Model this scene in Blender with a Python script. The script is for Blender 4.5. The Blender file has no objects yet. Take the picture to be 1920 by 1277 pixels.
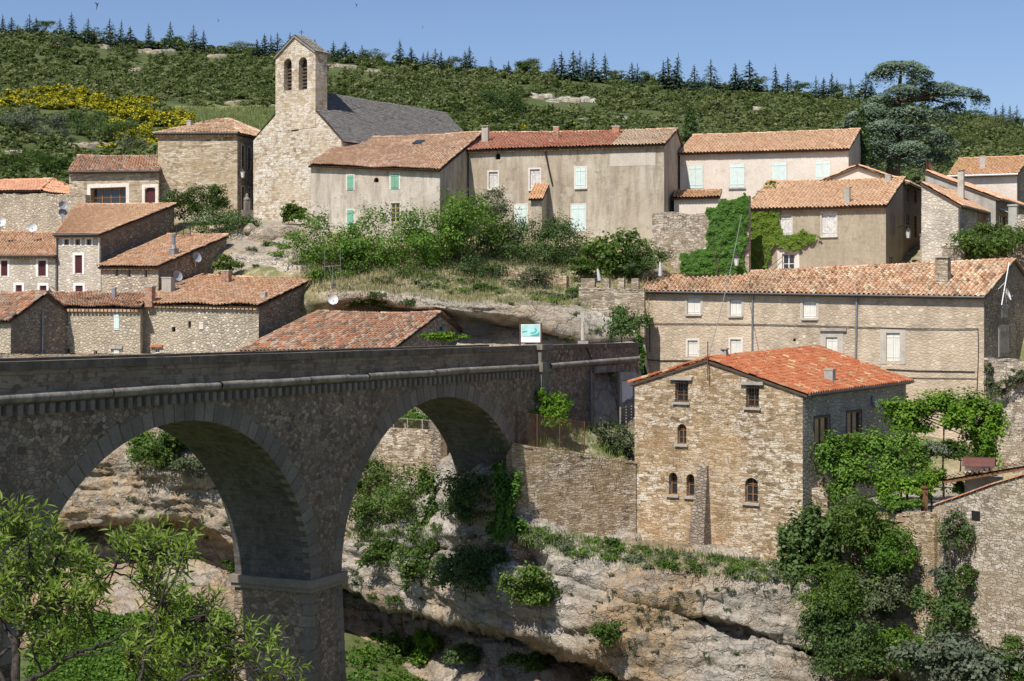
import bpy, math, random
import numpy as np
from mathutils import Vector
from mathutils.bvhtree import BVHTree
RNG = np.random.default_rng(11)
random.seed(5)
scene = bpy.context.scene
COL = scene.collection
S, CX, HY = 2900.0, 960.0, 605.0      # focal length, principal column and horizon row of the survey photograph
def P(px, py, Y): return np.array([(px-CX)/S*Y, Y, -(py-HY)/S*Y])
def zz(py, Y): return -(py-HY)/S*Y
def nrm(v):
    v = np.asarray(v, float); return v/max(1e-9, np.linalg.norm(v))

# ---------------------------------------------------------------- value noise
def _hash(i, j, k):
    h = (i*374761393 + j*668265263 + k*2147483647 + 1274126177) & 0xffffffff
    h = ((h ^ (h >> 13))*1274126177) & 0xffffffff
    return ((h ^ (h >> 16)) & 0xffffff)/16777215.0
def vnoise(p):
    p = np.asarray(p, float); f = np.floor(p).astype(np.int64); t = p-f; t = t*t*(3-2*t)
    i, j, k = f[..., 0], f[..., 1], f[..., 2]; x, y, z = t[..., 0], t[..., 1], t[..., 2]
    def L(a, b, w): return a+(b-a)*w
    return L(L(L(_hash(i,j,k),_hash(i+1,j,k),x),L(_hash(i,j+1,k),_hash(i+1,j+1,k),x),y),
             L(L(_hash(i,j,k+1),_hash(i+1,j,k+1),x),L(_hash(i,j+1,k+1),_hash(i+1,j+1,k+1),x),y),z)*2-1
def fbm(p, o=4, g=.5):
    p = np.asarray(p, float); a, s, r = 1.0, 0.0, 0.0
    for q in range(o):
        s = s+a*vnoise(p+q*17.3); r += a; p = p*2.03; a *= g
    return s/r

# ---------------------------------------------------------------- mesh builder
class MB:
    def __init__(s): s.V = []; s.F = []; s.n = 0
    def add(s, v, f, mi=0, tint=None):
        v = np.asarray(v, float).reshape(-1, 3); f = np.asarray(f, np.int64)
        if f.ndim == 1: f = f[None]
        if tint is None: tint = np.full(len(f), RNG.random())
        elif np.isscalar(tint): tint = np.full(len(f), tint)
        s.V.append(v); s.F.append((f+s.n, mi, np.asarray(tint, float))); s.n += len(v)
    def poly(s, pts, mi=0, tint=None): s.add(pts, np.arange(len(pts))[None], mi, tint)
    def box(s, o, u, v, w, mi=0, tint=None):
        o, u, v, w = [np.asarray(a, float) for a in (o, u, v, w)]
        p = [o, o+u, o+u+v, o+v, o+w, o+u+w, o+u+v+w, o+v+w]
        f = [[0,3,2,1],[4,5,6,7],[0,1,5,4],[1,2,6,5],[2,3,7,6],[3,0,4,7]]
        if np.dot(np.cross(u, v), w) < 0: f = [q[::-1] for q in f]
        s.add(p, f, mi, tint)
    def cbox(s, c, sx, sy, sz, rz=0, mi=0, tint=None):   # c = centre of the bottom
        ca, sa = math.cos(rz), math.sin(rz); c = np.asarray(c, float)
        u = np.array([ca, sa, 0])*sx; v = np.array([-sa, ca, 0])*sy
        s.box(c-u/2-v/2, u, v, [0, 0, sz], mi, tint)
    def tube(s, path, r, seg=6, mi=0, tint=None, cap=True):
        path = np.asarray(path, float); n = len(path)
        r = np.full(n, r) if np.isscalar(r) else np.asarray(r, float)
        T = np.gradient(path, axis=0); V = []
        up = np.array([0, 0, 1.0]) if abs(nrm(T[0])[2]) < .9 else np.array([1.0, 0, 0])
        for i in range(n):
            t = nrm(T[i]); a = nrm(np.cross(t, up)); b = np.cross(t, a)
            up = -b if np.dot(-b, up) > 0 else b
            for k in range(seg):
                an = 2*math.pi*k/seg; V.append(path[i]+r[i]*(math.cos(an)*a+math.sin(an)*b))
        F = [[i*seg+k, i*seg+(k+1) % seg, (i+1)*seg+(k+1) % seg, (i+1)*seg+k] for i in range(n-1) for k in range(seg)]
        s.add(V, F, mi, tint)
        if cap:
            s.poly(V[:seg], mi, tint); s.poly(V[-seg:][::-1], mi, tint)
    def lathe(s, c, prof, seg=16, axis=(0,0,1), mi=0, tint=None):
        ax = nrm(axis); a = nrm(np.cross(ax, [0.3, .9, .2])); b = np.cross(ax, a); V = []
        for r, h in prof:
            for k in range(seg):
                an = 2*math.pi*k/seg; V.append(np.asarray(c)+ax*h+r*(math.cos(an)*a+math.sin(an)*b))
        F = [[i*seg+k, i*seg+(k+1) % seg, (i+1)*seg+(k+1) % seg, (i+1)*seg+k] for i in range(len(prof)-1) for k in range(seg)]
        s.add(V, F, mi, tint)
    def grid(s, G, mi=0, tint=None):
        n, m = G.shape[:2]; ii, jj = np.meshgrid(np.arange(n-1), np.arange(m-1), indexing='ij')
        a = (ii*m+jj).ravel(); f = np.stack([a, a+1, a+m+1, a+m], 1)
        s.add(G.reshape(-1, 3), f, mi, tint)
    def build(s, name, mats, parent=None, smooth=False, loc=None):
        V = np.concatenate(s.V); org = np.zeros(3)
        if parent is not None:
            q = parent
            while q is not None: org = org+np.array(q.location); q = q.parent
        elif loc is None:
            lo, hi = V.min(0), V.max(0); loc = np.array([(lo[0]+hi[0])/2, (lo[1]+hi[1])/2, lo[2]])
        if loc is not None: org = np.asarray(loc, float)
        me = bpy.data.meshes.new(name); V = V-org
        tot = np.concatenate([np.full(len(f), f.shape[1]) for f, _, _ in s.F])
        lv = np.concatenate([f.ravel() for f, _, _ in s.F])
        me.vertices.add(len(V)); me.vertices.foreach_set('co', V.ravel())
        me.loops.add(len(lv)); me.loops.foreach_set('vertex_index', lv.astype(np.int32))
        me.polygons.add(len(tot)); st = np.concatenate([[0], np.cumsum(tot)[:-1]])
        me.polygons.foreach_set('loop_start', st.astype(np.int32))
        me.update(calc_edges=True)
        me.polygons.foreach_set('material_index', np.concatenate([np.full(len(f), mi) for f, mi, _ in s.F]).astype(np.int32))
        me.polygons.foreach_set('use_smooth', np.full(len(tot), bool(smooth)))
        at = me.attributes.new('tint', 'FLOAT', 'FACE'); at.data.foreach_set('value', np.concatenate([t for _, _, t in s.F]).astype(np.float32))
        for m in (mats if isinstance(mats, (list, tuple)) else [mats]): me.materials.append(m)
        o = bpy.data.objects.new(name, me); COL.objects.link(o)
        if parent is not None: o.parent = parent
        else: o.location = org
        return o

def tag(o, label=None, cat=None, group=None, kind=None):
    if label: o['label'] = label
    if cat: o['category'] = cat
    if group: o['group'] = group
    if kind: o['kind'] = kind
    return o
def thing(name, label, cat, loc, group=None):
    o = bpy.data.objects.new(name, None); COL.objects.link(o); o.location = [float(a) for a in loc]; o.empty_display_size = .3
    return tag(o, label, cat, group)
def kids(o): return [c for c in bpy.data.objects if c.parent == o]
def dup(o, loc, rz=0, sc=1.0, label=None, group=None, ch=None):
    c = o.copy(); COL.objects.link(c); c.location = [float(a) for a in loc]; c.rotation_euler = (0, 0, rz)
    c.scale = (sc, sc, sc) if np.isscalar(sc) else sc
    if label: c['label'] = label
    if group: c['group'] = group
    for k in (ch if ch is not None else kids(o)):
        d = k.copy(); COL.objects.link(d); d.parent = c
    return c

# ---------------------------------------------------------------- materials
class NT:
    def __init__(s, name):
        m = bpy.data.materials.new(name); m.use_nodes = True; s.m = m; s.t = m.node_tree; s.t.nodes.clear()
        s.out = s.n('ShaderNodeOutputMaterial')
    def n(s, typ, ins=None, **kw):
        nd = s.t.nodes.new(typ)
        for k, v in kw.items(): setattr(nd, k, v)
        for k, v in (ins or {}).items():
            if isinstance(v, bpy.types.NodeSocket): s.t.links.new(v, nd.inputs[k])
            else:
                if isinstance(v, tuple) and len(v) == 3 and nd.inputs[k].type == 'RGBA': v = (*v, 1)
                nd.inputs[k].default_value = v
        return nd
    def obj(s): return s.n('ShaderNodeTexCoord').outputs['Object']
    def noise(s, vec, scale, detail=3, rough=.55, dist=0):
        return s.n('ShaderNodeTexNoise', {'Vector': vec, 'Scale': scale, 'Detail': detail, 'Roughness': rough, 'Distortion': dist})
    def ramp(s, fac, stops, interp='LINEAR'):
        r = s.n('ShaderNodeValToRGB', {'Fac': fac}); cr = r.color_ramp; cr.interpolation = interp
        while len(cr.elements) > 1: cr.elements.remove(cr.elements[-1])
        for i, (p, c) in enumerate(stops):
            e = cr.elements[0] if i == 0 else cr.elements.new(p)
            e.position = p; e.color = (c, c, c, 1) if np.isscalar(c) else (*c, 1)
        return r.outputs['Color']
    def mix(s, f, a, b, mode='MIX'):
        return s.n('ShaderNodeMix', {0: f, 6: a if not isinstance(a, tuple) else (*a, 1), 7: b if not isinstance(b, tuple) else (*b, 1)}, data_type='RGBA', blend_type=mode).outputs[2]
    def math(s, op, a, b=0.0):
        return s.n('ShaderNodeMath', {0: a, 1: b}, operation=op).outputs[0]
    def scale(s, vec, sc):
        return s.n('ShaderNodeMapping', {'Vector': vec, 'Scale': sc}).outputs[0]
    def attr(s, a='tint'): return s.n('ShaderNodeAttribute', attribute_name=a).outputs['Fac']
    def bsdf(s, col, rough=.85, normal=None, spec=.25, metal=0.0, **kw):
        ins = {'Base Color': col, 'Roughness': rough, 'Specular IOR Level': spec, 'Metallic': metal}
        if normal is not None: ins['Normal'] = normal
        ins.update(kw)
        b = s.n('ShaderNodeBsdfPrincipled', ins); s.t.links.new(b.outputs[0], s.out.inputs[0]); return b
    def bump(s, h, st=.5, dist=.05): return s.n('ShaderNodeBump', {'Height': h, 'Strength': st, 'Distance': dist}).outputs[0]

def ev(c, n):  # evenly spaced ramp stops
    return [(i/(n-1) if n > 1 else 0, c[i]) for i in range(n)]
def m_plain(name, col, rough=.6, metal=0.0, var=.15, sc=3.0):
    t = NT(name); o = t.obj(); nz = t.noise(o, sc, 4).outputs[0]
    d = tuple(c*(1-var*1.6) for c in col); l = tuple(min(1, c*(1+var)) for c in col)
    t.bsdf(t.ramp(nz, [(.3, d), (.7, l)]), rough, spec=.3, metal=metal); return t.m
def m_stone(name, cols, mortar, sc=3.2, flat=2.0, mw=.07, tone=None, tsc=.35, bump=.6, warp=.10, rough=.9, dark=.35, hil=None):
    t = NT(name); o = t.obj()
    w = t.noise(o, 1.7, 3); v = t.n('ShaderNodeVectorMath', {0: w.outputs['Color'], 1: (.5,.5,.5)}, operation='SUBTRACT').outputs[0]
    v = t.n('ShaderNodeVectorMath', {0: v, 'Scale': warp*2.4}, operation='SCALE').outputs[0]
    v = t.n('ShaderNodeVectorMath', {0: o, 1: v}, operation='ADD').outputs[0]
    vec = t.scale(v, (sc, sc, sc*flat))
    # a second, larger stone size blended in patches
    vo = t.n('ShaderNodeTexVoronoi', {'Vector': vec, 'Scale': 1.0, 'Randomness': .95})
    ve = t.n('ShaderNodeTexVoronoi', {'Vector': vec, 'Scale': 1.0, 'Randomness': .95}, feature='DISTANCE_TO_EDGE')
    sep = t.n('ShaderNodeSeparateColor', {0: vo.outputs['Color']})
    c = t.ramp(sep.outputs[0], ev(cols, len(cols)))
    val = t.ramp(sep.outputs[1], [(0, .55), (.5, .95), (1, 1.3)])
    c = t.mix(1.0, c, val, 'MULTIPLY')
    fine = t.noise(o, 14, 4, .65).outputs[0]
    c = t.mix(.35, c, t.ramp(fine, [(.3, .3), (.7, .95)]), 'OVERLAY')
    edge = t.ramp(ve.outputs['Distance'], [(0, 1), (mw, .85), (mw*2.2, 0)])
    big = t.noise(o, tsc, 5, .6).outputs[0]
    mo = t.mix(t.ramp(t.noise(o, 1.3, 4).outputs[0], [(.35, 0), (.65, 1)]), mortar, tuple(x*(1-dark) for x in mortar))
    c = t.mix(edge, c, mo)
    if tone is not None: c = t.mix(t.math('MULTIPLY', t.ramp(big, [(.42, 0), (.68, 1)]), .75), c, tone)
    c = t.mix(.4, c, t.ramp(t.noise(t.scale(o, (1, 1, .35)), .9, 5, .6).outputs[0], [(.3, .32), (.7, .68)]), 'OVERLAY')
    h = t.math('ADD', t.ramp(ve.outputs['Distance'], [(0, 0), (.16, .8), (.5, 1)]), t.math('MULTIPLY', fine, .5))
    h = t.math('ADD', h, t.math('MULTIPLY', sep.outputs[2], .8))
    t.bsdf(c, rough, t.bump(h, bump, .06), spec=.15); return t.m
def m_course(name, cols, mortar, ang, bw=.42, bh=.17, warp=.12, mw=.012, tone=None, bump=.7, tsc=.25, dark=.3):
    # coursed stone: two sizes of flat stones in wandering rows; ang = turn of the wall in degrees
    t = NT(name); o = t.obj(); a = math.radians(-ang); sx = t.n('ShaderNodeSeparateXYZ', {0: o})
    u = t.math('ADD', t.math('MULTIPLY', sx.outputs[0], math.cos(a)-math.sin(a)), t.math('MULTIPLY', sx.outputs[1], math.sin(a)+math.cos(a)))
    w1 = t.noise(o, 1.1, 3); w2 = t.noise(o, 5.5, 2); s1 = t.n('ShaderNodeSeparateColor', {0: w1.outputs['Color']}); s2 = t.n('ShaderNodeSeparateColor', {0: w2.outputs['Color']})
    u = t.math('ADD', u, t.math('MULTIPLY', t.math('SUBTRACT', s2.outputs[0], .5), warp*1.6))
    v = t.math('ADD', sx.outputs[2], t.math('ADD', t.math('MULTIPLY', t.math('SUBTRACT', s1.outputs[1], .5), warp*3.0), t.math('MULTIPLY', t.math('SUBTRACT', s2.outputs[1], .5), warp*.75)))
    vec = t.n('ShaderNodeCombineXYZ', {0: u, 1: v, 2: 0.0}).outputs[0]
    def br(w, h, off): return t.n('ShaderNodeTexBrick', {'Vector': vec, 'Color1': (0,0,0,1), 'Color2': (1,1,1,1), 'Mortar': (.5,.5,.5,1), 'Scale': 1.0, 'Mortar Size': mw, 'Mortar Smooth': .6, 'Bias': 0.0, 'Brick Width': w, 'Row Height': h}, offset=off, offset_frequency=2, squash=.7, squash_frequency=3)
    A, B = br(bw, bh, .5), br(bw*.62, bh*.68, .37); sel = t.ramp(t.noise(o, 1.6, 3).outputs[0], [(.47, 0), (.53, 1)])
    g = t.mix(sel, A.outputs['Color'], B.outputs['Color']); m = t.n('ShaderNodeMix', {0: sel, 2: A.outputs['Fac'], 3: B.outputs['Fac']}, data_type='FLOAT').outputs[0]
    c = t.ramp(g, ev(cols, len(cols))); fine = t.noise(o, 11, 5, .7).outputs[0]; big = t.noise(o, tsc, 5, .6).outputs[0]
    spk = t.n('ShaderNodeTexVoronoi', {'Vector': t.scale(o, (2.6, 2.6, 5.5)), 'Scale': 1.0}); sr = t.n('ShaderNodeSeparateColor', {0: spk.outputs['Color']}).outputs[0]
    c = t.mix(t.ramp(sr, [(.80, 0), (.86, .65)]), c, tuple(min(.85, x*1.12) for x in cols[-1])); c = t.mix(t.ramp(sr, [(.06, .6), (.12, 0)]), c, tuple(x*.7 for x in cols[0]))
    c = t.mix(.5, c, t.ramp(fine, [(.3, .28), (.7, .72)]), 'OVERLAY'); c = t.mix(m, c, mortar)
    if tone is not None: c = t.mix(t.math('MULTIPLY', t.ramp(big, [(.42, 0), (.68, 1)]), .7), c, tone)
    c = t.mix(.45, c, t.ramp(t.noise(t.scale(o, (1, 1, .35)), .8, 5, .6).outputs[0], [(.3, .3), (.7, .68)]), 'OVERLAY')
    h = t.math('ADD', t.math('MULTIPLY', t.math('SUBTRACT', 1.0, m), .8), t.math('ADD', t.math('MULTIPLY', fine, .8), t.math('MULTIPLY', t.n('ShaderNodeSeparateColor', {0: g}).outputs[0], .6)))
    t.bsdf(c, .92, t.bump(h, bump, .06), spec=.12); return t.m
def m_plaster(name, base, dark, light, sc=.5, streak=.6, bump=.25, fsc=9):
    t = NT(name); o = t.obj()
    a = t.noise(o, sc, 6, .62).outputs[0]
    b = t.noise(t.scale(o, (1.3, 1.3, .18)), 1.4, 5, .65).outputs[0]
    f = t.noise(o, fsc, 5, .7).outputs[0]
    c = t.mix(t.ramp(a, [(.36, 0), (.64, 1)]), base, light)
    c = t.mix(t.math('MULTIPLY', t.ramp(b, [(.45, 0), (.72, 1)]), streak), c, dark)
    c = t.mix(.45, c, t.ramp(f, [(.3, .34), (.7, .66)]), 'OVERLAY')
    pt = t.noise(o, 1.1, 6, .75).outputs[0]
    c = t.mix(t.math('MULTIPLY', t.ramp(pt, [(.57, 0), (.62, 1)]), .5), c, dark); c = t.mix(t.math('MULTIPLY', t.ramp(t.noise(o, .7, 6, .7, .5).outputs[0], [(.60, 0), (.63, 1)]), .55), c, light)
    t.bsdf(c, .92, t.bump(t.math('ADD', f, t.math('MULTIPLY', pt, .8)), bump, .04), spec=.12); return t.m
def m_tile(name, cols, stain, lich=None, lam=.25, psc=.35):
    t = NT(name); o = t.obj(); a = t.attr()
    c = t.ramp(a, ev(cols, len(cols)))
    p = t.noise(o, psc, 5, .6).outputs[0]
    c = t.mix(t.math('MULTIPLY', t.ramp(p, [(.45, 0), (.7, 1)]), .6), c, stain)
    f = t.noise(o, 7, 4, .7).outputs[0]
    c = t.mix(.5, c, t.ramp(f, [(.3, .3), (.7, .68)]), 'OVERLAY')
    if lich is not None:
        l = t.noise(o, 2.4, 5, .7).outputs[0]
        c = t.mix(t.math('MULTIPLY', t.ramp(l, [(.56-lam*.25, 0), (.66-lam*.2, 1)]), .7), c, lich)
    t.bsdf(c, .88, t.bump(f, .35, .02), spec=.15); return t.m
def m_leaf(name, cols, trans=.35, rough=.55):
    t = NT(name); a = t.attr(); c = t.ramp(a, ev(cols, len(cols)))
    b = t.n('ShaderNodeBsdfPrincipled', {'Base Color': c, 'Roughness': rough, 'Specular IOR Level': .25})
    tr = t.n('ShaderNodeBsdfTranslucent', {'Color': t.mix(.5, c, t.ramp(a, [(0, (.07,.15,.01)), (1, (.22,.34,.03))]))})
    mx = t.n('ShaderNodeMixShader', {0: trans, 1: b.outputs[0], 2: tr.outputs[0]})
    t.t.links.new(mx.outputs[0], t.out.inputs[0]); return t.m
def m_rock(name, pale, ochre, grey, dark):
    t = NT(name); o = t.obj()
    a = t.noise(o, .13, 6, .6).outputs[0]; b = t.noise(o, .5, 6, .7, .4).outputs[0]
    st = t.noise(t.scale(o, (1.0, 1.0, .12)), .8, 6, .7).outputs[0]
    ly = t.noise(t.scale(o, (.10, .10, 1.6)), 1.2, 5, .65, .3).outputs[0]
    f = t.noise(o, 3.0, 8, .72).outputs[0]
    gx = t.n('ShaderNodeSeparateXYZ', {0: t.n('ShaderNodeNewGeometry').outputs['Position']}).outputs[0]      # the bed left of the bridge is stained with more ochre
    c = t.mix(t.math('MINIMUM', t.math('ADD', t.ramp(a, [(.42, 0), (.58, 1)]), t.ramp(t.math('DIVIDE', t.math('ADD', gx, 40.0), 40.0), [(.5, .5), (.85, 0)])), 1.0), pale, ochre)
    c = t.mix(t.math('MULTIPLY', t.ramp(b, [(.46, 0), (.62, 1)]), .75), c, grey)
    c = t.mix(t.math('MULTIPLY', t.ramp(st, [(.54, 0), (.70, 1)]), .65), c, dark)
    c = t.mix(t.math('MULTIPLY', t.ramp(ly, [(.56, 0), (.68, 1)]), .35), c, dark)
    c = t.mix(.5, c, t.ramp(f, [(.30, .28), (.70, .74)]), 'OVERLAY')
    wv = t.n('ShaderNodeVectorMath', {0: o, 1: t.n('ShaderNodeVectorMath', {0: t.noise(o, .9, 4, .7).outputs['Color'], 'Scale': 1.6}, operation='SCALE').outputs[0]}, operation='ADD').outputs[0]
    vo = t.n('ShaderNodeTexVoronoi', {'Vector': t.scale(wv, (.32, .32, 1.0)), 'Scale': 1.0}, feature='DISTANCE_TO_EDGE').outputs['Distance']
    v2 = t.n('ShaderNodeTexVoronoi', {'Vector': t.scale(wv, (1.1, 1.1, 2.6)), 'Scale': 1.0}, feature='DISTANCE_TO_EDGE').outputs['Distance']
    ck = t.ramp(vo, [(0, 1), (.02, .8), (.05, 0)]); c2 = t.ramp(v2, [(0, .8), (.03, .5), (.07, 0)]); msk = t.ramp(b, [(.42, 0), (.55, 1)])
    c = t.mix(t.math('MULTIPLY', t.math('MAXIMUM', ck, t.math('MULTIPLY', c2, msk)), .42), c, dark)
    h = t.math('ADD', t.math('MULTIPLY', f, 1.3), t.math('MULTIPLY', ly, .6)); h = t.math('SUBTRACT', h, t.math('ADD', t.math('MULTIPLY', ck, .6), t.math('MULTIPLY', c2, .3)))
    h = t.math('ADD', h, t.math('MULTIPLY', t.noise(o, 9, 5, .75).outputs[0], .35))
    t.bsdf(c, .92, t.bump(h, .85, .22), spec=.1); return t.m
def m_ground(name, c1, c2, c3, sc=.35):
    t = NT(name); o = t.obj()
    a = t.noise(o, sc, 6, .65).outputs[0]; f = t.noise(o, 5, 6, .7).outputs[0]
    c = t.mix(t.ramp(a, [(.40, 0), (.58, 1)]), c1, c2)
    c = t.mix(t.ramp(t.noise(o, sc*3.1, 5, .7).outputs[0], [(.5, 0), (.66, 1)]), c, c3)
    c = t.mix(.6, c, t.ramp(f, [(.3, .25), (.7, .72)]), 'OVERLAY')
    t.bsdf(c, .95, t.bump(f, .7, .15), spec=.1); return t.m
M = {}
M['bridge'] = m_stone('bridge_stone', [(0.171,0.127,0.093),(0.248,0.192,0.141),(0.341,0.264,0.191),(0.234,0.161,0.103),(0.306,0.248,0.191)], (0.192,0.146,0.105), 4.2, 1.3, .03, (0.154,0.118,0.088), .25, .6)
M['bridge_cut'] = m_stone('bridge_cut_stone', [(0.149,0.127,0.103),(0.196,0.165,0.134),(0.172,0.143,0.113)], (0.138,0.116,0.093), 1.5, 1.7, .03, (0.138,0.116,0.095), .5, .4, .03)
M['coping'] = m_plaster('weathered_coping', (0.221,0.193,0.156), (0.090,0.078,0.066), (0.303,0.271,0.226), 1.6, .9, .9, 5)
M['coping_dark'] = m_plaster('black_stained_coping', (0.127,0.100,0.077), (0.055,0.044,0.034), (0.220,0.180,0.135), 1.1, .7, .4)
M['red_house'] = m_course('ochre_rubble', [(.20,.135,.08),(.37,.27,.165),(.47,.36,.235),(.53,.42,.29),(.60,.51,.39),(.70,.63,.53)], (.33,.245,.155), -35, .42, .155, .15, .012, (.44,.285,.145), 1.0, .3)
M['row'] = m_stone('row_rubble', [(.44,.35,.25),(.54,.44,.32),(.60,.50,.38),(.36,.31,.25),(.66,.58,.47)], (.55,.44,.32), 3.0, 1.8, .2, (.58,.46,.33), .16, .4)
M['grey_rubble'] = m_stone('grey_rubble', [(.40,.33,.25),(.50,.43,.34),(.62,.55,.45),(.30,.25,.19),(.74,.70,.62)], (.43,.36,.27), 3.7, 1.6, .12, (.48,.40,.29), .25, .7)
M['pale_rubble'] = m_stone('pale_rubble', [(.50,.44,.36),(.58,.52,.43),(.66,.60,.52),(.42,.36,.28),(.74,.70,.63)], (.55,.48,.39), 3.6, 1.7, .12, (.56,.49,.39), .3, .5)
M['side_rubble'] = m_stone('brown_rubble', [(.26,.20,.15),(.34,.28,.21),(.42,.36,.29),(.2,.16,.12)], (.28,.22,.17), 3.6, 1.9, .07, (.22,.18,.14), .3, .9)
M['church'] = m_course('church_ashlar', [(.34,.25,.155),(.47,.37,.26),(.56,.48,.375),(.62,.56,.47),(.66,.61,.53)], (.34,.27,.19), -38, .52, .24, .05, .016, (.50,.41,.29), .6, .3)
M['square'] = m_course('tan_rubble', [(.24,.175,.11),(.38,.30,.20),(.47,.385,.28),(.54,.455,.34),(.62,.54,.43)], (.40,.31,.21), -20, .44, .17, .13, .013, (.44,.33,.20), .8, .3)
M['dry'] = m_course('dry_stone', [(.22,.16,.10),(.38,.29,.19),(.48,.38,.27),(.55,.46,.34),(.66,.58,.47)], (.19,.14,.09), -25, .40, .14, .15, .014, (.45,.30,.155), 1.0, .25)
M['dry_grey'] = m_course('dry_stone_grey', [(.22,.175,.125),(.38,.315,.235),(.48,.41,.32),(.55,.47,.37),(.68,.61,.52)], (.22,.175,.125), -28, .44, .17, .18, .016, (.43,.33,.215), 1.0, .25)
M['beige'] = m_plaster('beige_plaster', (.46,.39,.31), (.27,.22,.17), (.58,.52,.44), .35, .9, .4)
M['long'] = m_plaster('grey_brown_plaster', (.42,.345,.255), (.235,.19,.14), (.52,.455,.36), .4, .9, .5)
M['patch'] = m_plaster('pale_new_plaster', (.52,.46,.38), (.42,.36,.29), (.58,.52,.44), .6, .5)
M['pale'] = m_plaster('pink_white_plaster', (.65,.565,.475), (.52,.44,.36), (.72,.64,.555), .5, .35, .6, 6)
M['ivyh'] = m_plaster('brown_plaster', (.36,.30,.215), (.25,.2,.145), (.42,.36,.26), .4, .55, .5, 5)
M['cement'] = m_plaster('cement', (.36,.33,.29), (.22,.2,.18), (.46,.43,.38), .9, .6)
M['trim'] = m_plaster('pale_trim', (.66,.60,.52), (.5,.44,.37), (.74,.69,.62), 1.5, .4, .1)
M['trim_grey'] = m_plaster('grey_trim', (.46,.41,.34), (.34,.3,.24), (.54,.49,.42), 1.5, .4, .1)
M['white_trim'] = m_plaster('white_trim', (.80,.77,.72), (.65,.62,.57), (.84,.82,.78), 1.5, .3, .05)
M['t_pink'] = m_tile('pink_mixed_tiles', [(0.173,0.113,0.077),(0.410,0.224,0.127),(0.561,0.347,0.215),(0.647,0.471,0.318),(0.496,0.269,0.144),(0.689,0.583,0.419),(0.593,0.247,0.113)], (0.258,0.169,0.107), (0.323,0.258,0.154), .1)
M['t_red'] = m_tile('orange_red_tiles', [(0.534,0.495,0.285),(0.294,0.083,0.038),(0.368,0.116,0.052),(0.405,0.143,0.067),(0.331,0.099,0.043),(0.442,0.198,0.095)], (0.276,0.110,0.052), (0.460,0.440,0.257), -.08, .3)
M['t_salmon'] = m_tile('salmon_tiles', [(0.575,0.260,0.147),(0.690,0.355,0.214),(0.711,0.438,0.281),(0.627,0.295,0.170)], (0.575,0.319,0.192))
M['t_old'] = m_tile('weathered_tiles', [(0.341,0.187,0.113),(0.501,0.283,0.173),(0.593,0.392,0.255),(0.433,0.195,0.102),(0.639,0.479,0.344),(0.548,0.218,0.102)], (0.376,0.261,0.173), (0.478,0.327,0.122), .15)
M['t_tan'] = m_tile('tan_tiles', [(0.478,0.272,0.157),(0.593,0.371,0.228),(0.684,0.467,0.307),(0.525,0.294,0.168),(0.689,0.544,0.374)], (0.501,0.338,0.207), (0.433,0.294,0.138), .1)
M['t_lich'] = m_tile('lichen_tiles', [(0.414,0.232,0.143),(0.540,0.353,0.244),(0.612,0.456,0.344),(0.486,0.275,0.168),(0.360,0.267,0.193),(0.576,0.344,0.227)], (0.450,0.284,0.160), (0.414,0.258,0.084), .12)
M['t_long'] = m_tile('raw_red_tiles', [(0.460,0.170,0.098),(0.524,0.240,0.157),(0.405,0.140,0.083),(0.570,0.420,0.284),(0.626,0.500,0.353)], (0.423,0.250,0.157), (0.460,0.380,0.235), .05)
M['t_dark'] = m_tile('dark_mottled_tiles', [(0.120,0.095,0.080),(0.274,0.169,0.113),(0.411,0.248,0.158),(0.475,0.180,0.080),(0.512,0.405,0.294),(0.201,0.147,0.113)], (0.219,0.147,0.101), None, 0, .6)
M['t_ochre'] = m_tile('ochre_lichen_tiles', [(0.403,0.230,0.156),(0.575,0.311,0.188),(0.633,0.391,0.312),(0.529,0.230,0.125)], (0.483,0.299,0.156), (0.483,0.322,0.077), .4)
M['slate'] = m_tile('slate', [(0.106,0.100,0.094),(0.150,0.144,0.131),(0.188,0.175,0.163),(0.125,0.119,0.112)], (0.163,0.150,0.131), (0.237,0.225,0.194), .1)
M['lauze'] = m_tile('stone_slabs', [(.22,.20,.17),(.28,.26,.22),(.18,.165,.14)], (.2,.19,.16))
M['plank'] = m_plain('dark_planks', (.10,.07,.05), .8)
M['wood'] = m_plain('brown_wood', (.22,.11,.055), .6)
M['wood_grey'] = m_plain('grey_wood', (.28,.25,.21), .8)
M['orange_wood'] = m_plain('varnished_wood', (.36,.13,.03), .45)
M['yellow_wood'] = m_plain('yellow_painted_wood', (.62,.47,.16), .6)
M['green'] = m_plain('green_paint', (.20,.43,.30), .55, var=.08)
M['mint'] = m_plain('mint_paint', (.64,.74,.695), .6, var=.05)
M['white'] = m_plain('white_paint', (.76,.75,.73), .6, var=.06)
M['offwhite'] = m_plain('flaking_white_paint', (.66,.63,.59), .75, var=.22, sc=7)
M['cream'] = m_plain('cream_paint', (.72,.70,.62), .6, var=.05)
M['maroon'] = m_plain('maroon_paint', (.085,.022,.026), .5)
M['blue'] = m_plain('blue_paint', (.09,.25,.42), .5)
M['iron'] = m_plain('dark_iron', (.05,.045,.042), .6, .3)
M['rust'] = m_plain('rusty_iron', (.16,.07,.04), .85, .1)
M['zinc'] = m_plain('zinc', (.30,.30,.32), .45, .5)
M['darkzinc'] = m_plain('dark_zinc', (.10,.10,.105), .5, .3)
M['dish'] = m_plain('dish_white', (.68,.68,.67), .5, var=.06)
M['dish_grey'] = m_plain('dish_grey', (.30,.31,.34), .5, var=.08)
M['cable'] = m_plain('black_cable', (.03,.027,.025), .7)
M['cable_pale'] = m_plain('pale_cable', (.25,.235,.215), .7)
M['brick'] = m_stone('brick', [(.36,.15,.09),(.44,.20,.12),(.30,.12,.07)], (.4,.34,.27), 4.5, 2.5, .06, None, .5, .4)
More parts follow.
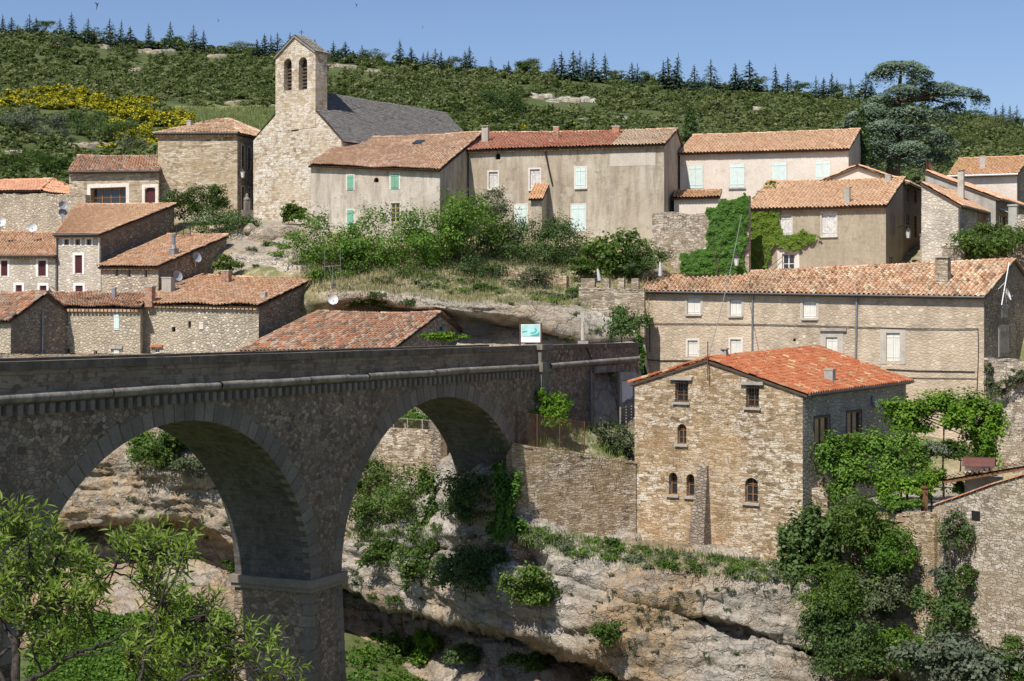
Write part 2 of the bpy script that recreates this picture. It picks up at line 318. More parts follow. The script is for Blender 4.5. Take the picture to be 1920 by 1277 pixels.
M['cloth'] = m_plain('white_cloth', (.52,.52,.54), .9, var=.05)
M['teal'] = m_plain('teal_print', (.06,.40,.36), .4, var=.1)
M['teal_pale'] = m_plain('pale_teal_print', (.42,.70,.66), .4, var=.12, sc=2)
M['rustred'] = m_plain('brown_red_metal', (.12,.04,.03), .6)
M['terracotta'] = m_plain('terracotta', (.50,.19,.09), .8)
M['asphalt'] = m_ground('asphalt', (.16,.16,.165), (.19,.185,.18), (.14,.14,.14), .6)
M['rock'] = m_rock('limestone', (0.487,0.436,0.365), (0.420,0.299,0.180), (0.353,0.328,0.287), (0.126,0.108,0.090))
M['rock_grey'] = m_rock('grey_limestone', (0.533,0.484,0.407), (0.430,0.348,0.249), (0.396,0.365,0.311), (0.172,0.149,0.120))
M['scrub'] = m_ground('dry_grass_ground', (.33,.27,.16), (.17,.17,.075), (.45,.39,.29), .3)
M['garden'] = m_ground('garden_soil', (.36,.30,.21), (.20,.22,.09), (.44,.38,.29), .5)
M['hill'] = m_ground('hill_ground', (.065,.085,.03), (.09,.108,.04), (.12,.13,.055), .06)
M['meadow'] = m_ground('meadow_grass', (0.168,0.203,0.072), (0.210,0.236,0.085), (0.294,0.270,0.124), .12)
M['gravel'] = m_ground('village_gravel', (.40,.36,.29), (.32,.29,.22), (.22,.22,.11), .4)
M['green_floor'] = m_ground('gorge_grass', (.085,.12,.035), (.12,.15,.05), (.16,.15,.08), .3)
g = NT('window_glass'); gb = g.bsdf((.025,.03,.035), .08, spec=.6); M['glass'] = g.m
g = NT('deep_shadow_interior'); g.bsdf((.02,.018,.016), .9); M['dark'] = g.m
M['l_mid'] = m_leaf('leaf_mid_green', [(.032,.065,.012),(.07,.125,.02),(.13,.20,.035)])
M['l_bright'] = m_leaf('leaf_bright_green', [(.075,.16,.012),(.135,.26,.02),(.22,.37,.035)], .42)
M['l_fresh'] = m_leaf('leaf_fresh_green', [(.065,.145,.018),(.125,.235,.032),(.21,.34,.055)], .42)
M['l_dark'] = m_leaf('leaf_dark_green', [(.022,.048,.014),(.046,.088,.022),(.085,.14,.036)], .25)
M['l_olive'] = m_leaf('leaf_olive', [(.06,.075,.035),(.10,.12,.06),(.15,.17,.09)], .2)
M['l_grey'] = m_leaf('leaf_silver_grey', [(.085,.105,.065),(.13,.155,.10),(.19,.21,.15)], .2)
M['l_maquis'] = m_leaf('leaf_scrub', [(.058,.083,.024),(.102,.137,.04),(.15,.178,.06),(.21,.22,.10)], .35)
M['l_cedar'] = m_leaf('leaf_cedar', [(.075,.115,.075),(.14,.195,.13),(.22,.285,.20)], .2)
M['l_conifer'] = m_leaf('leaf_conifer', [(.024,.05,.036),(.046,.085,.062),(.075,.12,.085)], .1)
M['l_broom'] = m_leaf('leaf_broom_flower', [(.09,.13,.02),(.16,.19,.02),(.50,.42,.014),(.66,.53,.015)], .2)
M['l_ivy'] = m_leaf('leaf_ivy', [(.04,.105,.012),(.07,.165,.02),(.115,.225,.03)], .25)
M['l_ivyy'] = m_leaf('leaf_yellow_ivy', [(.07,.14,.012),(.13,.21,.02),(.22,.28,.03)], .3)
M['l_almond'] = m_leaf('leaf_almond', [(.10,.175,.02),(.19,.285,.035),(.30,.39,.085)], .5, .42)
M['l_dry'] = m_leaf('leaf_dry_grass', [(.20,.185,.08),(.32,.27,.14),(.14,.17,.055),(.40,.34,.20)], .2)
M['l_grass'] = m_leaf('leaf_grass', [(.09,.16,.025),(.15,.22,.045),(.26,.27,.09)], .3)
M['l_pink'] = m_leaf('leaf_pink_flower', [(.05,.1,.02),(.08,.13,.03),(.07,.12,.03),(.5,.16,.38)], .2)
M['bark'] = m_plain('bark', (.12,.085,.06), .95, var=.4, sc=12)
M['bark_almond'] = m_plain('bark_almond', (.05,.04,.034), .95, var=.5, sc=40)

M['l_meadow'] = m_leaf('leaf_meadow', [(.14,.18,.06),(.19,.225,.08),(.27,.27,.12)], .3)
M['bridge_course'] = m_course('bridge_course_stone', [(0.176,0.132,0.095),(0.240,0.182,0.132),(0.316,0.243,0.175),(0.265,0.204,0.156)], (0.164,0.122,0.090), 64, .42, .27, .06, .012, (0.151,0.116,0.086), .5, .3)

v_ = NT('cut_voussoir_stone'); o_ = v_.obj(); f_ = v_.noise(o_, 9, 5, .7).outputs[0]; b_ = v_.noise(o_, .5, 5, .6).outputs[0]
c_ = v_.mix(.5, v_.ramp(v_.attr(), [(0, (.18,.148,.118)), (.5, (.22,.182,.146)), (1, (.26,.218,.172))]), v_.ramp(f_, [(.3, .3), (.7, .7)]), 'OVERLAY'); c_ = v_.mix(v_.math('MULTIPLY', v_.ramp(b_, [(.45, 0), (.65, 1)]), .45), c_, (.09,.08,.072))
v_.bsdf(c_, .92, v_.bump(f_, .6, .04), spec=.12); M['voussoir'] = v_.m
M['louver'] = m_plain('dark_louver_wood', (.07,.05,.038), .9, var=.3, sc=8)
M['rough_plaster'] = m_stone('rough_grey_plaster', [(.40,.355,.29),(.47,.42,.35),(.54,.49,.41),(.36,.31,.25)], (.42,.375,.31), 3.4, 1.6, .22, (.36,.33,.29), .4, 1.0)
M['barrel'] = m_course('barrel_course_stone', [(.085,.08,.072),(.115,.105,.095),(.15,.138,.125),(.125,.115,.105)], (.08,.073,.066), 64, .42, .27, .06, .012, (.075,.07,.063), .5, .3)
# ================================================================ terrain
class Line:   # a level line of the ground: (px, py, Y) stations
    def __init__(s, st): s.st = sorted(st)
    def at(s, px):
        a = np.array(s.st, float); py = np.interp(px, a[:,0], a[:,1]); Y = np.interp(px, a[:,0], a[:,2])
        return np.stack([(px-CX)/S*Y, Y, -(py-HY)/S*Y], -1)
def loft(lines, pxs, sub):
    L = [l.at(pxs) for l in lines]; rows = []
    for i in range(len(L)-1):
        for k in range(sub[i]): rows.append(L[i]+(L[i+1]-L[i])*(k/sub[i]))
    rows.append(L[-1]); return np.array(rows)
def smooth(G, it, keep=None):
    for _ in range(it):
        Q = G.copy(); Q[1:-1] = (G[:-2]+2*G[1:-1]+G[2:])/4; Q[:, 1:-1] = (Q[:, :-2]+2*Q[:, 1:-1]+Q[:, 2:])/4; G = Q
    return G
def gnormal(G):
    a = np.gradient(G, axis=0); b = np.gradient(G, axis=1); n = np.cross(b, a); return n/np.maximum(1e-9, np.linalg.norm(n, axis=-1, keepdims=True))

# ---- gorge wall: toe, undercut, lip, bulging face, crack, second bench, plateau edge
pxs = np.arange(-260, 1960, 3.2)
def lip(px): return np.interp(px, [-260,100,300,465,640,800,920,1040,1190,1350,1520,1700,2000], [99,96.5,95,93,91.5,86,79.4,77.2,75.4,74.8,74,72.8,71])
def L(pts, off=None): return Line([(p[0], p[1], lip(p[0])+p[2]) for p in pts])
cl = [
 Line([(-260,1530,72),(100,1530,72),(465,1540,70),(640,1560,68),(920,1470,66),(1190,1520,68),(1520,1560,68),(2000,1600,66)]),
 L([(-260,1190,-6),(100,1170,-6),(300,1165,-6),(465,1190,-6),(560,1300,-5),(640,1380,-5),(760,1420,-5),(900,1390,-4),(1040,1370,-3),(1190,1390,-3),(1350,1430,-4),(2000,1520,-4)]),
 L([(-260,1130,-1),(100,1110,-1),(300,1100,-1),(465,1120,-1),(640,1150,4),(760,1200,5),(920,1235,5),(1040,1255,4),(1190,1340,3),(1350,1390,2),(2000,1480,1)]),
 L([(-260,1070,2),(100,1050,2),(300,1040,3),(400,1060,3),(465,1090,2.4),(640,1104,6),(760,1152,8),(920,1184,8),(1040,1212,7),(1190,1292,5),(1350,1370,3),(2000,1470,2)]),
 L([(-260,1005,2.4),(100,990,2.4),(230,980,2.5),(330,972,3),(400,1012,3),(465,1052,2.6),(640,1097,5.5),(760,1146,7),(920,1177,7),(1040,1206,6),(1190,1284,4),(1350,1360,3),(2000,1460,2)]),
 L([(-260,1000,-.6),(100,985,-.6),(230,975,-.6),(330,962,-.6),(400,1005,-.6),(465,1046,-.6),(640,1092,-.9),(760,1140,-1.1),(920,1172,-1.2),(1040,1204,-1.2),(1110,1240,-1.2),(1190,1280,-1.3),(1350,1355,-1.4),(2000,1450,-1)]),
 L([(-260,950,-.5),(100,940,-.5),(230,925,-.5),(330,915,-.5),(465,985,-.5),(640,1050,-.8),(760,1085,-.9),(920,1110,-1.0),(1040,1140,-1.0),(1190,1190,-1.0),(1350,1230,-1.0),(1520,1275,-1.0),(2000,1360,-1)]),
 L([(-260,900,-.2),(100,905,-.2),(230,890,-.2),(330,880,-.2),(465,945,-.2),(640,1015,-.4),(760,1045,-.4),(920,1060,-.5),(1000,1078,-.5),(1045,1088,-.5),(1190,1130,-.5),(1350,1178,-.5),(1520,1229,-.5),(1700,1285,-.3),(2000,1350,0)]),
 L([(-260,896,.3),(100,900,.3),(230,886,.3),(330,876,.4),(465,940,.4),(640,1010,.2),(800,1048,.5),(860,1052,2.6),(950,1060,3.6),(1000,1070,3.4),(1045,1084,2.2),(1060,1088,1.5),(1190,1127,1.3),(1350,1175,1.2),(1520,1226,1.1),(1700,1282,.8),(2000,1346,.3)]),
 L([(-260,893,.0),(100,896,.0),(230,882,.0),(330,872,.0),(465,936,.0),(640,1004,0),(800,1035,.0),(860,1000,.1),(940,1000,.2),(980,1010,.0),(1020,1032,-.2),(1045,1072,-.4),(1060,1079,-.6),(1190,1119,-.6),(1350,1167,-.6),(1520,1218,-.55),(1700,1276,-.4),(2000,1340,-.2)]),
 L([(-260,868,.2),(100,872,.2),(230,862,.2),(330,855,.2),(465,915,.2),(640,985,.3),(900,1004,.4),(940,994,.6),(1000,1006,.4),(1060,1032,.2),(1190,1062,.2),(1350,1083,.2),(1520,1102,.2),(1700,1180,.3),(2000,1300,.3)]),
 Line([(-260,815,100),(100,805,98.5),(230,800,97.5),(330,800,96.6),(465,850,94.6),(640,905,93.4),(705,905,94.2),(800,905,91.5),(862,900,82.2),(950,896,79.0),(972,975,79.2),(1040,990,79.9),(1190,1012,81.6),(1300,1025,79.8),(1420,1045,77.7),(1510,1062,76.3),(1600,1085,76.8),(1750,1130,73.8),(2000,1180,71.5)]),
 Line([(-260,790,100.4),(100,780,99),(230,775,98.3),(330,775,97.5),(465,800,96.2),(640,830,95.2),(705,850,96.8),(800,860,96.5),(862,880,88),(950,870,84),(972,960,81.5),(1040,975,83),(1190,990,88),(1510,1040,85),(1600,1070,80),(1750,1110,77.5),(2000,1150,75.5)]),
 Line([(-260,664,101),(100,664,99.6),(480,664,98.4),(640,672,96.2),(800,675,98.2),(862,690,94),(950,700,88.5),(1028,675,85.6),(1197,672,95),(1230,800,97.5),(1500,840,91.8),(1850,930,91.8),(2000,930,88.5)]),
]
G = loft(cl, pxs, [14,12,10,6,6,12,12,4,4,12,14,5,10])
G = smooth(G, 1)
n = gnormal(G); n *= np.sign(-n[..., 1:2]+1e-6) if False else 1
if n[..., 1].mean() > 0: n = -n
# strata: level bands that step in and out, plus broken rock at several scales
zw = G[..., 2]+1.2*fbm(G*.12, 3)+.04*G[..., 0]
q = np.stack([G[..., 0]*.06, G[..., 1]*.06, zw*1.1], -1); strata = fbm(q, 4, .6)
step = lambda x, k: np.floor(x*k)/k+np.clip((x*k-np.floor(x*k))*3-1, 0, 1)/k
d = .75*step(strata, 5)+.75*fbm(G*.22, 4)+.22*(1-2*np.abs(fbm(G*np.array([.45, .45, .8])+9, 4)))+.10*(1-2*np.abs(fbm(G*np.array([1.1, 1.1, 2.4])+3, 3)))+.09*fbm(G*3.1, 3)+.07*fbm(G*7, 2)
Q = G+.9*np.stack([fbm(G*.5+k*31, 3) for k in range(3)], -1); Q[..., 2] += .08*Q[..., 0]
cell = lambda q: (lambda f: _hash(f[..., 0], f[..., 1], f[..., 2])-.5)(np.floor(q).astype(np.int64))
rghm = np.clip(.5+1.6*fbm(G*np.array([.12, .12, .25])+40, 3), .12, 1)
d = d+.5*cell(Q*np.array([.22, .22, .9]))+rghm*(.26*cell(Q*np.array([.7, .7, 2.2])+7)+.13*cell(Q*np.array([1.9, 1.9, 4.6])+3))
rows = np.arange(len(G))[:, None]; fade = np.clip((len(G)-1-rows)/10.0, .25, 1)*np.clip(rows/10.0, .3, 1)
G = G+n*(d*fade*.85)[..., None]
cb = MB(); cb.grid(G[::-1]); CLIFF = tag(cb.build('rock_cliff', M['rock'], None, True), kind='structure')

# ---- village slope: road shelf, rock overhang above the road, dry slope, terraces and plateau up to the hill foot
ul = [
 Line([(-400,664,101.6),(100,664,99.7),(480,664,98.5),(640,672,96.3),(800,675,98.3),(862,690,94.1),(960,692,88),(1028,672,85.8),(1197,672,95.2),(1210,690,95.8),(1230,800,98),(1500,840,92),(1850,930,92),(2300,930,86)]),
 Line([(-400,664,113),(290,664,112.5),(330,664,110),(480,664,106),(670,655,103),(800,656,104),(960,654,104),(1060,652,103.5),(1210,652,104),(1230,770,104),(1500,800,100),(1850,830,95),(2300,850,90)]),
 Line([(-400,628,114),(290,622,113.5),(480,600,108),(640,590,107.5),(700,578,107.5),(800,600,107.5),(900,602,107.5),(1000,615,106.5),(1060,632,104.5),(1100,640,104),(1210,640,105),(1212,700,108),(1500,730,105),(1850,770,98.5),(2300,770,93)]),
 Line([(-400,612,114.5),(290,608,114),(480,580,109),(640,562,106),(700,556,105),(760,572,104),(840,584,103),(930,592,103),(990,600,103),(1030,618,102.6),(1060,628,103),(1100,636,103.4),(1210,632,105),(1212,650,110.5),(1500,650,107),(1850,700,100.5),(2300,700,95)]),
 Line([(-400,602,115),(290,598,114.5),(480,560,109.5),(640,548,106),(700,546,105),(760,558,104),(840,570,103),(930,573,103),(1000,574,103.2),(1060,580,103.8),(1120,600,104.2),(1210,600,105.4),(1212,580,112),(1500,570,108.5),(1850,610,102.5),(2300,630,97)]),
 Line([(-400,590,116.5),(285,586,115.5),(330,565,114),(480,505,112),(640,530,108),(760,545,106),(840,552,106),(930,556,106),(1000,560,106),(1060,562,106),(1120,560,106),(1208,560,107),(1214,545,112.5),(1500,535,109.5),(1850,530,104),(2300,530,101)]),
 Line([(-400,560,119),(275,550,116.5),(320,462,116),(420,470,116),(480,465,116),(560,462,115),(640,478,114),(760,498,112),(900,505,111.5),(1060,515,111),(1208,520,110),(1300,518,113),(1500,518,111.5),(1700,512,109),(2300,490,106)]),
 Line([(-400,410,132),(100,410,130),(300,415,125),(440,420,122),(500,424,121.5),(580,428,120),(700,440,118.2),(830,446,117.6),(900,446,118.5),(1050,446,118),(1240,450,116),(1280,470,118),(1400,480,118),(1700,470,116),(2300,450,114)]),
 Line([(-400,395,138),(300,395,138),(500,405,136),(900,420,140),(1250,420,140),(1300,410,126),(1500,400,128),(1700,440,125),(2300,430,125)]),
 Line([(-400,388,150),(300,388,152),(900,405,156),(1300,400,156),(1700,400,152),(2300,400,150)]),
]
pxs2 = np.arange(-400, 2300, 6.0)
U = loft(ul, pxs2, [6,5,5,3,5,10,10,6,6]); n = gnormal(U)
if n[..., 2].mean() < 0: n = -n
d = .45*fbm(U*.3, 4)+.2*fbm(U*1.1, 3)+.06*fbm(U*3.3, 2)
px_of = U[..., 0]/U[..., 1]*S+CX
lowr = np.clip(1-np.abs(np.arange(len(U))[:, None]-14)/9.0, 0, 1)
lowr = lowr*np.clip((px_of-640)/40, 0, 1)*np.clip((1130-px_of)/60, 0, 1)
zw = U[..., 2]+.5*fbm(U*.2, 2); d = d*(.5+lowr)+lowr*.7*fbm(np.stack([U[..., 0]*.15, U[..., 1]*.15, zw*1.6], -1), 4)
U = U+n*d[..., None]
r0 = np.arange(len(U))[:-1, None]
pc = px_of[:-1, :-1]
# rock shows on the overhang band over the road and on the knoll below the church
msk = 40*fbm(np.stack([U[:-1,:-1,0]*.5, U[:-1,:-1,1]*.5, U[:-1,:-1,2]*.5], -1), 3)
pc = pc+msk; r0 = r0+(msk*.08).round()
isrock = ((r0 >= 5) & (r0 <= 20) & (pc > 620) & (pc < 1215)) | ((pc > 435) & (pc < 600) & (r0 > 24) & (r0 < 45))
soil = (r0 > 44)|((r0 < 5) & (pc < 1225))
ub = MB(); nr, nc = U.shape[:2]
ii, jj = np.meshgrid(np.arange(nr-1), np.arange(nc-1), indexing='ij'); a = ii*nc+jj; F = np.stack([a, a+1, a+nc+1, a+nc], -1)
mi = np.where(isrock, 1, np.where(soil, 2, 0))
ub.V.append(U.reshape(-1, 3)); ub.n = nr*nc
for k in (0, 1, 2): ub.F.append((F[mi == k], k, np.zeros((mi == k).sum())))
SLOPE = tag(ub.build('village_slope', [M['scrub'], M['rock_grey'], M['gravel']], None, True), kind='structure')

# ---- hill behind the village
RIDGE = ([-500,0,120,200,330,500,620,700,850,1000,1100,1250,1330,1480,1640,1760,1900,2100,2400],
         [30,44,54,66,74,86,94,99,116,124,132,146,150,158,172,196,220,240,262])
hf = [0,.10,.22,.36,.52,.70,.87,1.0,1.0]; hY = [149,160,180,208,245,300,360,420,520]
pxh = np.arange(-500, 2420, 12.0); rid = np.interp(pxh, *RIDGE)+13
rows = []
for i in range(len(hf)-1):
    for k in range(8):
        w = k/8; f = hf[i]*(1-w)+hf[i+1]*w; Y = hY[i]*(1-w)+hY[i+1]*w
        py = 392*(1-f)+rid*f+(0 if i < 7 else 60*w)
        rows.append(np.stack([(pxh-CX)/S*Y, np.full_like(pxh, Y), -(py-HY)/S*Y], -1))
Hh = np.array(rows)
Hh[..., 2] += 1.8*fbm(Hh*np.array([.02, .02, 0]), 4)*np.clip((np.arange(len(Hh))[:, None])/10, 0, 1)*np.clip((60-np.arange(len(Hh))[:, None])/12, .2, 1)+.4*fbm(Hh*.12, 3)
hp = (Hh[..., 0]/Hh[..., 1]*S+CX)[:-1, :-1]; hy = (HY-Hh[..., 2]/Hh[..., 1]*S)[:-1, :-1]
hp = hp+30*fbm(Hh[:-1,:-1]*.08, 3); hy = hy+14*fbm(Hh[:-1,:-1]*.1+5, 3)
mead = (hp > 325) & (hp < 640) & (hy > 203) & (hy < 300)
nr, nc = Hh.shape[:2]; ii, jj = np.meshgrid(np.arange(nr-1), np.arange(nc-1), indexing='ij'); a = ii*nc+jj; F = np.stack([a, a+1, a+nc+1, a+nc], -1)
hb = MB(); hb.V.append(Hh.reshape(-1, 3)); hb.n = nr*nc
hb.F.append((F[~mead], 0, np.zeros((~mead).sum()))); hb.F.append((F[mead], 1, np.zeros(mead.sum())))
HILL = tag(hb.build('hill', [M['hill'], M['meadow']], None, True), kind='structure')
HILLG = Hh

# ---- valley floor: one sheet to the horizon, below everything
gx = np.concatenate([[-4000,-1500,-500], np.arange(-200, 201, 5.0), [500,1500,4000]]); gy = np.concatenate([[-600,-150], np.arange(-40, 111, 5.0), [160,300,800,3000,6000]])
XX, YY = np.meshgrid(gx, gy, indexing='xy'); ZZ = -18.6+.25*fbm(np.stack([XX*.1, YY*.1, XX*0], -1), 3)
ZZ = np.where(YY < 50, -18.6-(50-np.clip(YY, 0, 50))*.22, ZZ)
ZZ = np.where(XX > -7, ZZ-np.clip((XX+7)/8, 0, 1)*6, ZZ)
gb_ = MB(); gb_.grid(np.stack([XX, YY, ZZ], -1)); FLOOR = tag(gb_.build('ground', M['green_floor'], None, True), kind='structure')
# near bank: the slope the almond tree grows on, just under the view
nb = []
for Y, z in ((-4, -1.75), (0, -1.8), (4, -2.1), (7, -2.6), (9, -3.4), (11, -5.2), (14, -8.0), (22, -14), (30, -20)):
    xs = np.linspace(-24, 24, 60); nb.append(np.stack([xs, np.full_like(xs, Y), np.full_like(xs, z)], -1))
nb = np.array(nb); nb[..., 2] += .25*fbm(nb*.6, 3)
b_ = MB(); b_.grid(nb); tag(b_.build('near_bank', M['scrub'], None, True), kind='structure')
# track at the foot of the cliff
dg = None
def bvh_of(objs):
    V, F = [], []
    for o in objs:
        m = o.matrix_basis; b = len(V); V += [tuple(Vector(v.co)+o.location) for v in o.data.vertices]
        F += [tuple(i+b for i in p.vertices) for p in o.data.polygons]
    return BVHTree.FromPolygons(V, F)
TER = bvh_of([CLIFF, SLOPE, FLOOR]); HBV = bvh_of([HILL])
def hit(px, py, bv=None):
    d = Vector(((px-CX)/S, 1, -(py-HY)/S)).normalized(); r = (bv or TER).ray_cast(Vector((0, 20*d.y, 0))*0+d*20, d)
    return (np.array(r[0]), np.array(r[1])) if r[0] is not None else (None, None)

tr = []
for px, py, w in ((110,1120,1.5),(160,1126,1.5),(205,1134,1.4),(250,1148,1.3),(290,1163,1.2),(330,1180,1.2),(380,1200,1.2)):
    c = P(px, py, 18.45*S/(py-HY)); tr.append([c+[-w*.3, w*1.6, .12], c+[w*.3, -w*1.6, .12]])
tr = np.array(tr); b_ = MB(); b_.grid(tr[:, ::-1]); TRACK = b_.build('track', M['asphalt']); tag(TRACK, kind='structure')
if TRACK.data.polygons[0].normal.z < 0: TRACK.data.flip_normals()
# ================================================================ house kit
class Wall:
    def __init__(s, A, B, zb, top):   # A, B: plan points, left to right seen from outside; top(u) -> z
        s.A, s.B = np.asarray(A, float)[:2], np.asarray(B, float)[:2]; d = s.B-s.A; s.len = np.linalg.norm(d); s.u = d/s.len
        s.n = np.array([s.u[1], -s.u[0]]); s.zb = zb; s.top = top; s.holes = []
    def pt(s, u, z, off=0.0):
        p = s.A+s.u*u+s.n*off; return np.array([p[0], p[1], z])
    def px(s, px, py):
        k = (px-CX)/S; u = (k*s.A[1]-s.A[0])/(s.u[0]-k*s.u[1]); Y = s.A[1]+u*s.u[1]; return u, -(py-HY)/S*Y
    def rect(s, x0, y0, x1, y1):
        u0, za = s.px(x0, y0); u1, zb = s.px(x1, y1); zc = s.px(x0, y1)[1]; zd = s.px(x1, y0)[1]
        return min(u0, u1), max(u0, u1), (zb+zc)/2, (za+zd)/2
    def V3(s, v): return np.array([v[0], v[1], 0.0])
    def slab(s, mb, u0, u1, z0, z1, o0, o1, mi=0, tint=None):   # a board on the wall from offset o0 to o1
        mb.box(s.pt(u0, z0, o0), s.V3(s.u)*(u1-u0), [0, 0, z1-z0], s.V3(s.n)*(o1-o0), mi, tint)
    def mesh(s, mb, kinks=(), mi=0):
        us = sorted({0.0, s.len, *[k for k in kinks if 0 < k < s.len], *[x for h in s.holes for x in h[:2]]})
        za = sorted({s.zb, *[x for h in s.holes for x in h[2:4]]})
        for i in range(len(us)-1):
            a, b = us[i], us[i+1]; zt = min(s.top(a+1e-5), s.top(b-1e-5)); zs = [x for x in za if x < zt-.02]
            if not zs: continue
            for j in range(len(zs)):
                z0 = zs[j]; last = j == len(zs)-1
                um = (a+b)/2; zm = (z0+(zs[j+1] if not last else z0+.02))/2
                if any(h[0] < um < h[1] and h[2] < zm < h[3] for h in s.holes):
                    if last: pass
                    else: continue
                if last: mb.poly([s.pt(a, z0), s.pt(b, z0), s.pt(b, s.top(b)), s.pt(a, s.top(a))], mi)
                else: mb.poly([s.pt(a, z0), s.pt(b, z0), s.pt(b, zs[j+1]), s.pt(a, zs[j+1])], mi)
        for h in s.holes:
            u0, u1, z0, z1, dp = h[:5]
            for p, q in (((u0,z0),(u0,z1)), ((u0,z1),(u1,z1)), ((u1,z1),(u1,z0)), ((u1,z0),(u0,z0))):
                mb.poly([s.pt(*p), s.pt(*p, -dp), s.pt(*q, -dp), s.pt(*q)], mi)
            if len(h) > 5 and h[5] > 0:     # round-headed: fill the two corners flush with the wall
                ra, c = h[5], (u0+u1)/2; r = (u1-u0)/2; N = 8
                for sg in (-1, 1):
                    arc = [(c+sg*r*math.cos(t), z1-ra+ra*math.sin(t)) for t in np.linspace(0, math.pi/2, N)]
                    for q in range(N-1):
                        pts = [(c+sg*r, z1), arc[q], arc[q+1]]; pts = pts if sg > 0 else pts[::-1]
                        mb.poly([s.pt(x, y, -.001) for x, y in pts], mi)
                        e = [s.pt(*arc[q]), s.pt(*arc[q], -dp), s.pt(*arc[q+1], -dp), s.pt(*arc[q+1])]
                        mb.poly(e if sg < 0 else e[::-1], mi)

def tile_slab(mb, e0, e1, r1, r0, pitch=.26, course=.42, H=.075, mi=0, seed=0, hipL=False, hipR=False, wob=.05, under=1, sag=0.0, split=None):
    """Canal tiles laid in rows from the eave e0-e1 up to the ridge r0-r1."""
    e0, e1, r1, r0 = [np.asarray(a, float) for a in (e0, e1, r1, r0)]
    rg = np.random.default_rng(seed+3)
    n = np.cross(e1-e0, (r0+r1)/2-(e0+e1)/2); n = n/np.linalg.norm(n)
    if n[2] < 0: n = -n
    W = np.linalg.norm(e1-e0); ux = (e1-e0)/W
    if hipL or hipR:
        mid = (r0+r1)/2-e0; up = mid-ux*np.dot(mid, ux); a0 = np.dot(r0-e0, ux); a1 = np.dot(r1-e0, ux)
    SL = np.linalg.norm((r0+r1)/2-(e0+e1)/2) if not (hipL or hipR) else np.linalg.norm(up)
    N = max(3, int(round(max(W, np.linalg.norm(r1-r0))/pitch))); Mn = max(2, int(round(SL/course)))
    fr = np.array([0, .13, .34, .55, .68, 1.0]); hh = np.array([0, .72, 1, .72, 0, -.05])*H
    i = np.arange(N)[:, None, None, None]; j = np.arange(Mn)[None, :, None, None]
    jl = rg.normal(0, .045, (N, Mn, 1, 1)); jd = rg.normal(0, .007, (N, Mn, 1, 1)); ov = rg.normal(0, .03, (N, Mn, 2, 1))
    e = np.arange(2)[None, None, :, None]; k = fr[None, None, None, :]
    s = (i+k+jl)/N+0*e; t = (j+e+np.where(e == 0, -.10, .02)+ov)/Mn+0*k+0*i
    t = np.where((j == 0) & (e == 0), -.12/SL+ov*.5/Mn, t)
    s = s+0*t; h = hh[None, None, None, :]+np.where(e == 0, .028, .0)+jd+0*t
    s3 = s[..., None]; t3 = t[..., None]
    if hipL or hipR: p = e0+ux*W*s3+up*t3
    else: p = (1-t3)*(e0+(e1-e0)*s3)+t3*(r0+(r1-r0)*s3)
    w = wob*fbm(np.stack([s*W*.5+seed*7, t*SL*.5, s*0+seed], -1), 3); p = p+n*(h+w)[..., None]; p[..., 2] -= sag*np.sin(np.pi*np.clip(s, 0, 1))*np.clip(t, 0, 1)
    keep = np.ones((N, Mn), bool)
    if hipL or hipR:
        sm = (np.arange(N)[:, None]+.5)/N*W; tm = (np.arange(Mn)[None]+.6)/Mn
        if hipL: keep &= sm > a0*tm
        if hipR: keep &= (W-sm) > (W-a1)*tm
    idx = np.arange(N*Mn*12).reshape(N, Mn, 2, 6)
    a = idx[:, :, 0, :-1]; b = idx[:, :, 0, 1:]; c = idx[:, :, 1, 1:]; d = idx[:, :, 1, :-1]
    F = np.stack([a, b, c, d], -1)[keep]; tint = np.clip(rg.random((N, Mn))*.85+.15*rg.random((N, 1)), 0, 1)[keep]
    if split is not None: iN = np.repeat((np.arange(N)+.5)/N, Mn)[keep.ravel()]; tint = np.where(iN > split, .78+.22*tint, .70*tint)
    if np.dot(np.cross(e1-e0, r0-e0), n) < 0: F = F[..., ::-1]
    mb.add(p.reshape(-1, 3), F.reshape(-1, 4), mi, np.repeat(tint, 5))
    if under is not None:
        nu, nv = 12, 6; s_, t_ = np.meshgrid(np.linspace(0, 1, nu), np.linspace(0, 1, nv)); s_, t_ = s_[..., None], t_[..., None]
        Q = (1-t_)*(e0+(e1-e0)*s_)+t_*(r0+(r1-r0)*s_); Q[..., 2] -= sag*np.sin(np.pi*s_[..., 0])*t_[..., 0]
        U_, D_ = Q-n*(.045+wob), Q-n*(.15+wob); fl = np.dot(np.cross(e1-e0, r0-e0), n) < 0
        mb.grid(U_[::-1] if not fl else U_, under, .5); mb.grid(D_ if not fl else D_[::-1], under, .5)
        for A_, B_ in ((U_[0], D_[0]), (D_[-1], U_[-1]), (D_[:, 0], U_[:, 0]), (U_[:, -1], D_[:, -1])): mb.grid(np.stack([A_, B_]), under, .5)
def ridge_tiles(mb, a, b, r=.13, seg=.42, mi=0, lift=.05, sag=0.0):
    a, b = np.asarray(a, float), np.asarray(b, float); Ln = np.linalg.norm(b-a); N = max(2, int(Ln/seg)); d = (b-a)/Ln
    sd = nrm(np.cross(d, [0, 0, 1])); up = np.cross(sd, d)
    for k in range(N):
        p0 = a+d*(k*Ln/N-.03); p1 = a+d*((k+1)*Ln/N+.02); V = []
        jit = RNG.normal(0, .018, 3)-np.array([0, 0, sag*math.sin(math.pi*(k+.5)/N)])
        for p, rr in ((p0, r*1.05), (p1, r*.92)):
            for t in np.linspace(0, math.pi, 6): V.append(p+jit+sd*rr*math.cos(t)+up*(rr*.85*math.sin(t)+lift-.08))
        mb.add(V, [[q, q+1, q+7, q+6] for q in range(5)], mi, RNG.random())

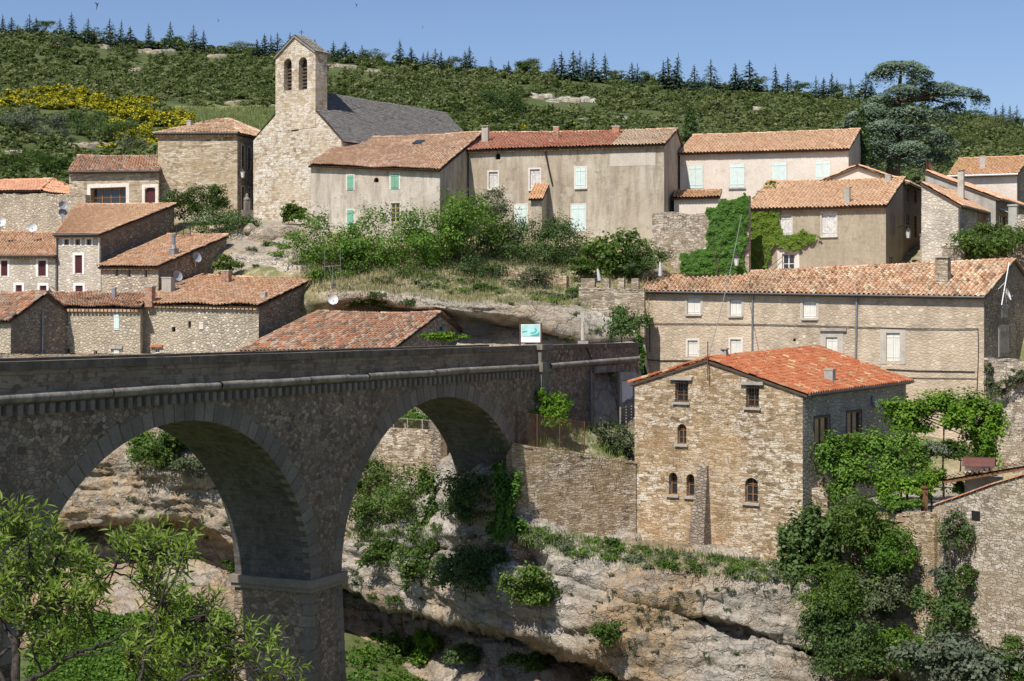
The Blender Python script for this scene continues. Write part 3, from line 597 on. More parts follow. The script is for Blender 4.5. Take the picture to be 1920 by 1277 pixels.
class House:
    """Front wall from FL to FR (px, py of eave, Y); depth D backwards; roof 'side', 'mono', 'front' or 'hip'."""
    def __init__(s, name, label, cat, FL, FR, D, zb, mat, roofmat, roof='side', ridge=None, ro=None, apex=None, sidemat=None, ov=.12, oe=.28, pitch=.26, course=.42, back=None, group=None, yb=None, eave_back=None, tile_seed=None, H=.075, wob=.05, split=None):
        s.name = name; s.roofmat = roofmat; s.mat = mat; s.pitch, s.course, s.H, s.wob = pitch, course, H, wob
        a, b = P(*FL), P(*FR); s.FL, s.FR = a, b
        u = nrm([b[0]-a[0], b[1]-a[1], 0]); s.u = u; s.inn = np.array([-u[1], u[0], 0]); s.W = np.linalg.norm((b-a)[:2])
        if np.isscalar(zb): zb = (zb, zb)
        s.zb = min(zb); s.roof = roof; s.oe, s.ov = oe, ov
        if roof in ('side', 'mono'):
            ro = D if roof == 'mono' else ro; s.ro = ro
            def rp(base, px, py):
                q = base+s.inn*ro
                if px is None: return np.array([q[0], q[1], zz(py, q[1])])
                k = (px-CX)/S; w = (k*q[1]-q[0])/(u[0]-k*u[1]); q = q+u*w; return np.array([q[0], q[1], zz(py, q[1])])
            s.RL, s.RR = rp(a, *ridge[0]), rp(b, *ridge[1])
            f = D/ro
            s.BL, s.BR = a+(s.RL-a)*f, b+(s.RR-b)*f
            if roof == 'side':
                drop = (D-ro)
                for B_, R_, E_ in ((s.BL, s.RL, a), (s.BR, s.RR, b)):
                    B_[2] = R_[2]-(R_[2]-E_[2])*drop/ro if eave_back is None else eave_back
        elif roof in ('front', 'shed_front'):
            s.BL, s.BR = a+s.inn*D, b+s.inn*D
            k = (apex[0]-CX)/S; w = (k*a[1]-a[0])/(u[0]-k*u[1]); q = a+u*w; s.FA = np.array([q[0], q[1], zz(apex[1], q[1])]); s.ua = w
            s.BA = s.FA+s.inn*D
            if back is not None: s.BA[2] = zz(back[0], s.BA[1]); s.BR[2] = zz(back[1], s.BR[1]); s.BL[2] = a[2]+(s.BR[2]-b[2])
        elif roof == 'hip':
            s.BL, s.BR = a+s.inn*D, b+s.inn*D
        base = (a+b+s.BL+s.BR)/4; s.root = thing(name, label, cat, (base[0], base[1], s.zb), group)
        def lin(z0, z1, Ln): return lambda t: z0+(z1-z0)*t/Ln
        if roof in ('side', 'mono'):
            s.wF = Wall(a, b, s.zb, lin(a[2], b[2], s.W)); LR = np.linalg.norm((s.BR-b)[:2]); LL = np.linalg.norm((s.BL-a)[:2])
            kr = LR*ro/D; kl = LL*(1-ro/D)
            s.wR = Wall(b, s.BR, s.zb, lambda t: b[2]+(s.RR[2]-b[2])*t/kr if t <= kr else s.RR[2]+(s.BR[2]-s.RR[2])*(t-kr)/max(1e-6, LR-kr)); s.kR = (kr,)
            s.wL = Wall(s.BL, a, s.zb, lambda t: s.BL[2]+(s.RL[2]-s.BL[2])*t/max(1e-6, kl) if t <= kl and kl > 0 else s.RL[2]+(a[2]-s.RL[2])*(t-kl)/(LL-kl)); s.kL = (kl,)
            s.kF = s.kB = ()
            s.wB = Wall(s.BR, s.BL, s.zb, lin(s.BR[2], s.BL[2], np.linalg.norm((s.BL-s.BR)[:2])))
        elif roof in ('front', 'shed_front'):
            ua = s.ua
            def gab(z0, za, z1, k, Ln): return lambda t: (z0+(za-z0)*t/k if t < k else za+(z1-za)*(t-k)/max(1e-6, Ln-k))
            s.wF = Wall(a, b, s.zb, gab(a[2], s.FA[2], b[2], max(1e-6, ua), s.W)); s.kF = (ua,)
            s.wB = Wall(s.BR, s.BL, s.zb, gab(s.BR[2], s.BA[2], s.BL[2], s.W-ua, s.W)); s.kB = (s.W-ua,)
            s.wR = Wall(b, s.BR, s.zb, lin(b[2], s.BR[2], D)); s.wL = Wall(s.BL, a, s.zb, lin(s.BL[2], a[2], D)); s.kR = s.kL = ()
        else:
            s.wF = Wall(a, b, s.zb, lin(a[2], b[2], s.W)); s.wR = Wall(b, s.BR, s.zb, lin(b[2], s.BR[2], D)); s.wL = Wall(s.BL, a, s.zb, lin(s.BL[2], a[2], D))
            s.wB = Wall(s.BR, s.BL, s.zb, lin(s.BR[2], s.BL[2], s.W)); s.kF = s.kR = s.kL = s.kB = (); s.apex = apex
        s.sidemat = sidemat or mat; s.D = D; s.split = split; s.seed = abs(hash_(name+label)) % 1000
        s.todo = []
    # ---------------- openings
    def win(s, x0, y0, x1, y1, wall='F', kind='glass', mat='wood', trim=None, tw=.14, sill=None, lintel=None, arch=0.0, dp=.2, bars=(1, 2), name='window', label=None, grille=False, leaves=2, rec=None):
        rec = (.13 if mat in ('cream', 'maroon', 'offwhite') else 0.0) if rec is None else rec
        w = {'F': s.wF, 'R': s.wR}[wall] if isinstance(wall, str) else wall
        u0, u1, z0, z1 = w.rect(x0, y0, x1, y1)
        if kind in ('glass', 'hole', 'door', 'deep'): w.holes.append((u0, u1, z0, z1, dp, arch*(u1-u0)/2))
        if kind == 'shutter' and rec: w.holes.append((u0, u1, z0, z1, rec+.02, 0)); dp = -rec
        elif kind == 'shutter': dp = 0
        s.todo.append((w, u0, u1, z0, z1, kind, mat, trim, tw, sill, lintel, arch, dp, bars, name, label, grille, leaves)); return s
    def _mk(s, w, u0, u1, z0, z1, kind, mat, trim, tw, sill, lintel, arch, dp, bars, name, label, grille, leaves):
        f = MB(); W, Hh = u1-u0, z1-z0; sub = []
        fw = min(.07, W*.12)
        if kind == 'shutter':
            w.slab(f, u0-(.02 if dp == 0 else -.001), u1+(.02 if dp == 0 else -.001), z0-(.02 if dp == 0 else -.001), z1+(.02 if dp == 0 else -.001), .002+dp, .018+dp)
        elif kind == 'hole':
            w.slab(f, u0+.002, u1-.002, z0+.002, z1-.002, -dp-.02, -dp+.02)
        elif kind == 'deep':
            w.slab(f, u0-.1, u1+.1, z0-.1, z1+.1, -dp-.3, -dp-.25)
        elif kind == 'door':
            w.slab(f, u0+.003, u1-.003, z0+.003, z1-.003, -dp, -dp+.04)
            for q in range(1, 4): w.slab(f, u0+W*q/4-.008, u0+W*q/4+.008, z0+.05, z1-.05, -dp+.04, -dp+.05, 0, 0)
        else:
            o0, o1 = -dp+.01, -dp+.07
            w.slab(f, u0+.002, u0+fw, z0+.002, z1-.002, o0, o1); w.slab(f, u1-fw, u1-.002, z0+.002, z1-.002, o0, o1)
            w.slab(f, u0+fw, u1-fw, z0+.002, z0+fw, o0, o1-.002); w.slab(f, u0+fw, u1-fw, z1-fw, z1-.002, o0, o1-.002)
            for q in range(bars[0]):
                c = u0+W*(q+1)/(bars[0]+1); w.slab(f, c-fw*.5, c+fw*.5, z0+fw, z1-fw, o0, o1-.004)
            for q in range(bars[1]):
                c = z0+Hh*(q+1)/(bars[1]+1); w.slab(f, u0+fw, u1-fw, c-fw*.3, c+fw*.3, o0+.005, o1-.008)
            if arch: w.slab(f, u0+fw, u1-fw, z1-arch*W/2-fw*.4, z1-arch*W/2+fw*.4, o0, o1-.006)
        mm = {'hole': M['dark'], 'deep': M['dark'], 'shutter': M[trim or 'trim_grey']}.get(kind, M[mat] if isinstance(mat, str) else mat)
        o = f.build(name, mm, s.root)
        if label: o['label'] = label
        if kind == 'glass':
            g = MB(); w.slab(g, u0+.004, u1-.004, z0+.004, z1-.004, -dp-.03, -dp+.02); g.build('pane', M['glass'], o)
        if kind in ('shutter',):
            n = leaves; lw = W/n
            for q in range(n):
                b = MB(); a = u0+q*lw+.008; e = a+lw-.016; k = max(2, int(round(lw/.13)))
                for r in range(k): w.slab(b, a+(e-a)*r/k+.003, a+(e-a)*(r+1)/k-.003, z0+.003+abs(RNG.normal(0, .004)), z1-.003, .022+dp, .052+dp+RNG.normal(0, .002), 0, RNG.random())
                for zz_ in (.14, .86): w.slab(b, a+.02, e-.02, z0+Hh*zz_-.035, z0+Hh*zz_+.035, .053+dp, .072+dp)
                b.build('shutter', M[mat], o)
        if trim and kind != 'hole':
            t = MB(); x = tw; h = .03
            w.slab(t, u0-x, u0-.022, z0-x*.5, z1+x, .0, h); w.slab(t, u1+.022, u1+x, z0-x*.5, z1+x, .0, h)
            w.slab(t, u0-.022, u1+.022, z1+.022, z1+x, .0, h-.003); t.build('surround', M[trim], o)
        if sill:
            t = MB(); w.slab(t, u0-.12, u1+.12, z0-.12, z0-.022 if kind == 'shutter' else z0-.002, .0, .12); t.build('sill', M[sill], o)
        if lintel:
            t = MB(); w.slab(t, u0-.28, u1+.28, z1+.04, z1+.2, -.05, .16); t.build('lintel', M[lintel], o)
        if grille:
            t = MB()
            for q in range(5):
                c = u0+W*(q+.5)/5; t.tube([w.pt(c, z0-.05, .1), w.pt(c, z1+.03, .1)], .014, 5)
            for q in (.1, .5, .9): t.tube([w.pt(u0-.03, z0+Hh*q, .115), w.pt(u1+.03, z0+Hh*q, .115)], .014, 5)
            for q in (.1, .9):
                for c in (u0-.02, u1+.02): t.tube([w.pt(c, z0+Hh*q, .115), w.pt(c, z0+Hh*q, .0)], .014, 5)
            t.build('grille', M['iron'], o)
    # ---------------- finish
    def done(s, ridge=True, cornice=True, gutter=None, verge=True, patches=()):
        for t in s.todo: s._mk(*t)
        b = MB()
        s.wF.mesh(b, s.kF, 0); s.wR.mesh(b, s.kR, 1); s.wB.mesh(b, s.kB, 1); s.wL.mesh(b, s.kL, 1)
        for (x0, y0, x1, y1) in patches: pass
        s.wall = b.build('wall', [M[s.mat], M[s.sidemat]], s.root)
        rb = MB(); sag = min(.16, s.wob*1.6)*(s.W > 6); kw = dict(pitch=s.pitch, course=s.course, H=s.H, wob=s.wob); kws = dict(kw, sag=sag); u = s.u; a, c = s.FL, s.FR; rt = MB()
        lift = np.array([0, 0, .16+s.wob])
        if s.roof in ('side', 'mono'):
            def ext(E, Rr, o): d = E-Rr; return E+d/np.linalg.norm(d[:2])*o
            e0, e1 = ext(a, s.RL, s.oe)+lift, ext(c, s.RR, s.oe)+lift; r0, r1 = s.RL+lift, s.RR+lift
            if s.roof == 'mono': r0, r1 = ext(r0, a+lift, .1), ext(r1, c+lift, .1)
            e0, r0 = e0-u*s.ov, r0-u*s.ov; e1, r1 = e1+u*s.ov, r1+u*s.ov
            tile_slab(rb, e0, e1, r1, r0, seed=s.seed, split=s.split, **kws)
            s.eave = (e0, e1); s.rid = r0
            if s.roof == 'side':
                f0, f1 = ext(s.BR, s.RR, s.oe)+lift+u*s.ov, ext(s.BL, s.RL, s.oe)+lift-u*s.ov
                tile_slab(rb, f0, f1, r0, r1, seed=s.seed+1, **kws)
            ridge_tiles(rt, r0, r1, sag=sag)
            if verge:
                ridge_tiles(rt, e1-u*.1, r1-u*.1, .1, lift=.07); ridge_tiles(rt, e0+u*.1, r0+u*.1, .1, lift=.07)
        elif s.roof in ('front', 'shed_front'):
            def ext(E, A_, o): d = E-A_; return E+d/np.linalg.norm(d[:2])*o
            f = -s.inn*s.ov
            e0, e1 = ext(c, s.FA, s.oe)+lift+f, ext(s.BR, s.BA, s.oe)+lift-f; r0, r1 = s.FA+lift+f, s.BA+lift-f
            tile_slab(rb, e0, e1, r1, r0, seed=s.seed, **kw); s.eave = (e0, e1); s.rid = r0
            if s.ua > .5:
                g0, g1 = ext(s.BL, s.BA, s.oe)+lift-f, ext(a, s.FA, s.oe)+lift+f
                tile_slab(rb, g0, g1, r0, r1, seed=s.seed+1, **kw)
                if verge: ridge_tiles(rt, g1-f*.8, r0-f*.8, .12, lift=.08)
            ridge_tiles(rt, r0, r1)
            if verge: ridge_tiles(rt, e0-f*.8, r0-f*.8, .12, lift=.08)
        else:
            o = s.oe; i_ = s.inn; cs = [a-u*o-i_*o, c+u*o-i_*o, s.BR+u*o+i_*o, s.BL-u*o+i_*o]
            cs = [q+lift for q in cs]; ap = s.apex     # apex: (rise, ridge half length)
            m = (cs[0]+cs[1]+cs[2]+cs[3])/4+[0, 0, ap[0]]; h0, h1 = m-u*ap[1], m+u*ap[1]
            tile_slab(rb, cs[0], cs[1], h1, h0, hipL=True, hipR=True, seed=s.seed, **kw); tile_slab(rb, cs[1], cs[2], h1, h1+i_*.01, hipL=True, hipR=True, seed=s.seed+1, **kw)
            tile_slab(rb, cs[2], cs[3], h0, h1, hipL=True, hipR=True, seed=s.seed+2, **kw); tile_slab(rb, cs[3], cs[0], h0, h0+i_*.01, hipL=True, hipR=True, seed=s.seed+3, **kw)
            for q, h in ((cs[0], h0), (cs[1], h1), (cs[2], h1), (cs[3], h0)): ridge_tiles(rt, q, h)
            ridge_tiles(rt, h0, h1); s.eave = (cs[0], cs[1])
        s.roofobj = rb.build('roof', [M[s.roofmat], M['plank']], s.root)
        if ridge: rt.build('ridge_tiles', M[s.roofmat], s.roofobj)
        if cornice:
            cb_ = MB(); w = s.wF if s.roof != 'front' else s.wR
            zt = w.top
            N = max(4, int(w.len/.3))
            for k in range(N):
                u0 = w.len*k/N; w.slab(cb_, u0+.02, u0+w.len/N-.07, zt(u0)-.14, zt(u0)+.03, .0, s.oe*.75, 0, RNG.random())
            cb_.build('cornice', M['t_old'] if cornice is True else M[cornice], s.root)
        if gutter:
            e0, e1 = s.eave; g = MB(); off = np.array([0, 0, -.06]); d = nrm(np.cross(e1-e0, [0, 0, 1])); d[2] = 0
            g.tube([e0+off+d*.08, e1+off+d*.08], .075, 8); g.build('gutter', M[gutter], s.root)
        return s
    def pipe(s, pts, mat='zinc', r=.05, wall='F', name='drainpipe'):
        w = {'F': s.wF, 'R': s.wR}[wall]; g = MB(); g.tube([w.pt(*w.px(x, y), .09) for x, y in pts], r, 6); return g.build(name, M[mat], s.root)
    def roof_depth(s, px, py):   # depth at which the sight line meets the front (or right) roof slope
        n = np.cross(s.eave[1]-s.eave[0], s.rid-s.eave[0]); d = np.array([(px-CX)/S, 1, -(py-HY)/S]); return float(np.dot(s.eave[0], n)/np.dot(d, n))
    def chimney(s, x0, y0, x1, y1, Y, mat='cement', dpt=None, cap='slab', sink=.6, parent=None):
        if Y is None: Y = s.roof_depth((x0+x1)/2, y1)
        u0 = P(x0, y1, Y); u1 = P(x1, y1, Y); w = np.linalg.norm(u1-u0); d = dpt or w*.8; zt = zz(y0, Y); zbm = zz(y1, Y)-sink
        c = (u0+u1)/2; r = math.atan2(s.u[1], s.u[0]); b = MB(); ca = abs(math.cos(r)); sa_ = abs(math.sin(r)); w = w/(ca+.8*sa_) if dpt is None else max(.35, (w-dpt*sa_)/ca); d = dpt or w*.8
        hc = min(.18, (zt-zbm)*.2)
        b.cbox([c[0], c[1], zbm], w, d, zt-zbm-hc, r)
        o = b.build('chimney', M[mat], s.roofobj); k = MB()
        if cap == 'slab':
            for q in ((-1,-1),(1,-1),(1,1),(-1,1)):
                off = np.array([q[0]*(w/2-.07)*math.cos(r)-q[1]*(d/2-.07)*math.sin(r), q[0]*(w/2-.07)*math.sin(r)+q[1]*(d/2-.07)*math.cos(r), 0])
                k.cbox(np.array([c[0], c[1], zt-hc-.01])+off, .1, .1, hc*.7, r)
            k.cbox([c[0], c[1], zt-hc*.35], w*1.22, d*1.22, hc*.35, r)
        elif cap == 'pot':
            k.lathe([c[0], c[1], zt-hc-.01], [(w*.3, 0), (w*.3, hc*2.2), (w*.24, hc*2.2), (w*.24, 0)], 12)
        else: k.cbox([c[0], c[1], zt-hc-.005], w*1.1, d*1.1, hc*.5, r)
        k.build('chimney_cap', M['cement'] if cap != 'pot' else M['terracotta'], o); return o
def hash_(t):
    h = 7
    for ch in t: h = (h*131+ord(ch)) & 0xffffff
    return h
def corner(pxL, pxR, YR, a):   # depth of the left corner of a wall turned by a degrees
    a = math.radians(a); XR = (pxR-CX)/S*YR; k = (pxL-CX)/S; w = (XR-k*YR)/(math.cos(a)+k*math.sin(a)); return YR+math.sin(a)*w
# ================================================================ bridge
BO = np.array([-15.6, 47.0]); BD = np.array([.432, .902]); BD = BD/np.linalg.norm(BD); BN = np.array([BD[1], -BD[0]])
def B3(t, o, z): p = BO+BD*t+BN*o; return np.array([p[0], p[1], z])   # o: 0 = near face, negative = away
WID = 3.7
bridge = thing('arch_bridge', 'tall dark stone bridge with two round arches crossing the gorge', 'bridge', B3(18, -WID/2, -20))
ARCH = [(9.04, 8.2, 6.95), (28.6, 9.0, 6.95)]; SP = -10.45; ZC = -2.85
def soff(t):
    for c, a, b in ARCH:
        if abs(t-c) < a: return SP+b*math.sqrt(max(0, 1-((t-c)/a)**2))
    return None
T0, T1 = -13.0, 40.0
ts = sorted({T0, T1, *np.arange(T0, T1, .8), *[c+a*math.cos(x) for c, a, b in ARCH for x in np.linspace(0, math.pi, 49)]})
b = MB()
for i in range(len(ts)-1):
    a, e = ts[i], ts[i+1]; m = (a+e)/2; sm = soff(m)
    za = zb_ = None
    if sm is not None:
        za = soff(a) if soff(a) is not None else SP; zb_ = soff(e) if soff(e) is not None else SP
    else: za = zb_ = SP-.0
    if sm is None and (m > 36 or m < .8): za = zb_ = (-24.0 if m < 1 else -10.2)
    b.poly([B3(a, 0, za), B3(e, 0, zb_), B3(e, 0, ZC), B3(a, 0, ZC)])
    b.poly([B3(e, -WID, zb_), B3(a, -WID, za), B3(a, -WID, ZC), B3(e, -WID, ZC)])
b.build('spandrel_wall', M['bridge'], bridge)
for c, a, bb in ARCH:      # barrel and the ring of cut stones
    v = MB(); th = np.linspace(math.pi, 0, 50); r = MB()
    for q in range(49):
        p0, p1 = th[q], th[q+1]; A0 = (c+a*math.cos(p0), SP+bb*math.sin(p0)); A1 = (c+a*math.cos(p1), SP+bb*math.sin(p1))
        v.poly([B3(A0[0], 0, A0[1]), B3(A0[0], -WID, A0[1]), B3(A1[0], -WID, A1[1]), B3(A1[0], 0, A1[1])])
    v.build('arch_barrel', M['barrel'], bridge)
    th = np.linspace(math.pi*1.0, 0, 47)
    for q in range(46):
        p0, p1 = th[q], th[q+1]; g = .003*(p0-p1)/abs(p0-p1); ln = .74+RNG.normal(0, .09)
        def rp(p, k): return (c+(a+k)*math.cos(p), SP+(bb+k)*math.sin(p))
        pr = .012+RNG.uniform(0, .012)
        P0, P1, Q0, Q1 = rp(p0-g, .0), rp(p1+g, .0), rp(p0-g, ln), rp(p1+g, ln)
        f = [B3(P0[0], pr, P0[1]), B3(P1[0], pr, P1[1]), B3(Q1[0], pr, Q1[1]), B3(Q0[0], pr, Q0[1])]; bk = [B3(*(x, -.3, z)) for x, z in (P0, P1, Q1, Q0)]
        r.add(f+bk, [[0,1,2,3],[1,0,4,5],[2,1,5,6],[3,2,6,7],[0,3,7,4]], 0, RNG.random())
    r.build('arch_ring', M['voussoir'], bridge)
# middle pier with its impost band and battered shaft
pt0, pt1 = 17.22, 19.62
b = MB()
b.box(B3(pt0-.22, .16, SP-.28), np.append(BD*(pt1-pt0+.44), 0), np.append(-BN*(WID+.32), 0), [0, 0, .32]); b.box(B3(pt0-.12, .1, SP-.48), np.append(BD*(pt1-pt0+.24), 0), np.append(-BN*(WID+.2), 0), [0, 0, .2])
b.build('impost_band', M['voussoir'], bridge)
b = MB(); top = [B3(pt0, .0, SP-.48), B3(pt1, .0, SP-.48), B3(pt1, -WID, SP-.48), B3(pt0, -WID, SP-.48)]
bot = [B3(pt0-.4, .4, -24), B3(pt1+.4, .4, -24), B3(pt1+.4, -WID-.4, -24), B3(pt0-.4, -WID-.4, -24)]
b.add(bot+top, [[0,1,5,4],[1,2,6,5],[2,3,7,6],[3,0,4,7]]); pier = b.build('pier', M['bridge'], bridge)
for cx_, cy_ in ((pt0, 0.0), (pt1, 0.0)):
    q_ = MB()
    for k in range(28):
        z0 = SP-.5-(k+1)*.46; f = (SP-.48-z0)/(24+SP-.48)*.4; ln = .55 if k % 2 else .35; l2 = .35 if k % 2 else .55
        sg = -1 if cx_ == pt0 else 1; t_ = cx_+sg*(f+.012)
        q_.box(B3(t_, f+.012, z0+.015), np.append(BD*(-sg*ln), 0), np.append(-BN*l2, 0), [0, 0, .43], 0, RNG.random())
    q_.build('pier_quoins', M['voussoir'], pier)
b = MB()       # end walls inside the banks
b.box(B3(T0, 0, -24), np.append(BD*(.85-T0), 0), np.append(-BN*WID, 0), [0, 0, 24+SP]); 
b.build('bank_pier', M['bridge'], bridge)
# cornice roll, modillions, parapets, coping
def run(mb, t0, t1, o0, o1, z0, z1, step=1.4, gap=.012, jit=.006, B=B3):
    t = t0
    while t < t1-.05:
        e = min(t1, t+step*RNG.uniform(.85, 1.15)); j = RNG.normal(0, jit)
        p = [B(t+gap/2, o0+j, z0), B(e-gap/2, o0+j, z0), B(e-gap/2, o1, z0), B(t+gap/2, o1, z0)]
        mb.add(p+[x+[0, 0, z1-z0+j*.5] for x in p], [[3,2,1,0],[4,5,6,7],[0,1,5,4],[1,2,6,5],[2,3,7,6],[3,0,4,7]], 0, RNG.random()); t = e
for side, o in (('n', 0), ('f', -WID)):
    sg = 1 if side == 'n' else -1
    b = MB(); prof = [(.0, -2.50), (.12, -2.48), (.21, -2.42), (.24, -2.33), (.22, -2.24), (.14, -2.18), (-.0, -2.16)]
    t = T0
    while t < T1-.1:
        e = min(T1, t+1.5); V = []
        jo, jz = RNG.normal(0, .014), RNG.normal(0, .01)
        for tt in (t+.008, e-.008):
            for po, pz in prof: V.append(B3(tt, o+sg*(po+(jo if po > .1 else 0)), pz+(jz if po > .1 else 0)))
        n_ = len(prof); F = [[k, k+n_, k+1+n_, k+1] for k in range(n_-1)]
        if sg < 0: F = [f[::-1] for f in F]
        b.add(V, F, 0, RNG.random()); t = e
    b.build('cornice', M['coping'], bridge, True)
    b = MB(); t = T0
    while t < 38.6:
        b.box(B3(t, o-sg*.1, -2.86), np.append(BD*.22, 0), np.append(BN*sg*.28, 0), [0, 0, .32], 0, RNG.random()); t += .47
    b.build('modillions', M['voussoir'], bridge)
    b = MB(); b.box(B3(T0, o+sg*.0-sg*.02, -2.86), np.append(BD*(T1-T0), 0), np.append(-BN*sg*.38, 0), [0, 0, 1.42]); b.build('parapet', M['bridge_course'], bridge)
    b = MB(); run(b, T0, T1, o+sg*.07, o-sg*.47, -1.47, -1.20, 1.5); b.build('coping', M['coping_dark'], bridge)
b = MB(); b.box(B3(T0, -.3, -2.3), np.append(BD*(T1-T0+4), 0), np.append(-BN*(WID-.6), 0), [0, 0, .22]); b.build('roadway', M['asphalt'], bridge)
b = MB(); b.box(B3(39.1, .32, -9), np.append(BD*1.15, 0), np.append(-BN*.8, 0), [0, 0, 9-2.62]); b.box(B3(39.0, .42, -2.62), np.append(BD*1.35, 0), np.append(-BN*.95, 0), [0, 0, .5]); b.box(B3(39.1, .3, -2.12), np.append(BD*1.15, 0), np.append(-BN*.8, 0), [0, 0, .68]); b.box(B3(39.0, .4, -1.44), np.append(BD*1.35, 0), np.append(-BN*1.0, 0), [0, 0, .28])
b.build('end_pilaster', M['coping'], bridge)
# abutment wall that carries the street on from the bridge to the row house
ea = P(1028, 700, 82.9); eb = P(1197, 700, 93.4); AW = Wall(ea, eb, -9.5, lambda u: -1.45+.0*u)
abut = thing('street_retaining_wall', 'dark retaining wall with cornice and a deep doorway between bridge and row of houses', 'wall', (ea[0], ea[1], -9.5))
u0, u1, z0, z1 = AW.rect(1113, 698, 1158, 792); AW.holes.append((u0, u1, -6.05, z1, 1.6, 0))
d0 = AW.rect(1165, 713, 1189, 768); AW.holes.append((d0[0], d0[1], -6.05, d0[3], .12, 0))
b = MB(); AW.mesh(b); b.poly([AW.pt(u0, -6.05, -1.6), AW.pt(u1, -6.05, -1.6), AW.pt(u1, z1, -1.6), AW.pt(u0, z1, -1.6)]); b.poly([AW.pt(0, -1.45), AW.pt(AW.len, -1.45), AW.pt(AW.len, -1.45, -.5), AW.pt(0, -1.45, -.5)])
b.build('wall', M['bridge'], abut)
b = MB(); N = 9
for k in range(N):
    for po, pz in (): pass
V = []; prof = [(.0, -2.50), (.12, -2.48), (.21, -2.42), (.24, -2.33), (.22, -2.24), (.14, -2.18), (-.0, -2.16)]
for k in range(N+1):
    for po, pz in prof: V.append(AW.pt(AW.len*k/N*.985, pz+.15*k/N, po))
b.add(V, [[k*7+q, (k+1)*7+q, (k+1)*7+q+1, k*7+q+1] for k in range(N) for q in range(6)]); b.build('cornice', M['coping'], abut, True)
b = MB(); run(b, 0, AW.len, .07, -.5, -1.45, -1.2, 1.4, B=lambda t, o, z: AW.pt(t, z, o)); b.build('coping', M['coping_dark'], abut)
b = MB(); AW.slab(b, u0-.1, u1+.25, z1+.0, z1+.38, .01, .07); AW.slab(b, u0-.32, u0-.005, -6.05, z1-.003, .01, .06); AW.slab(b, u1+.005, u1+.2, -6.05, z1-.003, .01, .06); b.build('door_surround', M['coping'], abut)
b = MB(); AW.slab(b, d0[0]+.01, d0[1]-.01, -6.05, d0[3]-.01, -.12, -.06); dd = b.build('door', M['white'], abut)
b = MB(); AW.slab(b, d0[0]-.28, d0[0]-.004, -6.05, d0[3]+.004, 0, .05); AW.slab(b, d0[0]-.28, d0[1]+.2, d0[3]+.006, d0[3]+.5, 0, .05); b.build('door_frame', M['cement'], dd)
g = MB(); g.tube([AW.pt(*AW.px(1106, 695), .08), AW.pt(*AW.px(1106, 795), .08)], .05, 6); g.build('drainpipe', M['zinc'], abut)
g = MB(); g.tube([AW.pt(*AW.px(x, y), .05) for x, y in ((1085,648),(1098,652),(1104,664),(1108,676))], .03, 5); g.build('cable', M['cable'], abut)
# ================================================================ houses
def C(L, Rr, YR, a): return (L[0], L[1], corner(L[0], Rr[0], YR, a)), (Rr[0], Rr[1], YR)
# ---- the house below the road with the orange-red roof
fl, fr = C((1190,722), (1505,742), 77, 35)
h = House('gorge_house', 'ochre rubble house with bright orange red tiled roof on the cliff edge', 'house', fl, fr, 14.1, -15, 'red_house', 't_red', 'front', apex=(1325,679), back=(657,717), sidemat='rough_plaster', ov=.10, oe=.32, pitch=.30, course=.40, H=.12)
gh = h
h.win(1266,714,1290,754, mat='wood', lintel='cement', grille=True, dp=.3, bars=(1,2), sill='cement'); h.win(1399,723,1423,764, mat='wood', lintel='cement', grille=True, dp=.3, bars=(1,2), sill='cement')
h.win(1270,795,1287,833, mat='wood', arch=1.0, trim=None, sill='cement', dp=.25, bars=(1,2))
h.win(1254,886,1270,928, mat='wood', arch=1.0, dp=.35, bars=(0,1), sill='cement'); h.win(1287,889,1302,931, mat='wood', arch=1.0, dp=.35, bars=(0,1), sill='cement')
h.win(1397,896,1421,943, mat='wood', arch=.9, dp=.25, bars=(1,2), sill='cement')
h.win(1527,782,1555,832, 'R', mat='wood', dp=.15, bars=(1,0), trim='plank', tw=.1); h.win(1588,772,1614,828, 'R', mat='wood', dp=.15, bars=(1,0), trim='plank', tw=.1)
h.done(cornice=False, gutter='darkzinc')
h.chimney(1350,653,1366,682, 81.4, 'cement', sink=1.0); h.chimney(1545,688,1567,716, None, 'cement', sink=1.0, cap='flat')
b = MB(); w = h.wF; u0, u1, z0, z1 = w.rect(1294,872,1318,1045)      # stone buttress leaning on the front
cu, cw = (u0+u1)/2+.42, .95
pts = lambda hw, o, z: [w.pt(cu-hw, z, 0), w.pt(cu+hw, z, 0), w.pt(cu+hw, z, o), w.pt(cu-hw, z, o)]
lo, mi_, hi = pts(.62, 1.25, -15), pts(.42, .75, -10.6), pts(.27, .12, z1)
b.add(lo+mi_+hi, [[3,2,6,7],[0,3,7,4],[2,1,5,6],[7,6,10,11],[4,7,11,8],[6,5,9,10],[8,11,10,9]]); b.build('buttress', M['side_rubble'], h.root)
g = MB()
# ---- the long row house above it
fl, fr = (1207,549,107), (1845,558,94.8)
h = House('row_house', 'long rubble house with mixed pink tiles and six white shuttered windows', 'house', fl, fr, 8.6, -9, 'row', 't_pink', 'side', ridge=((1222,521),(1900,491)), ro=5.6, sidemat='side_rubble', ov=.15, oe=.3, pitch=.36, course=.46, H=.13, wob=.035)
rowh = h
for r in ((1289,559,1313,589),(1369,562,1390,592),(1506,565,1530,597)): h.win(*r, kind='shutter', mat='cream', trim='trim_grey', tw=.2, sill='trim_grey')
for r in ((1290,639,1308,668),(1370,637,1389,670),(1549,633,1570,671),(1662,625,1687,677)): h.win(*r, kind='shutter', mat='cream', trim='trim' if r[0] in (1290,1370) else 'trim_grey', tw=.16 if r[0] < 1400 else .4)
h.win(1546,622,1580,629, kind='glass', mat='dark', dp=.25, lintel='cement')
h.win(1487,635,1492,640, kind='hole', mat='dark', dp=.3)
h.win(1873,612,1890,668, 'R', kind='shutter', mat='wood_grey', trim='cement', tw=.1); h.win(1877,574,1888,596, 'R', kind='shutter', mat='wood_grey', trim='cement')
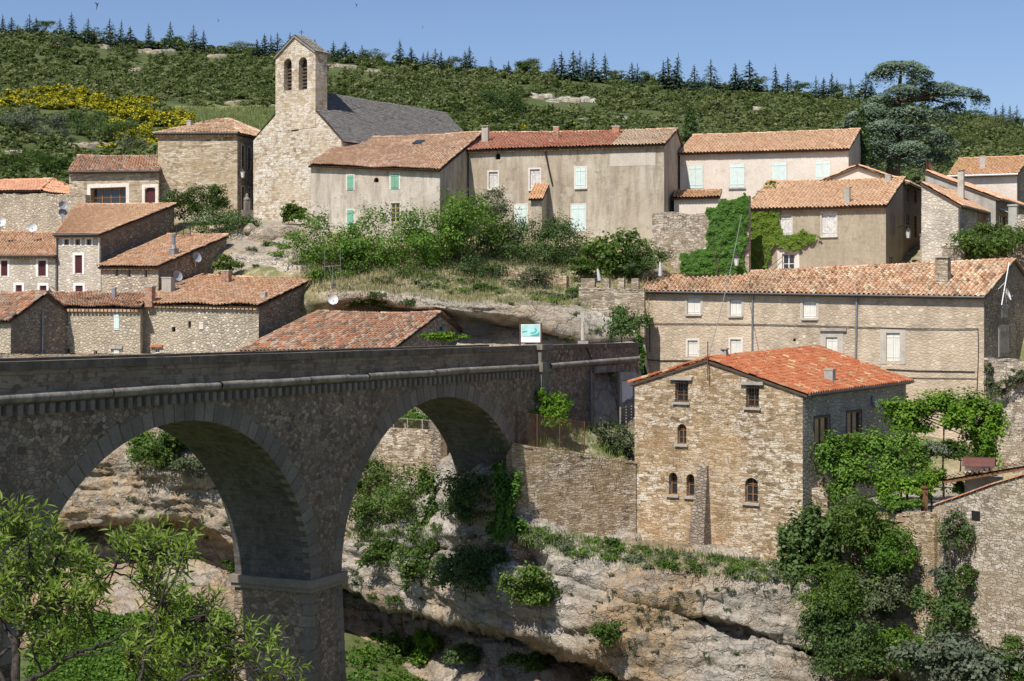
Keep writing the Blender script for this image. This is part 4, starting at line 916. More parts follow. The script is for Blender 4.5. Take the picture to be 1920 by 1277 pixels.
h.done(cornice=False, gutter='darkzinc')
h.pipe([(1412,552),(1412,562),(1411,668)], 'zinc', .06); h.pipe([(1607,556),(1607,566),(1605,690)], 'zinc', .07)
o = h.chimney(1752,482,1784,542, None, 'dry_grey', dpt=.75, sink=.9)
fy = h.roof_depth(1768, 542); k = MB(); c = P(1768, 500, fy); k.cbox([c[0], c[1], zz(508,fy)], .62, .58, .85, -.5); k.build('chimney_stack', M['cement'], o)
# ---- beige house with the curved eave next to the church
fl, fr = C((583,312), (825,320), 116, 20)
h = House('plaster_house', 'grey beige plastered house with lichen covered roof and green shutters beside church', 'house', fl, fr, 10, 5, 'beige', 't_lich', 'mono', ridge=((655,263),(905,253)), sidemat='long', oe=.4, pitch=.25, H=.08, wob=.12)
h.win(651,329,663,356, kind='shutter', mat='green', trim='trim', tw=.1, leaves=1); h.win(733,326,748,354, kind='shutter', mat='green', trim='trim', tw=.12); h.win(651,394,663,430, kind='shutter', mat='green', trim='trim', tw=.1, leaves=1)
h.win(733,381,750,417, mat='yellow_wood', bars=(1,3), dp=.12, trim='trim', tw=.08)
h.win(701,333,710,342, kind='hole', arch=1.0, dp=.3); h.win(607,411,611,419, kind='hole', dp=.3)
h.done(gutter=None); h.chimney(846,272,852,287, None, 'iron', cap='flat', sink=.5)
b = MB(); c = P(765, 268, 122.5); nn = nrm(np.cross(h.eave[1]-h.eave[0], h.RL-h.FL)); nn = nn if nn[2] > 0 else -nn; sl = nrm(h.RR-h.FR); pl = h.FR+sl*8; c = h.FR+sl*7.4-h.u*5.0
b.box(c+nn*.28, h.u*.8, sl*1.0, nn*.1); b.build('roof_window', M['glass'], h.roofobj)
# ---- long grey-brown house
fl, fr = C((879,284), (1245,273), 118.1, 14)
h = House('long_house', 'long grey brown plastered house with red tiled roof above the bushes', 'house', fl, fr, 12, 5, 'long', 't_long', 'side', ridge=((906,253),(1268,246)), ro=6.8, sidemat='long', oe=.35, pitch=.27, H=.09, wob=.06, split=.74)
for r in ((917,323,933,354),(994,318,1012,355),(1080,315,1098,352)): h.win(*r, kind='shutter', mat='offwhite' if r[0] < 1050 else 'mint', trim='trim', tw=.14, sill='trim')
for r in ((966,384,988,432),(1072,384,1097,434)): h.win(*r, kind='shutter', mat='mint', trim='trim', tw=.1)
h.win(929,287,938,299, kind='hole', arch=1.0, dp=.4)
h.done()
for c in ((903,236,917,254),(1037,235,1049,252),(1147,234,1163,252)): h.chimney(*c, 124.2, 'brick' if c[0] != 903 else 'cement', sink=.8, cap='slab' if c[0] == 903 else 'flat')
h.pipe([(1023,285),(1029,315),(1036,346)], 'cable', .07)
w = h.wF; u0, u1, z0, z1 = w.rect(1143,284,1229,311); b = MB(); w.slab(b, u0, u1, z0, z1-.1, 0, .012); b.build('plaster_patch', M['patch'], h.root)
u0, u1, z0, z1 = w.rect(1006,346,1026,446); b = MB(); zt = w.px(1030,372)[1]   # lean-to privy against the front
b.add([w.pt(u0, 4, 0), w.pt(u1, 4, 0), w.pt(u1, 4, 1.9), w.pt(u0, 4, 1.9), w.pt(u0, z1-.15, 0), w.pt(u1, z1-.15, 0), w.pt(u1, zt-.1, 1.9), w.pt(u0, zt-.1, 1.9)], [[3,2,6,7],[2,1,5,6],[0,3,7,4]])
lt = b.build('lean_to', M['long'], h.root); r = MB(); tile_slab(r, w.pt(u0-.15, zt-.15, 2.2), w.pt(u1+.15, zt-.15, 2.2), w.pt(u1+.15, z1+.05, 0), w.pt(u0-.15, z1+.05, 0), .24, .36, .09); r.build('roof', [M['t_ochre'], M['plank']], lt)
# ---- pale house with mint shutters
fl, fr = C((1275,289), (1591,281), 121, 20)
h = House('pale_house', 'pale pinkish house with four mint shutters and tan tiled roof', 'house', fl, fr, 13, 6, 'pale', 't_tan', 'side', ridge=((1302,257),(1611,246)), ro=6.2, sidemat='long', oe=.35, pitch=.27, H=.09, wob=.03)
for r in ((1291,310,1318,353),(1369,307,1396,352),(1448,304,1475,345),(1529,302,1557,336)): h.win(*r, kind='shutter', mat='mint', trim='pale', tw=.05, sill='cement')
h.done()
# lean-to in front of it
fl, fr = C((1264,374), (1347,372), 119.5, 18)
h = House('tiled_lean_to', 'small low lean-to with tiled roof below the pale house', 'shed', fl, fr, 3.0, 6, 'pale', 't_ochre', 'mono', ridge=((1268,363),(1351,361)), oe=.3, pitch=.25, H=.09).done(cornice=False)
# ---- brown house under ivy, and the taller gabled house behind it
fl, fr = C((1405,394), (1661,387), 107, 25)
h = House('ivy_house', 'brown plastered house half covered by creeper with one white shutter', 'house', fl, fr, 6.6, 2.5, 'ivyh', 't_tan', 'mono', ridge=((1441,345),(1694,338)), sidemat='ivyh', oe=.35, pitch=.28, H=.095, wob=.05)
ivyh = h
h.win(1541,399,1568,442, kind='shutter', mat='offwhite', trim='trim', tw=.08, sill='trim'); h.win(1463,405,1484,441, kind='shutter', mat='offwhite', trim='trim', tw=.08)
h.win(1467,476,1490,513, mat='white', bars=(1,1), dp=.18, trim='trim', tw=.35)
h.win(1670,403,1677,440, 'R', kind='shutter', mat='wood_grey', leaves=1); h.win(1667,480,1675,500, 'R', mat='cement', dp=.12)
h.done(gutter=None); h.chimney(1582,348,1595,381, None, 'cement', sink=.6, cap='flat'); h.chimney(1659,325,1672,350, 112.5, 'cement', sink=.8, cap='flat')
A, Bp = h.BL, h.BR; Yb = Bp[1]+.05; kb = Bp[0]/Bp[1]*S+CX
fl, fr = C((1530,347), (1690,343), Yb, 25)
h = House('gabled_house', 'pale gabled house standing behind the creeper covered house', 'house', fl, fr, 8, 2.5, 'pale', 't_tan', 'front', apex=(1608,315), sidemat='ivyh', oe=.5, ov=.2, pitch=.28, H=.09)
for r in ((1699,352,1705,378),(1713,354,1719,381),(1698,402,1706,446),(1713,404,1719,446)): h.win(*r, 'R', mat='wood' if r[0] > 1710 else 'wood_grey', dp=.1, trim='trim_grey', tw=.1)
h.done(cornice=False, gutter='darkzinc')
# ---- church with bell gable
fl, fr = C((475,264), (640,264), 125, 38)
k = corner(475, 640, 125, 38)
h = House('church', 'romanesque stone church with slate roof and two arched bell openings', 'church', fl, fr, 19, 6.5, 'church', 'slate', 'front', apex=(557,170), ov=-.06, oe=.25, pitch=.30, course=.26, H=.022, wob=.06)
ch = h
h.win(546,235,560,246, kind='hole', arch=1.0, dp=.5, name='round_window')
h.done(ridge=False, cornice=False, verge=False)
w = h.wF; ub0, _, zb0, zt0 = w.rect(517,103,592,215); ub1 = w.rect(517,103,592,215)[1]
hgt = zz(103, 128); tk = 1.35; zb1 = zz(215, 128)
tw = Wall(w.pt(ub0, 0, .03), w.pt(ub1, 0, .03), zb1-1.2, lambda u: 0)
zr = zz(66, 127.5); ze = zz(101, 127.8); hw = (ub1-ub0)/2
tw.top = lambda u: ze+(zr-ze)*(1-abs(u-hw)/hw)
b = MB(); bw = Wall(tw.pt(tw.len, 0, -tk), tw.pt(0, 0, -tk), tw.zb, tw.top)
for r in ((532,110,547,170),(560,107,576,168)):
    q = tw.rect(*r); tw.holes.append((*q, tk, (q[1]-q[0])/2)); bw.holes.append((tw.len-q[1], tw.len-q[0], q[2], q[3], .01, (q[1]-q[0])/2))
tw.mesh(b, (hw,)); bw.mesh(b, (hw,))
for uu in (0, tw.len):
    p = [tw.pt(uu, tw.zb, 0), tw.pt(uu, tw.zb, -tk), tw.pt(uu, ze, -tk), tw.pt(uu, ze, 0)]; b.poly(p if uu == 0 else p[::-1])
b.poly([tw.pt(0, tw.zb, 0), tw.pt(0, tw.zb, -tk), tw.pt(tw.len, tw.zb, -tk), tw.pt(tw.len, tw.zb, 0)])
bg = b.build('bell_gable', M['church'], h.root)
r = MB()
for sg in (0, 1):
    e_ = tw.pt(0 if sg == 0 else tw.len, ze, 0); o_ = .12
    ea_, eb_ = tw.pt(-o_ if sg == 0 else tw.len+o_, ze-.06, .15), tw.pt(-o_ if sg == 0 else tw.len+o_, ze-.06, -tk-.15)
    ra_, rb_ = tw.pt(hw, zr+.06, .15), tw.pt(hw, zr+.06, -tk-.15)
    L_ = (ea_, eb_, rb_, ra_)
    tile_slab(r, *[x+np.array([0, 0, .12]) for x in L_], .34, .28, .03, 0, 31+sg, wob=.03, under=0)
r.build('bell_gable_roof', M['lauze'], bg)
b = MB(); c = tw.pt(hw, zr+.1, -.7)
b.tube([c, c+[0, 0, .55]], .03, 5); b.tube([c+np.array([-.2, 0, .4]), c+np.array([.2, 0, .4])], .025, 5); b.build('finial_cross', M['iron'], bg)
for r in ((532,110,547,170),(560,107,576,168)):
    b = MB(); q = tw.rect(*r); b.tube([tw.pt(q[0]-.02, q[3]-.75, -tk*.5), tw.pt(q[1]+.02, q[3]-.75, -tk*.5)], .07, 6); b.build('bell_beam', M['wood'], bg); b = MB(); tw.slab(b, q[0]-.02, q[1]+.02, q[2]-.02, q[3]+.01, -.62, -.55)
    for k_ in range(9): z_ = q[2]+(q[3]-q[2])*k_/9; b.add([tw.pt(q[0], z_, -.42), tw.pt(q[1], z_, -.42), tw.pt(q[1], z_+.26, -.55), tw.pt(q[0], z_+.26, -.55)], [[0,1,2,3]], 0, RNG.random())
    b.build('bell_louver', M['louver'], bg)
# ---- square house left of the church, its low wing and the post
fl, fr = C((296,254), (445,254), 131, 20)
h = House('square_house', 'tall square rubble house with hipped red tiled roof left of church', 'house', fl, fr, 9, 7, 'square', 't_pink', 'hip', apex=(1.75, .6), sidemat='side_rubble', oe=.3, pitch=.28, H=.09, wob=.05)
for r in ((453,273,458,316),(465,277,470,318),(453,350,458,392),(466,352,470,395)): h.win(*r, 'R', mat='wood', dp=.15, trim='trim_grey', tw=.1, bars=(1,2))
h.done(gutter='darkzinc'); h.chimney(350,224,361,240, 135, 'cement', sink=1.2, cap='flat')
fl, fr = C((130,323), (298,322), 132.5, 20)
h = House('low_wing_house', 'low tan rubble building with glazed wooden entrance and dark red tiles', 'house', fl, fr, 8, 8, 'square', 't_dark', 'side', ridge=((148,295),(300,296)), ro=4.5, sidemat='square', oe=.45, pitch=.28, H=.09)
h.win(170,352,236,388, mat='orange_wood', dp=.5, bars=(3,1), trim='trim', tw=.35); h.win(272,352,291,386, kind='door', mat='maroon', dp=.25, arch=.3, trim='trim', tw=.3)
h.done(gutter='darkzinc', cornice=False)
# ---- far left open shed
fl, fr = C((-90,363), (70,362), 133, 20)
h = House('open_shed', 'low shed with orange ribbed roof beyond the long stone wall', 'shed', fl, fr, 7, 9, 'side_rubble', 't_salmon', 'hip', apex=(1.3, 3.4), oe=.6, pitch=.3, H=.07).done(cornice=False)
# ---- left village: tall house, its neighbours and the row above the bridge
fl, fr = C((105,443), (189,442), 112, 20)
h = House('tall_house', 'narrow tall pale rubble house with three small attic windows and maroon shutters', 'house', fl, fr, 9.8, 0, 'pale_rubble', 't_tan', 'mono', ridge=((146,389),(327,388)), sidemat='side_rubble', oe=.4, ov=.15, pitch=.26, H=.08, wob=.08)
for r in ((121,449,129,459),(142,449,150,459),(163,449,171,459)): h.win(*r, mat='wood', dp=.15, trim='white_trim', tw=.16, bars=(0,0))
h.win(141,479,154,512, kind='shutter', mat='maroon', trim='white_trim', tw=.2); h.win(142,536,155,556, kind='shutter', mat='maroon', trim='white_trim', tw=.2)
h.done(gutter='darkzinc'); h.pipe([(187,446),(187,498)], 'trim', .06); h.pipe([(108,446),(108,560)], 'darkzinc', .05)
fl, fr = C((-70,482), (104,482), 113.3, 20)
h = House('shuttered_house', 'wide pale rubble house with four maroon shuttered windows at left edge', 'house', fl, fr, 8, 0, 'pale_rubble', 't_old', 'side', ridge=((-40,436),(140,441)), ro=6, oe=.35, pitch=.26, H=.08, wob=.08)
for r in ((2,489,14,517),(72,489,86,517),(30,535,41,556),(75,536,87,556)): h.win(*r, kind='shutter', mat='maroon', trim='white_trim', tw=.2)
h.done(gutter='darkzinc')
fl, fr = C((-120,496), (-40,494), 115, 20)
fl, fr = C((-140,468), (10,466), 121, 20)
h = House('tiled_house', 'house behind left edge showing weathered pink roof under white dishes', 'house', fl, fr, 8, 3, 'pale_rubble', 't_pink', 'mono', ridge=((-80,428),(56,430)), oe=.3, pitch=.26, H=.08).done(cornice=False)
fl, fr = C((190,502), (297,502), 108, 20)
h = House('low_house', 'low rubble house with pinkish roof and steel flue beneath the tall house', 'house', fl, fr, 9.4, 0, 'grey_rubble', 't_old', 'mono', ridge=((316,445),(425,447)), sidemat='side_rubble', oe=.35, pitch=.24, H=.07, wob=.08)
for r in ((216,505,222,518),(239,505,245,520),(271,506,276,521)): h.win(*r, mat='trim_grey', dp=.15, bars=(0,0))
h.done(); k = h.chimney(318,463,334,477, None, 'zinc', sink=.6, cap='flat', dpt=.6)
fy = h.roof_depth(326, 477); b = MB(); c = P(326, 463, fy); b.lathe(c-[0, 0, .3], [(.30, 0), (.12, .45), (.12, 1.05), (.16, 1.05), (.16, 1.25), (.01, 1.26)], 10); b.build('flue', M['zinc'], k)
fl, fr = C((80,580), (263,581), 104, 20)
h = House('middle_row_house', 'rubble house with sagging mottled roof right above the bridge parapet', 'house', fl, fr, 8, -4, 'grey_rubble', 't_dark', 'side', ridge=((62,553),(290,551)), ro=4.6, oe=.3, pitch=.25, H=.08, wob=.14)
h.win(117,587,127,611, mat='orange_wood', dp=.2, bars=(1,0), sill='trim_grey', trim='cement', tw=.1); h.win(214,589,224,619, kind='shutter', mat='mint', leaves=1); h.win(125,654,131,664, kind='hole', dp=.3); h.win(176,657,182,664, mat='white', dp=.2, bars=(0,0)); h.win(214,655,224,670, kind='shutter', mat='mint', leaves=1, lintel='cement')
h.done(); h.chimney(272,534,291,556, 104.6, 'brick', sink=.7, cap='flat'); h.chimney(210,536,218,547, 107.5, 'zinc', sink=.5, cap='flat')
fl, fr = C((-110,606), (20,603), 100.5, 20)
h = House('corner_row_house', 'rubble house with rusty red roof and brown gable side at left edge', 'house', fl, fr, 6.5, -4, 'grey_rubble', 't_dark', 'side', ridge=((-70,560),(86,556)), ro=3.6, sidemat='side_rubble', oe=.3, pitch=.25, H=.08, wob=.12)
h.done(cornice=False)
h.pipe([(78,582),(77,670)], 'zinc', .06, 'R')
fl, fr = C((264,572), (485,577), 102, 20)
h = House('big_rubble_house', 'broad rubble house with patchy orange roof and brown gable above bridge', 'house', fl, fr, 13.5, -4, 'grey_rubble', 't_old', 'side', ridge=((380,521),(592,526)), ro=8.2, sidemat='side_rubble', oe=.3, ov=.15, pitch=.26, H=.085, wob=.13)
h.win(353,602,358,615, mat='wood', dp=.2, bars=(0,0)); h.win(374,604,382,618, kind='shutter', mat='trim', leaves=1); h.win(322,613,329,622, kind='hole', dp=.25); h.win(290,652,299,662, mat='white', dp=.15, bars=(1,0), lintel='terracotta')
h.done(cornice=True); h.chimney(304,517,328,548, None, 'cement', sink=.7, cap='flat'); h.chimney(415,504,434,522, 110, 'brick', sink=1.2, cap='flat'); h.chimney(488,545,501,557, None, 'cement', sink=.5, cap='flat')
fl, fr = C((455,661), (738,657), 96, 20)
h = House('roadside_house', 'low house with broad dark mottled roof rising just behind the bridge', 'house', fl, fr, 11, -6, 'grey_rubble', 't_dark', 'side', ridge=((600,589),(823,591)), ro=7.2, sidemat='side_rubble', oe=.3, ov=.15, pitch=.28, H=.1, wob=.08)
h.win(824,611,832,630, 'R', mat='blue', dp=.1, bars=(0,1)); h.done(cornice=True)
# ---- cluster at the right edge under the cedar
fl, fr = C((1728,348), (1797,386), 104, 30)
h = House('stone_annex_house', 'rubble annex with sloping mottled roof below the salmon roofed house', 'house', fl, fr, 9.5, 2, 'pale_rubble', 't_old', 'shed_front', apex=(1728.5,347), sidemat='grey_rubble', oe=.3, pitch=.26, H=.08)
h.win(1832,398,1846,421, 'R', kind='shutter', mat='wood', trim='trim_grey', tw=.1); h.done(cornice=False, gutter='darkzinc'); h.pipe([(1800,390),(1800,485)], 'darkzinc', .06)
h.chimney(1795,318,1809,362, 109, 'trim_grey', sink=.8)
fl, fr = C((1735,327), (1867,374), 110, 30)
h = House('salmon_roofed_house', 'house with bright salmon tiled roof and pale gable strip at right', 'house', fl, fr, 12, 2, 'cement', 't_salmon', 'shed_front', apex=(1735.5,325), sidemat='side_rubble', oe=.35, pitch=.25, H=.08)
h.win(1874,404,1888,430, 'R', mat='wood', dp=.2); h.done(cornice=False, gutter='darkzinc')
b = MB(); w = h.wR; u0, u1, z0, z1 = w.rect(1871,392,1890,402); b.add([w.pt(u0, z1, .02), w.pt(u1, z1, .02), w.pt(u1, z0, .8), w.pt(u0, z0, .8), w.pt(u0, z1-.03, .02), w.pt(u1, z1-.03, .02), w.pt(u1, z0-.03, .8), w.pt(u0, z0-.03, .8)], [[0,1,2,3],[7,6,5,4],[3,2,6,7],[0,3,7,4],[1,5,6,2]]); b.build('awning', M['cloth'], h.root)
fl, fr = C((1826,331), (1907,328), 124, 15)
h = House('far_house', 'cream house with ochre tiled roof partly shaded by the cedar', 'house', (1780,332,corner(1780,1907,124,15)), fr, 9, 5, 'pale', 't_ochre', 'side', ridge=((1800,302),(1930,297)), ro=5.5, sidemat='side_rubble', oe=.35, pitch=.28, H=.09).done(cornice=False, gutter='white')
h.chimney(1837,290,1848,316, 126.5, 'cement', sink=.8, cap='flat')
# ================================================================ free walls and small things in the village
def free_wall(name, label, A, Bq, zb, tops, mat, th=.6, cop=None, copname='coping', cat='wall', seg=1.0):
    """Wall from A=(px,Y) to B=(px,Y); tops: (px,py) of the upper edge."""
    a, b_ = P(A[0], 600, A[1]), P(Bq[0], 600, Bq[1]); w = Wall(a, b_, zb, None)
    us = [w.px(x, y) for x, y in tops]; uu = [q[0] for q in us]; zz_ = [q[1] for q in us]; w.top = lambda u: float(np.interp(u, uu, zz_))
    r = thing(name, label, cat, ((a[0]+b_[0])/2, (a[1]+b_[1])/2, zb)); m = MB(); N = max(2, int(w.len/seg))
    u_ = sorted({*np.linspace(0, w.len, N+1), *[x for x in uu if 0 < x < w.len]}); T = [w.top(u)+RNG.uniform(-.05, .05) for u in u_]
    for i in range(len(u_)-1):
        x, y = u_[i], u_[i+1]
        m.poly([w.pt(x, zb), w.pt(y, zb), w.pt(y, T[i+1]), w.pt(x, T[i])]); m.poly([w.pt(y, zb, -th), w.pt(x, zb, -th), w.pt(x, T[i], -th), w.pt(y, T[i+1], -th)])
        m.poly([w.pt(x, T[i]), w.pt(y, T[i+1]), w.pt(y, T[i+1], -th), w.pt(x, T[i], -th)])
    for x, t_, fl in ((0, T[0], 0), (w.len, T[-1], 1)):
        q = [w.pt(x, zb), w.pt(x, t_), w.pt(x, t_, -th), w.pt(x, zb, -th)]; m.poly(q if not fl else q[::-1])
    m.build('wall_body', M[mat], r); c = MB()
    if cop == 'stones':
        x = 0
        while x < w.len-.1:
            l = min(RNG.uniform(.25, .6), w.len-x); h = RNG.uniform(.08, .2); zt = min(w.top(x), w.top(x+l)); j = RNG.uniform(-.05, .06)
            c.box(w.pt(x+.01, zt-.04, j), w.V3(w.u)*(l-.03)+np.array([0, 0, w.top(x+l)-w.top(x)]), [0, 0, h], w.V3(w.n)*-(th+j+RNG.uniform(-.05, .05)), 0, RNG.random()); x += l
        c.build(copname, M[mat], r)
    elif cop == 'tiles':
        for i in range(len(u_)-1):
            x, y = u_[i], u_[i+1]; k = max(1, int((y-x)/.3))
            for q in range(k):
                s0, s1 = x+(y-x)*q/k, x+(y-x)*(q+1)/k
                c.add([w.pt(s0, w.top(s0)+.03, .09), w.pt(s1-.02, w.top(s1)+.03, .09), w.pt(s1-.02, w.top(s1)+.15, -th/2), w.pt(s0, w.top(s0)+.15, -th/2), w.pt(s0, w.top(s0)+.09, .09), w.pt(s1-.02, w.top(s1)+.09, .09), w.pt(s0, w.top(s0)+.03, -th-.05), w.pt(s1-.02, w.top(s1)+.03, -th-.05)], [[0,1,5,4],[4,5,2,3],[3,2,7,6]], 0, RNG.random())
        c.build(copname, M['t_salmon'], r)
    return r, w
gwr, gww = free_wall('garden_wall', 'ochre dry stone garden wall between the bridge arch and red roofed house', (960,79.3), (1193,82.4), -13, [(962,831),(1050,845),(1192,866)], 'dry', .7, 'stones')
free_wall('bank_wall', 'stacked stone retaining wall seen through the right arch', (706,93.6), (826,90.5), -13, [(706,806),(826,812)], 'dry', .6, 'stones')
bw_r, bw_w = free_wall('bank_return_wall', 'shaded dry stone return wall behind the right arch', (826,90.5), (876,96.5), -13, [(826,812),(874,806)], 'side_rubble', .6, 'stones')
free_wall('terrace_wall', 'broken stone terrace wall with a pale patch below the long house', (1222,115), (1338,110.5), 2, [(1222,402),(1260,398),(1300,404),(1338,402)], 'dry_grey', .6, 'stones')
cr, cw = free_wall('crenel_wall', 'rough dry stone wall with four square merlons under the fig bush', (1085,105.2), (1208,104.2), -1, [(1085,541),(1208,543)], 'dry_grey', .6, 'stones')
for x0, x1 in ((1089,1115),(1131,1142),(1158,1170),(1184,1197)):
    u0, u1, z0, z1 = cw.rect(x0, 522, x1, 540); m = MB(); cw.slab(m, u0, u1, z0-.3, z1, .02, -.62); m.build('merlon', M['dry_grey'], cr)
free_wall('long_stone_wall', 'long grey rubble wall at far left under the open shed', (-120,131), (160,124), 6, [(-120,367),(100,365),(160,366)], 'grey_rubble', .6, 'stones')
free_wall('knoll_wall', 'low coursed stone wall below the white rocks by church', (428,115), (565,110.4), 2, [(428,474),(470,484),(565,500)], 'pale_rubble', .6, 'stones')
free_wall('slope_wall', 'short broken stone wall in the dry grass slope', (905,110.2), (1062,108), 1.2, [(905,514),(960,506),(1062,518)], 'dry', .5, 'stones')
free_wall('cliff_terrace_wall', 'tall rough stone wall rising behind the leafy shrubs at lower right', (1562,77.2), (1752,72.2), -24, [(1562,985),(1600,975),(1652,962),(1690,966),(1752,968)], 'dry', .8, 'stones')
fr_, fw_ = free_wall('gabled_garden_wall', 'big rubble wall at right edge with sloping tile coping', (1752,72.5), (2010,66), -26, [(1752,948),(1800,932),(1860,910),(1920,892),(2010,872)], 'dry_grey', .6, 'tiles')
u0, u1, z0, z1 = fw_.rect(1822,958,1838,976); m = MB(); fw_.slab(m, u0, u1, z0, z1, .004, .02); m.build('niche_shade', M['dark'], fr_)  # flat dark panel: the shade of a wall recess put into colour
free_wall('upper_terrace_wall', 'stone terrace wall at right edge below the dark gable', (1846,94.2), (1990,90), -12, [(1846,674),(1920,678),(1990,680)], 'dry_grey', .6, 'stones')
free_wall('courtyard_wall', 'stepped courtyard wall standing partly in shade at the right', (1725,106.5), (1800,103), 1, [(1725,440),(1748,440),(1750,462),(1800,464)], 'grey_rubble', .5, 'stones')
free_wall('yard_wall', 'rubble yard wall beside the concrete post at right edge', (1880,104), (1990,101), 1, [(1880,432),(1905,408),(1990,395)], 'grey_rubble', .5, 'stones')
m = MB(); c = P(1900, 430, 103.6); m.cbox([c[0], c[1], 1.5], .55, .55, zz(387,103.6)-1.5, -.5); o = thing('concrete_post', 'pale concrete gate post at right edge beside tree', 'post', (c[0], c[1], 1.5)); m.build('shaft', M['cement'], o)
m = MB(); m.cbox([c[0], c[1], zz(387,103.6)], .66, .66, .12, -.5); m.build('cap', M['cement'], o)
# garden terrace between the wall and the street
G1 = [];
for k in range(14):
    f = k/13; a_ = gww.pt(gww.len*f, gww.top(gww.len*f)-.35, -.4); b_ = AW.pt(AW.len*(.0+f), -7.4+.9*(1-f), .1); b_[2] = -6.02
    G1.append([a_+(b_-a_)*j/10+np.array([0, 0, .12*RNG.normal()]) for j in range(11)])
m = MB(); m.grid(np.array(G1)); GARD = tag(m.build('garden_ground', M['garden'], None, True), kind='structure')
if np.mean([p.normal.z for p in GARD.data.polygons]) < 0: GARD.data.flip_normals()
# terrace behind the cliff wall (pergola terrace)
q = [P(1512,1000,79), P(1652,968,74.4), P(1752,972,72.6), P(2010,985,66.5), P(2010,900,92), P(1850,800,95), P(1700,800,97)]
for v in q: v[2] = -9.5
m = MB(); m.poly(q[::-1]); TERR = tag(m.build('terrace_floor', M['gravel'], None), kind='structure')
if TERR.data.polygons[0].normal.z < 0: TERR.data.flip_normals()
# ---- satellite dishes
def dish(px, py, Y, r, mat, label, face=(.25,-1,.35), pole=.7):
    c = P(px, py, Y); d = nrm(face); o = thing('satellite_dish', label, 'satellite dish', c-np.array([0, 0, pole]), 'satellite dishes on the roofs')
    m = MB(); pr = [(0.001, -.02), (r*.35, .0), (r*.7, .06*r/.4), (r, .16*r/.4)]; m.lathe(c, pr, 18, d); m.lathe(c-d*.012, pr, 18, d); m.build('reflector', M[mat], o, True)
    m = MB(); m.tube([c-np.array([0, 0, pole]), c-d*.06], .025, 6); m.build('mast', M['zinc'], o)
    m = MB(); s = c+d*r*.95-np.array([0, 0, r*.45]); m.tube([c-np.array([0, 0, r*.95]), s], .014, 5); m.cbox(s-np.array([0, 0, .04]), .07, .07, .1); m.build('feed_arm', M['zinc'], o)
dish(624,563,106,.36,'dish','round white dish on the gable of the broad rubble house'); dish(626,541,107,.34,'dish_grey','smaller grey dish above the round white one on the gable',(.75,-.6,.35))
dish(61,428,118,.36,'dish','white dish on the roof left of the tall house'); dish(1,417,118,.38,'dish','white dish half cut by the left photo edge',(.3,-1,.3))
dish(367,483,112,.40,'dish_grey','grey dish on the brown side of the low house',(.8,-.6,.3)); dish(331,518,109,.40,'dish_grey','grey dish beside the cement chimney over the orange roof',(.8,-.6,.3))
dish(117,386,122,.36,'dish_grey','upper grey dish before the long rubble wall',(.6,-.7,.3)); dish(117,400,122,.36,'dish_grey','lower grey dish before the long rubble wall',(.6,-.7,.3))
dish(1636,754,84.6,.40,'dish','big white dish on the side of the red roofed house',(.85,-.45,.3)); dish(1887,553,96.5,.40,'dish','white dish on a bracket at the dark gable',(.85,-.45,.3),.5)
dish(1739,313,118,.55,'rust','brown dish behind the salmon roofed house',(.8,-.5,.4),1.2)
# ---- street lamps
def lamp(px, py, Y, wall_dir, label, arm=.8):
    c = P(px, py, Y); d = nrm(wall_dir); o = thing('street_lamp', label, 'street lamp', c, 'wall lanterns of the village')
    m = MB(); m.lathe(c, [(.07, -.62), (.12, -.58), (.2, -.1), (.2, -.06)], 6); m.build('lantern', M['dish'], o); m = MB(); m.lathe(c, [(.24, -.08), (.05, .12), (.03, .2), (.001, .22)], 8); m.build('lamp_cap', M['iron'], o)
    m = MB(); m.tube([c+[0, 0, .2], c+np.array([0, 0, .3]), c+d*arm*.5+[0, 0, .32], c+d*arm+[0, 0, .1]], .025, 5); m.build('bracket', M['iron'], o)
lamp(1703,431,111,(-1,.2,0),'white wall lantern on the dark side of the creeper house'); lamp(455,320,131,(-1,.3,0),'white wall lantern at the corner of the square house'); lamp(1381,482,107.5,(.2,1,0),'lantern hanging over the door in the creeper'); lamp(93,546,111.4,(.2,1,0),'black lantern low on the shuttered house wall')
# ---- information board on the road
c = P(994, 641, 92); o = thing('information_board', 'teal map board on two brown posts behind the parapet', 'sign', (c[0], c[1], -2.3)); rz = -.25
uu = np.array([math.cos(rz), math.sin(rz), 0]); nn = np.array([math.sin(rz), -math.cos(rz), 0]); L0 = c-uu*.62
for s_ in (0, 1):
    m = MB(); m.box(np.array([*(L0+uu*(1.3*s_))[:2], -2.3])-uu*.05, uu*.08, -nn*.08, [0, 0, zz(606,92)+2.3]); m.build('post', M['rustred'], o)
z0, z1, zm = zz(642,92), zz(608,92), zz(631,92); B0 = L0+uu*.06
m = MB(); m.box([*(B0+nn*.0)[:2], z0], uu*1.18, -nn*.05, [0, 0, z1-z0]); pnl = m.build('panel', M['white'], o)
m = MB(); m.box([*(B0+nn*.012+uu*.03)[:2], zm], uu*1.12, -nn*.01, [0, 0, z1-zm-.03]); m.build('map_print', M['teal_pale'], pnl)
def blob(mb, cx, cz, pts, off): mb.poly([np.array([*(B0+nn*off+uu*(.03+x*1.12))[:2], zm+y*(z1-zm-.03)]) for x, y in pts])
m = MB(); blob(m, 0, 0, [(.42,.03),(.98,.03),(.98,.45),(.9,.3),(.8,.2),(.6,.15)], .016); blob(m, 0, 0, [(.45,.35),(.55,.22),(.75,.28),(.86,.5),(.82,.66),(.7,.72),(.72,.62),(.78,.5),(.7,.38),(.56,.34)], .017); blob(m, 0, 0, [(.03,.3),(.3,.42),(.34,.5),(.05,.44)], .018); m.build('map_drawing', M['teal'], pnl)
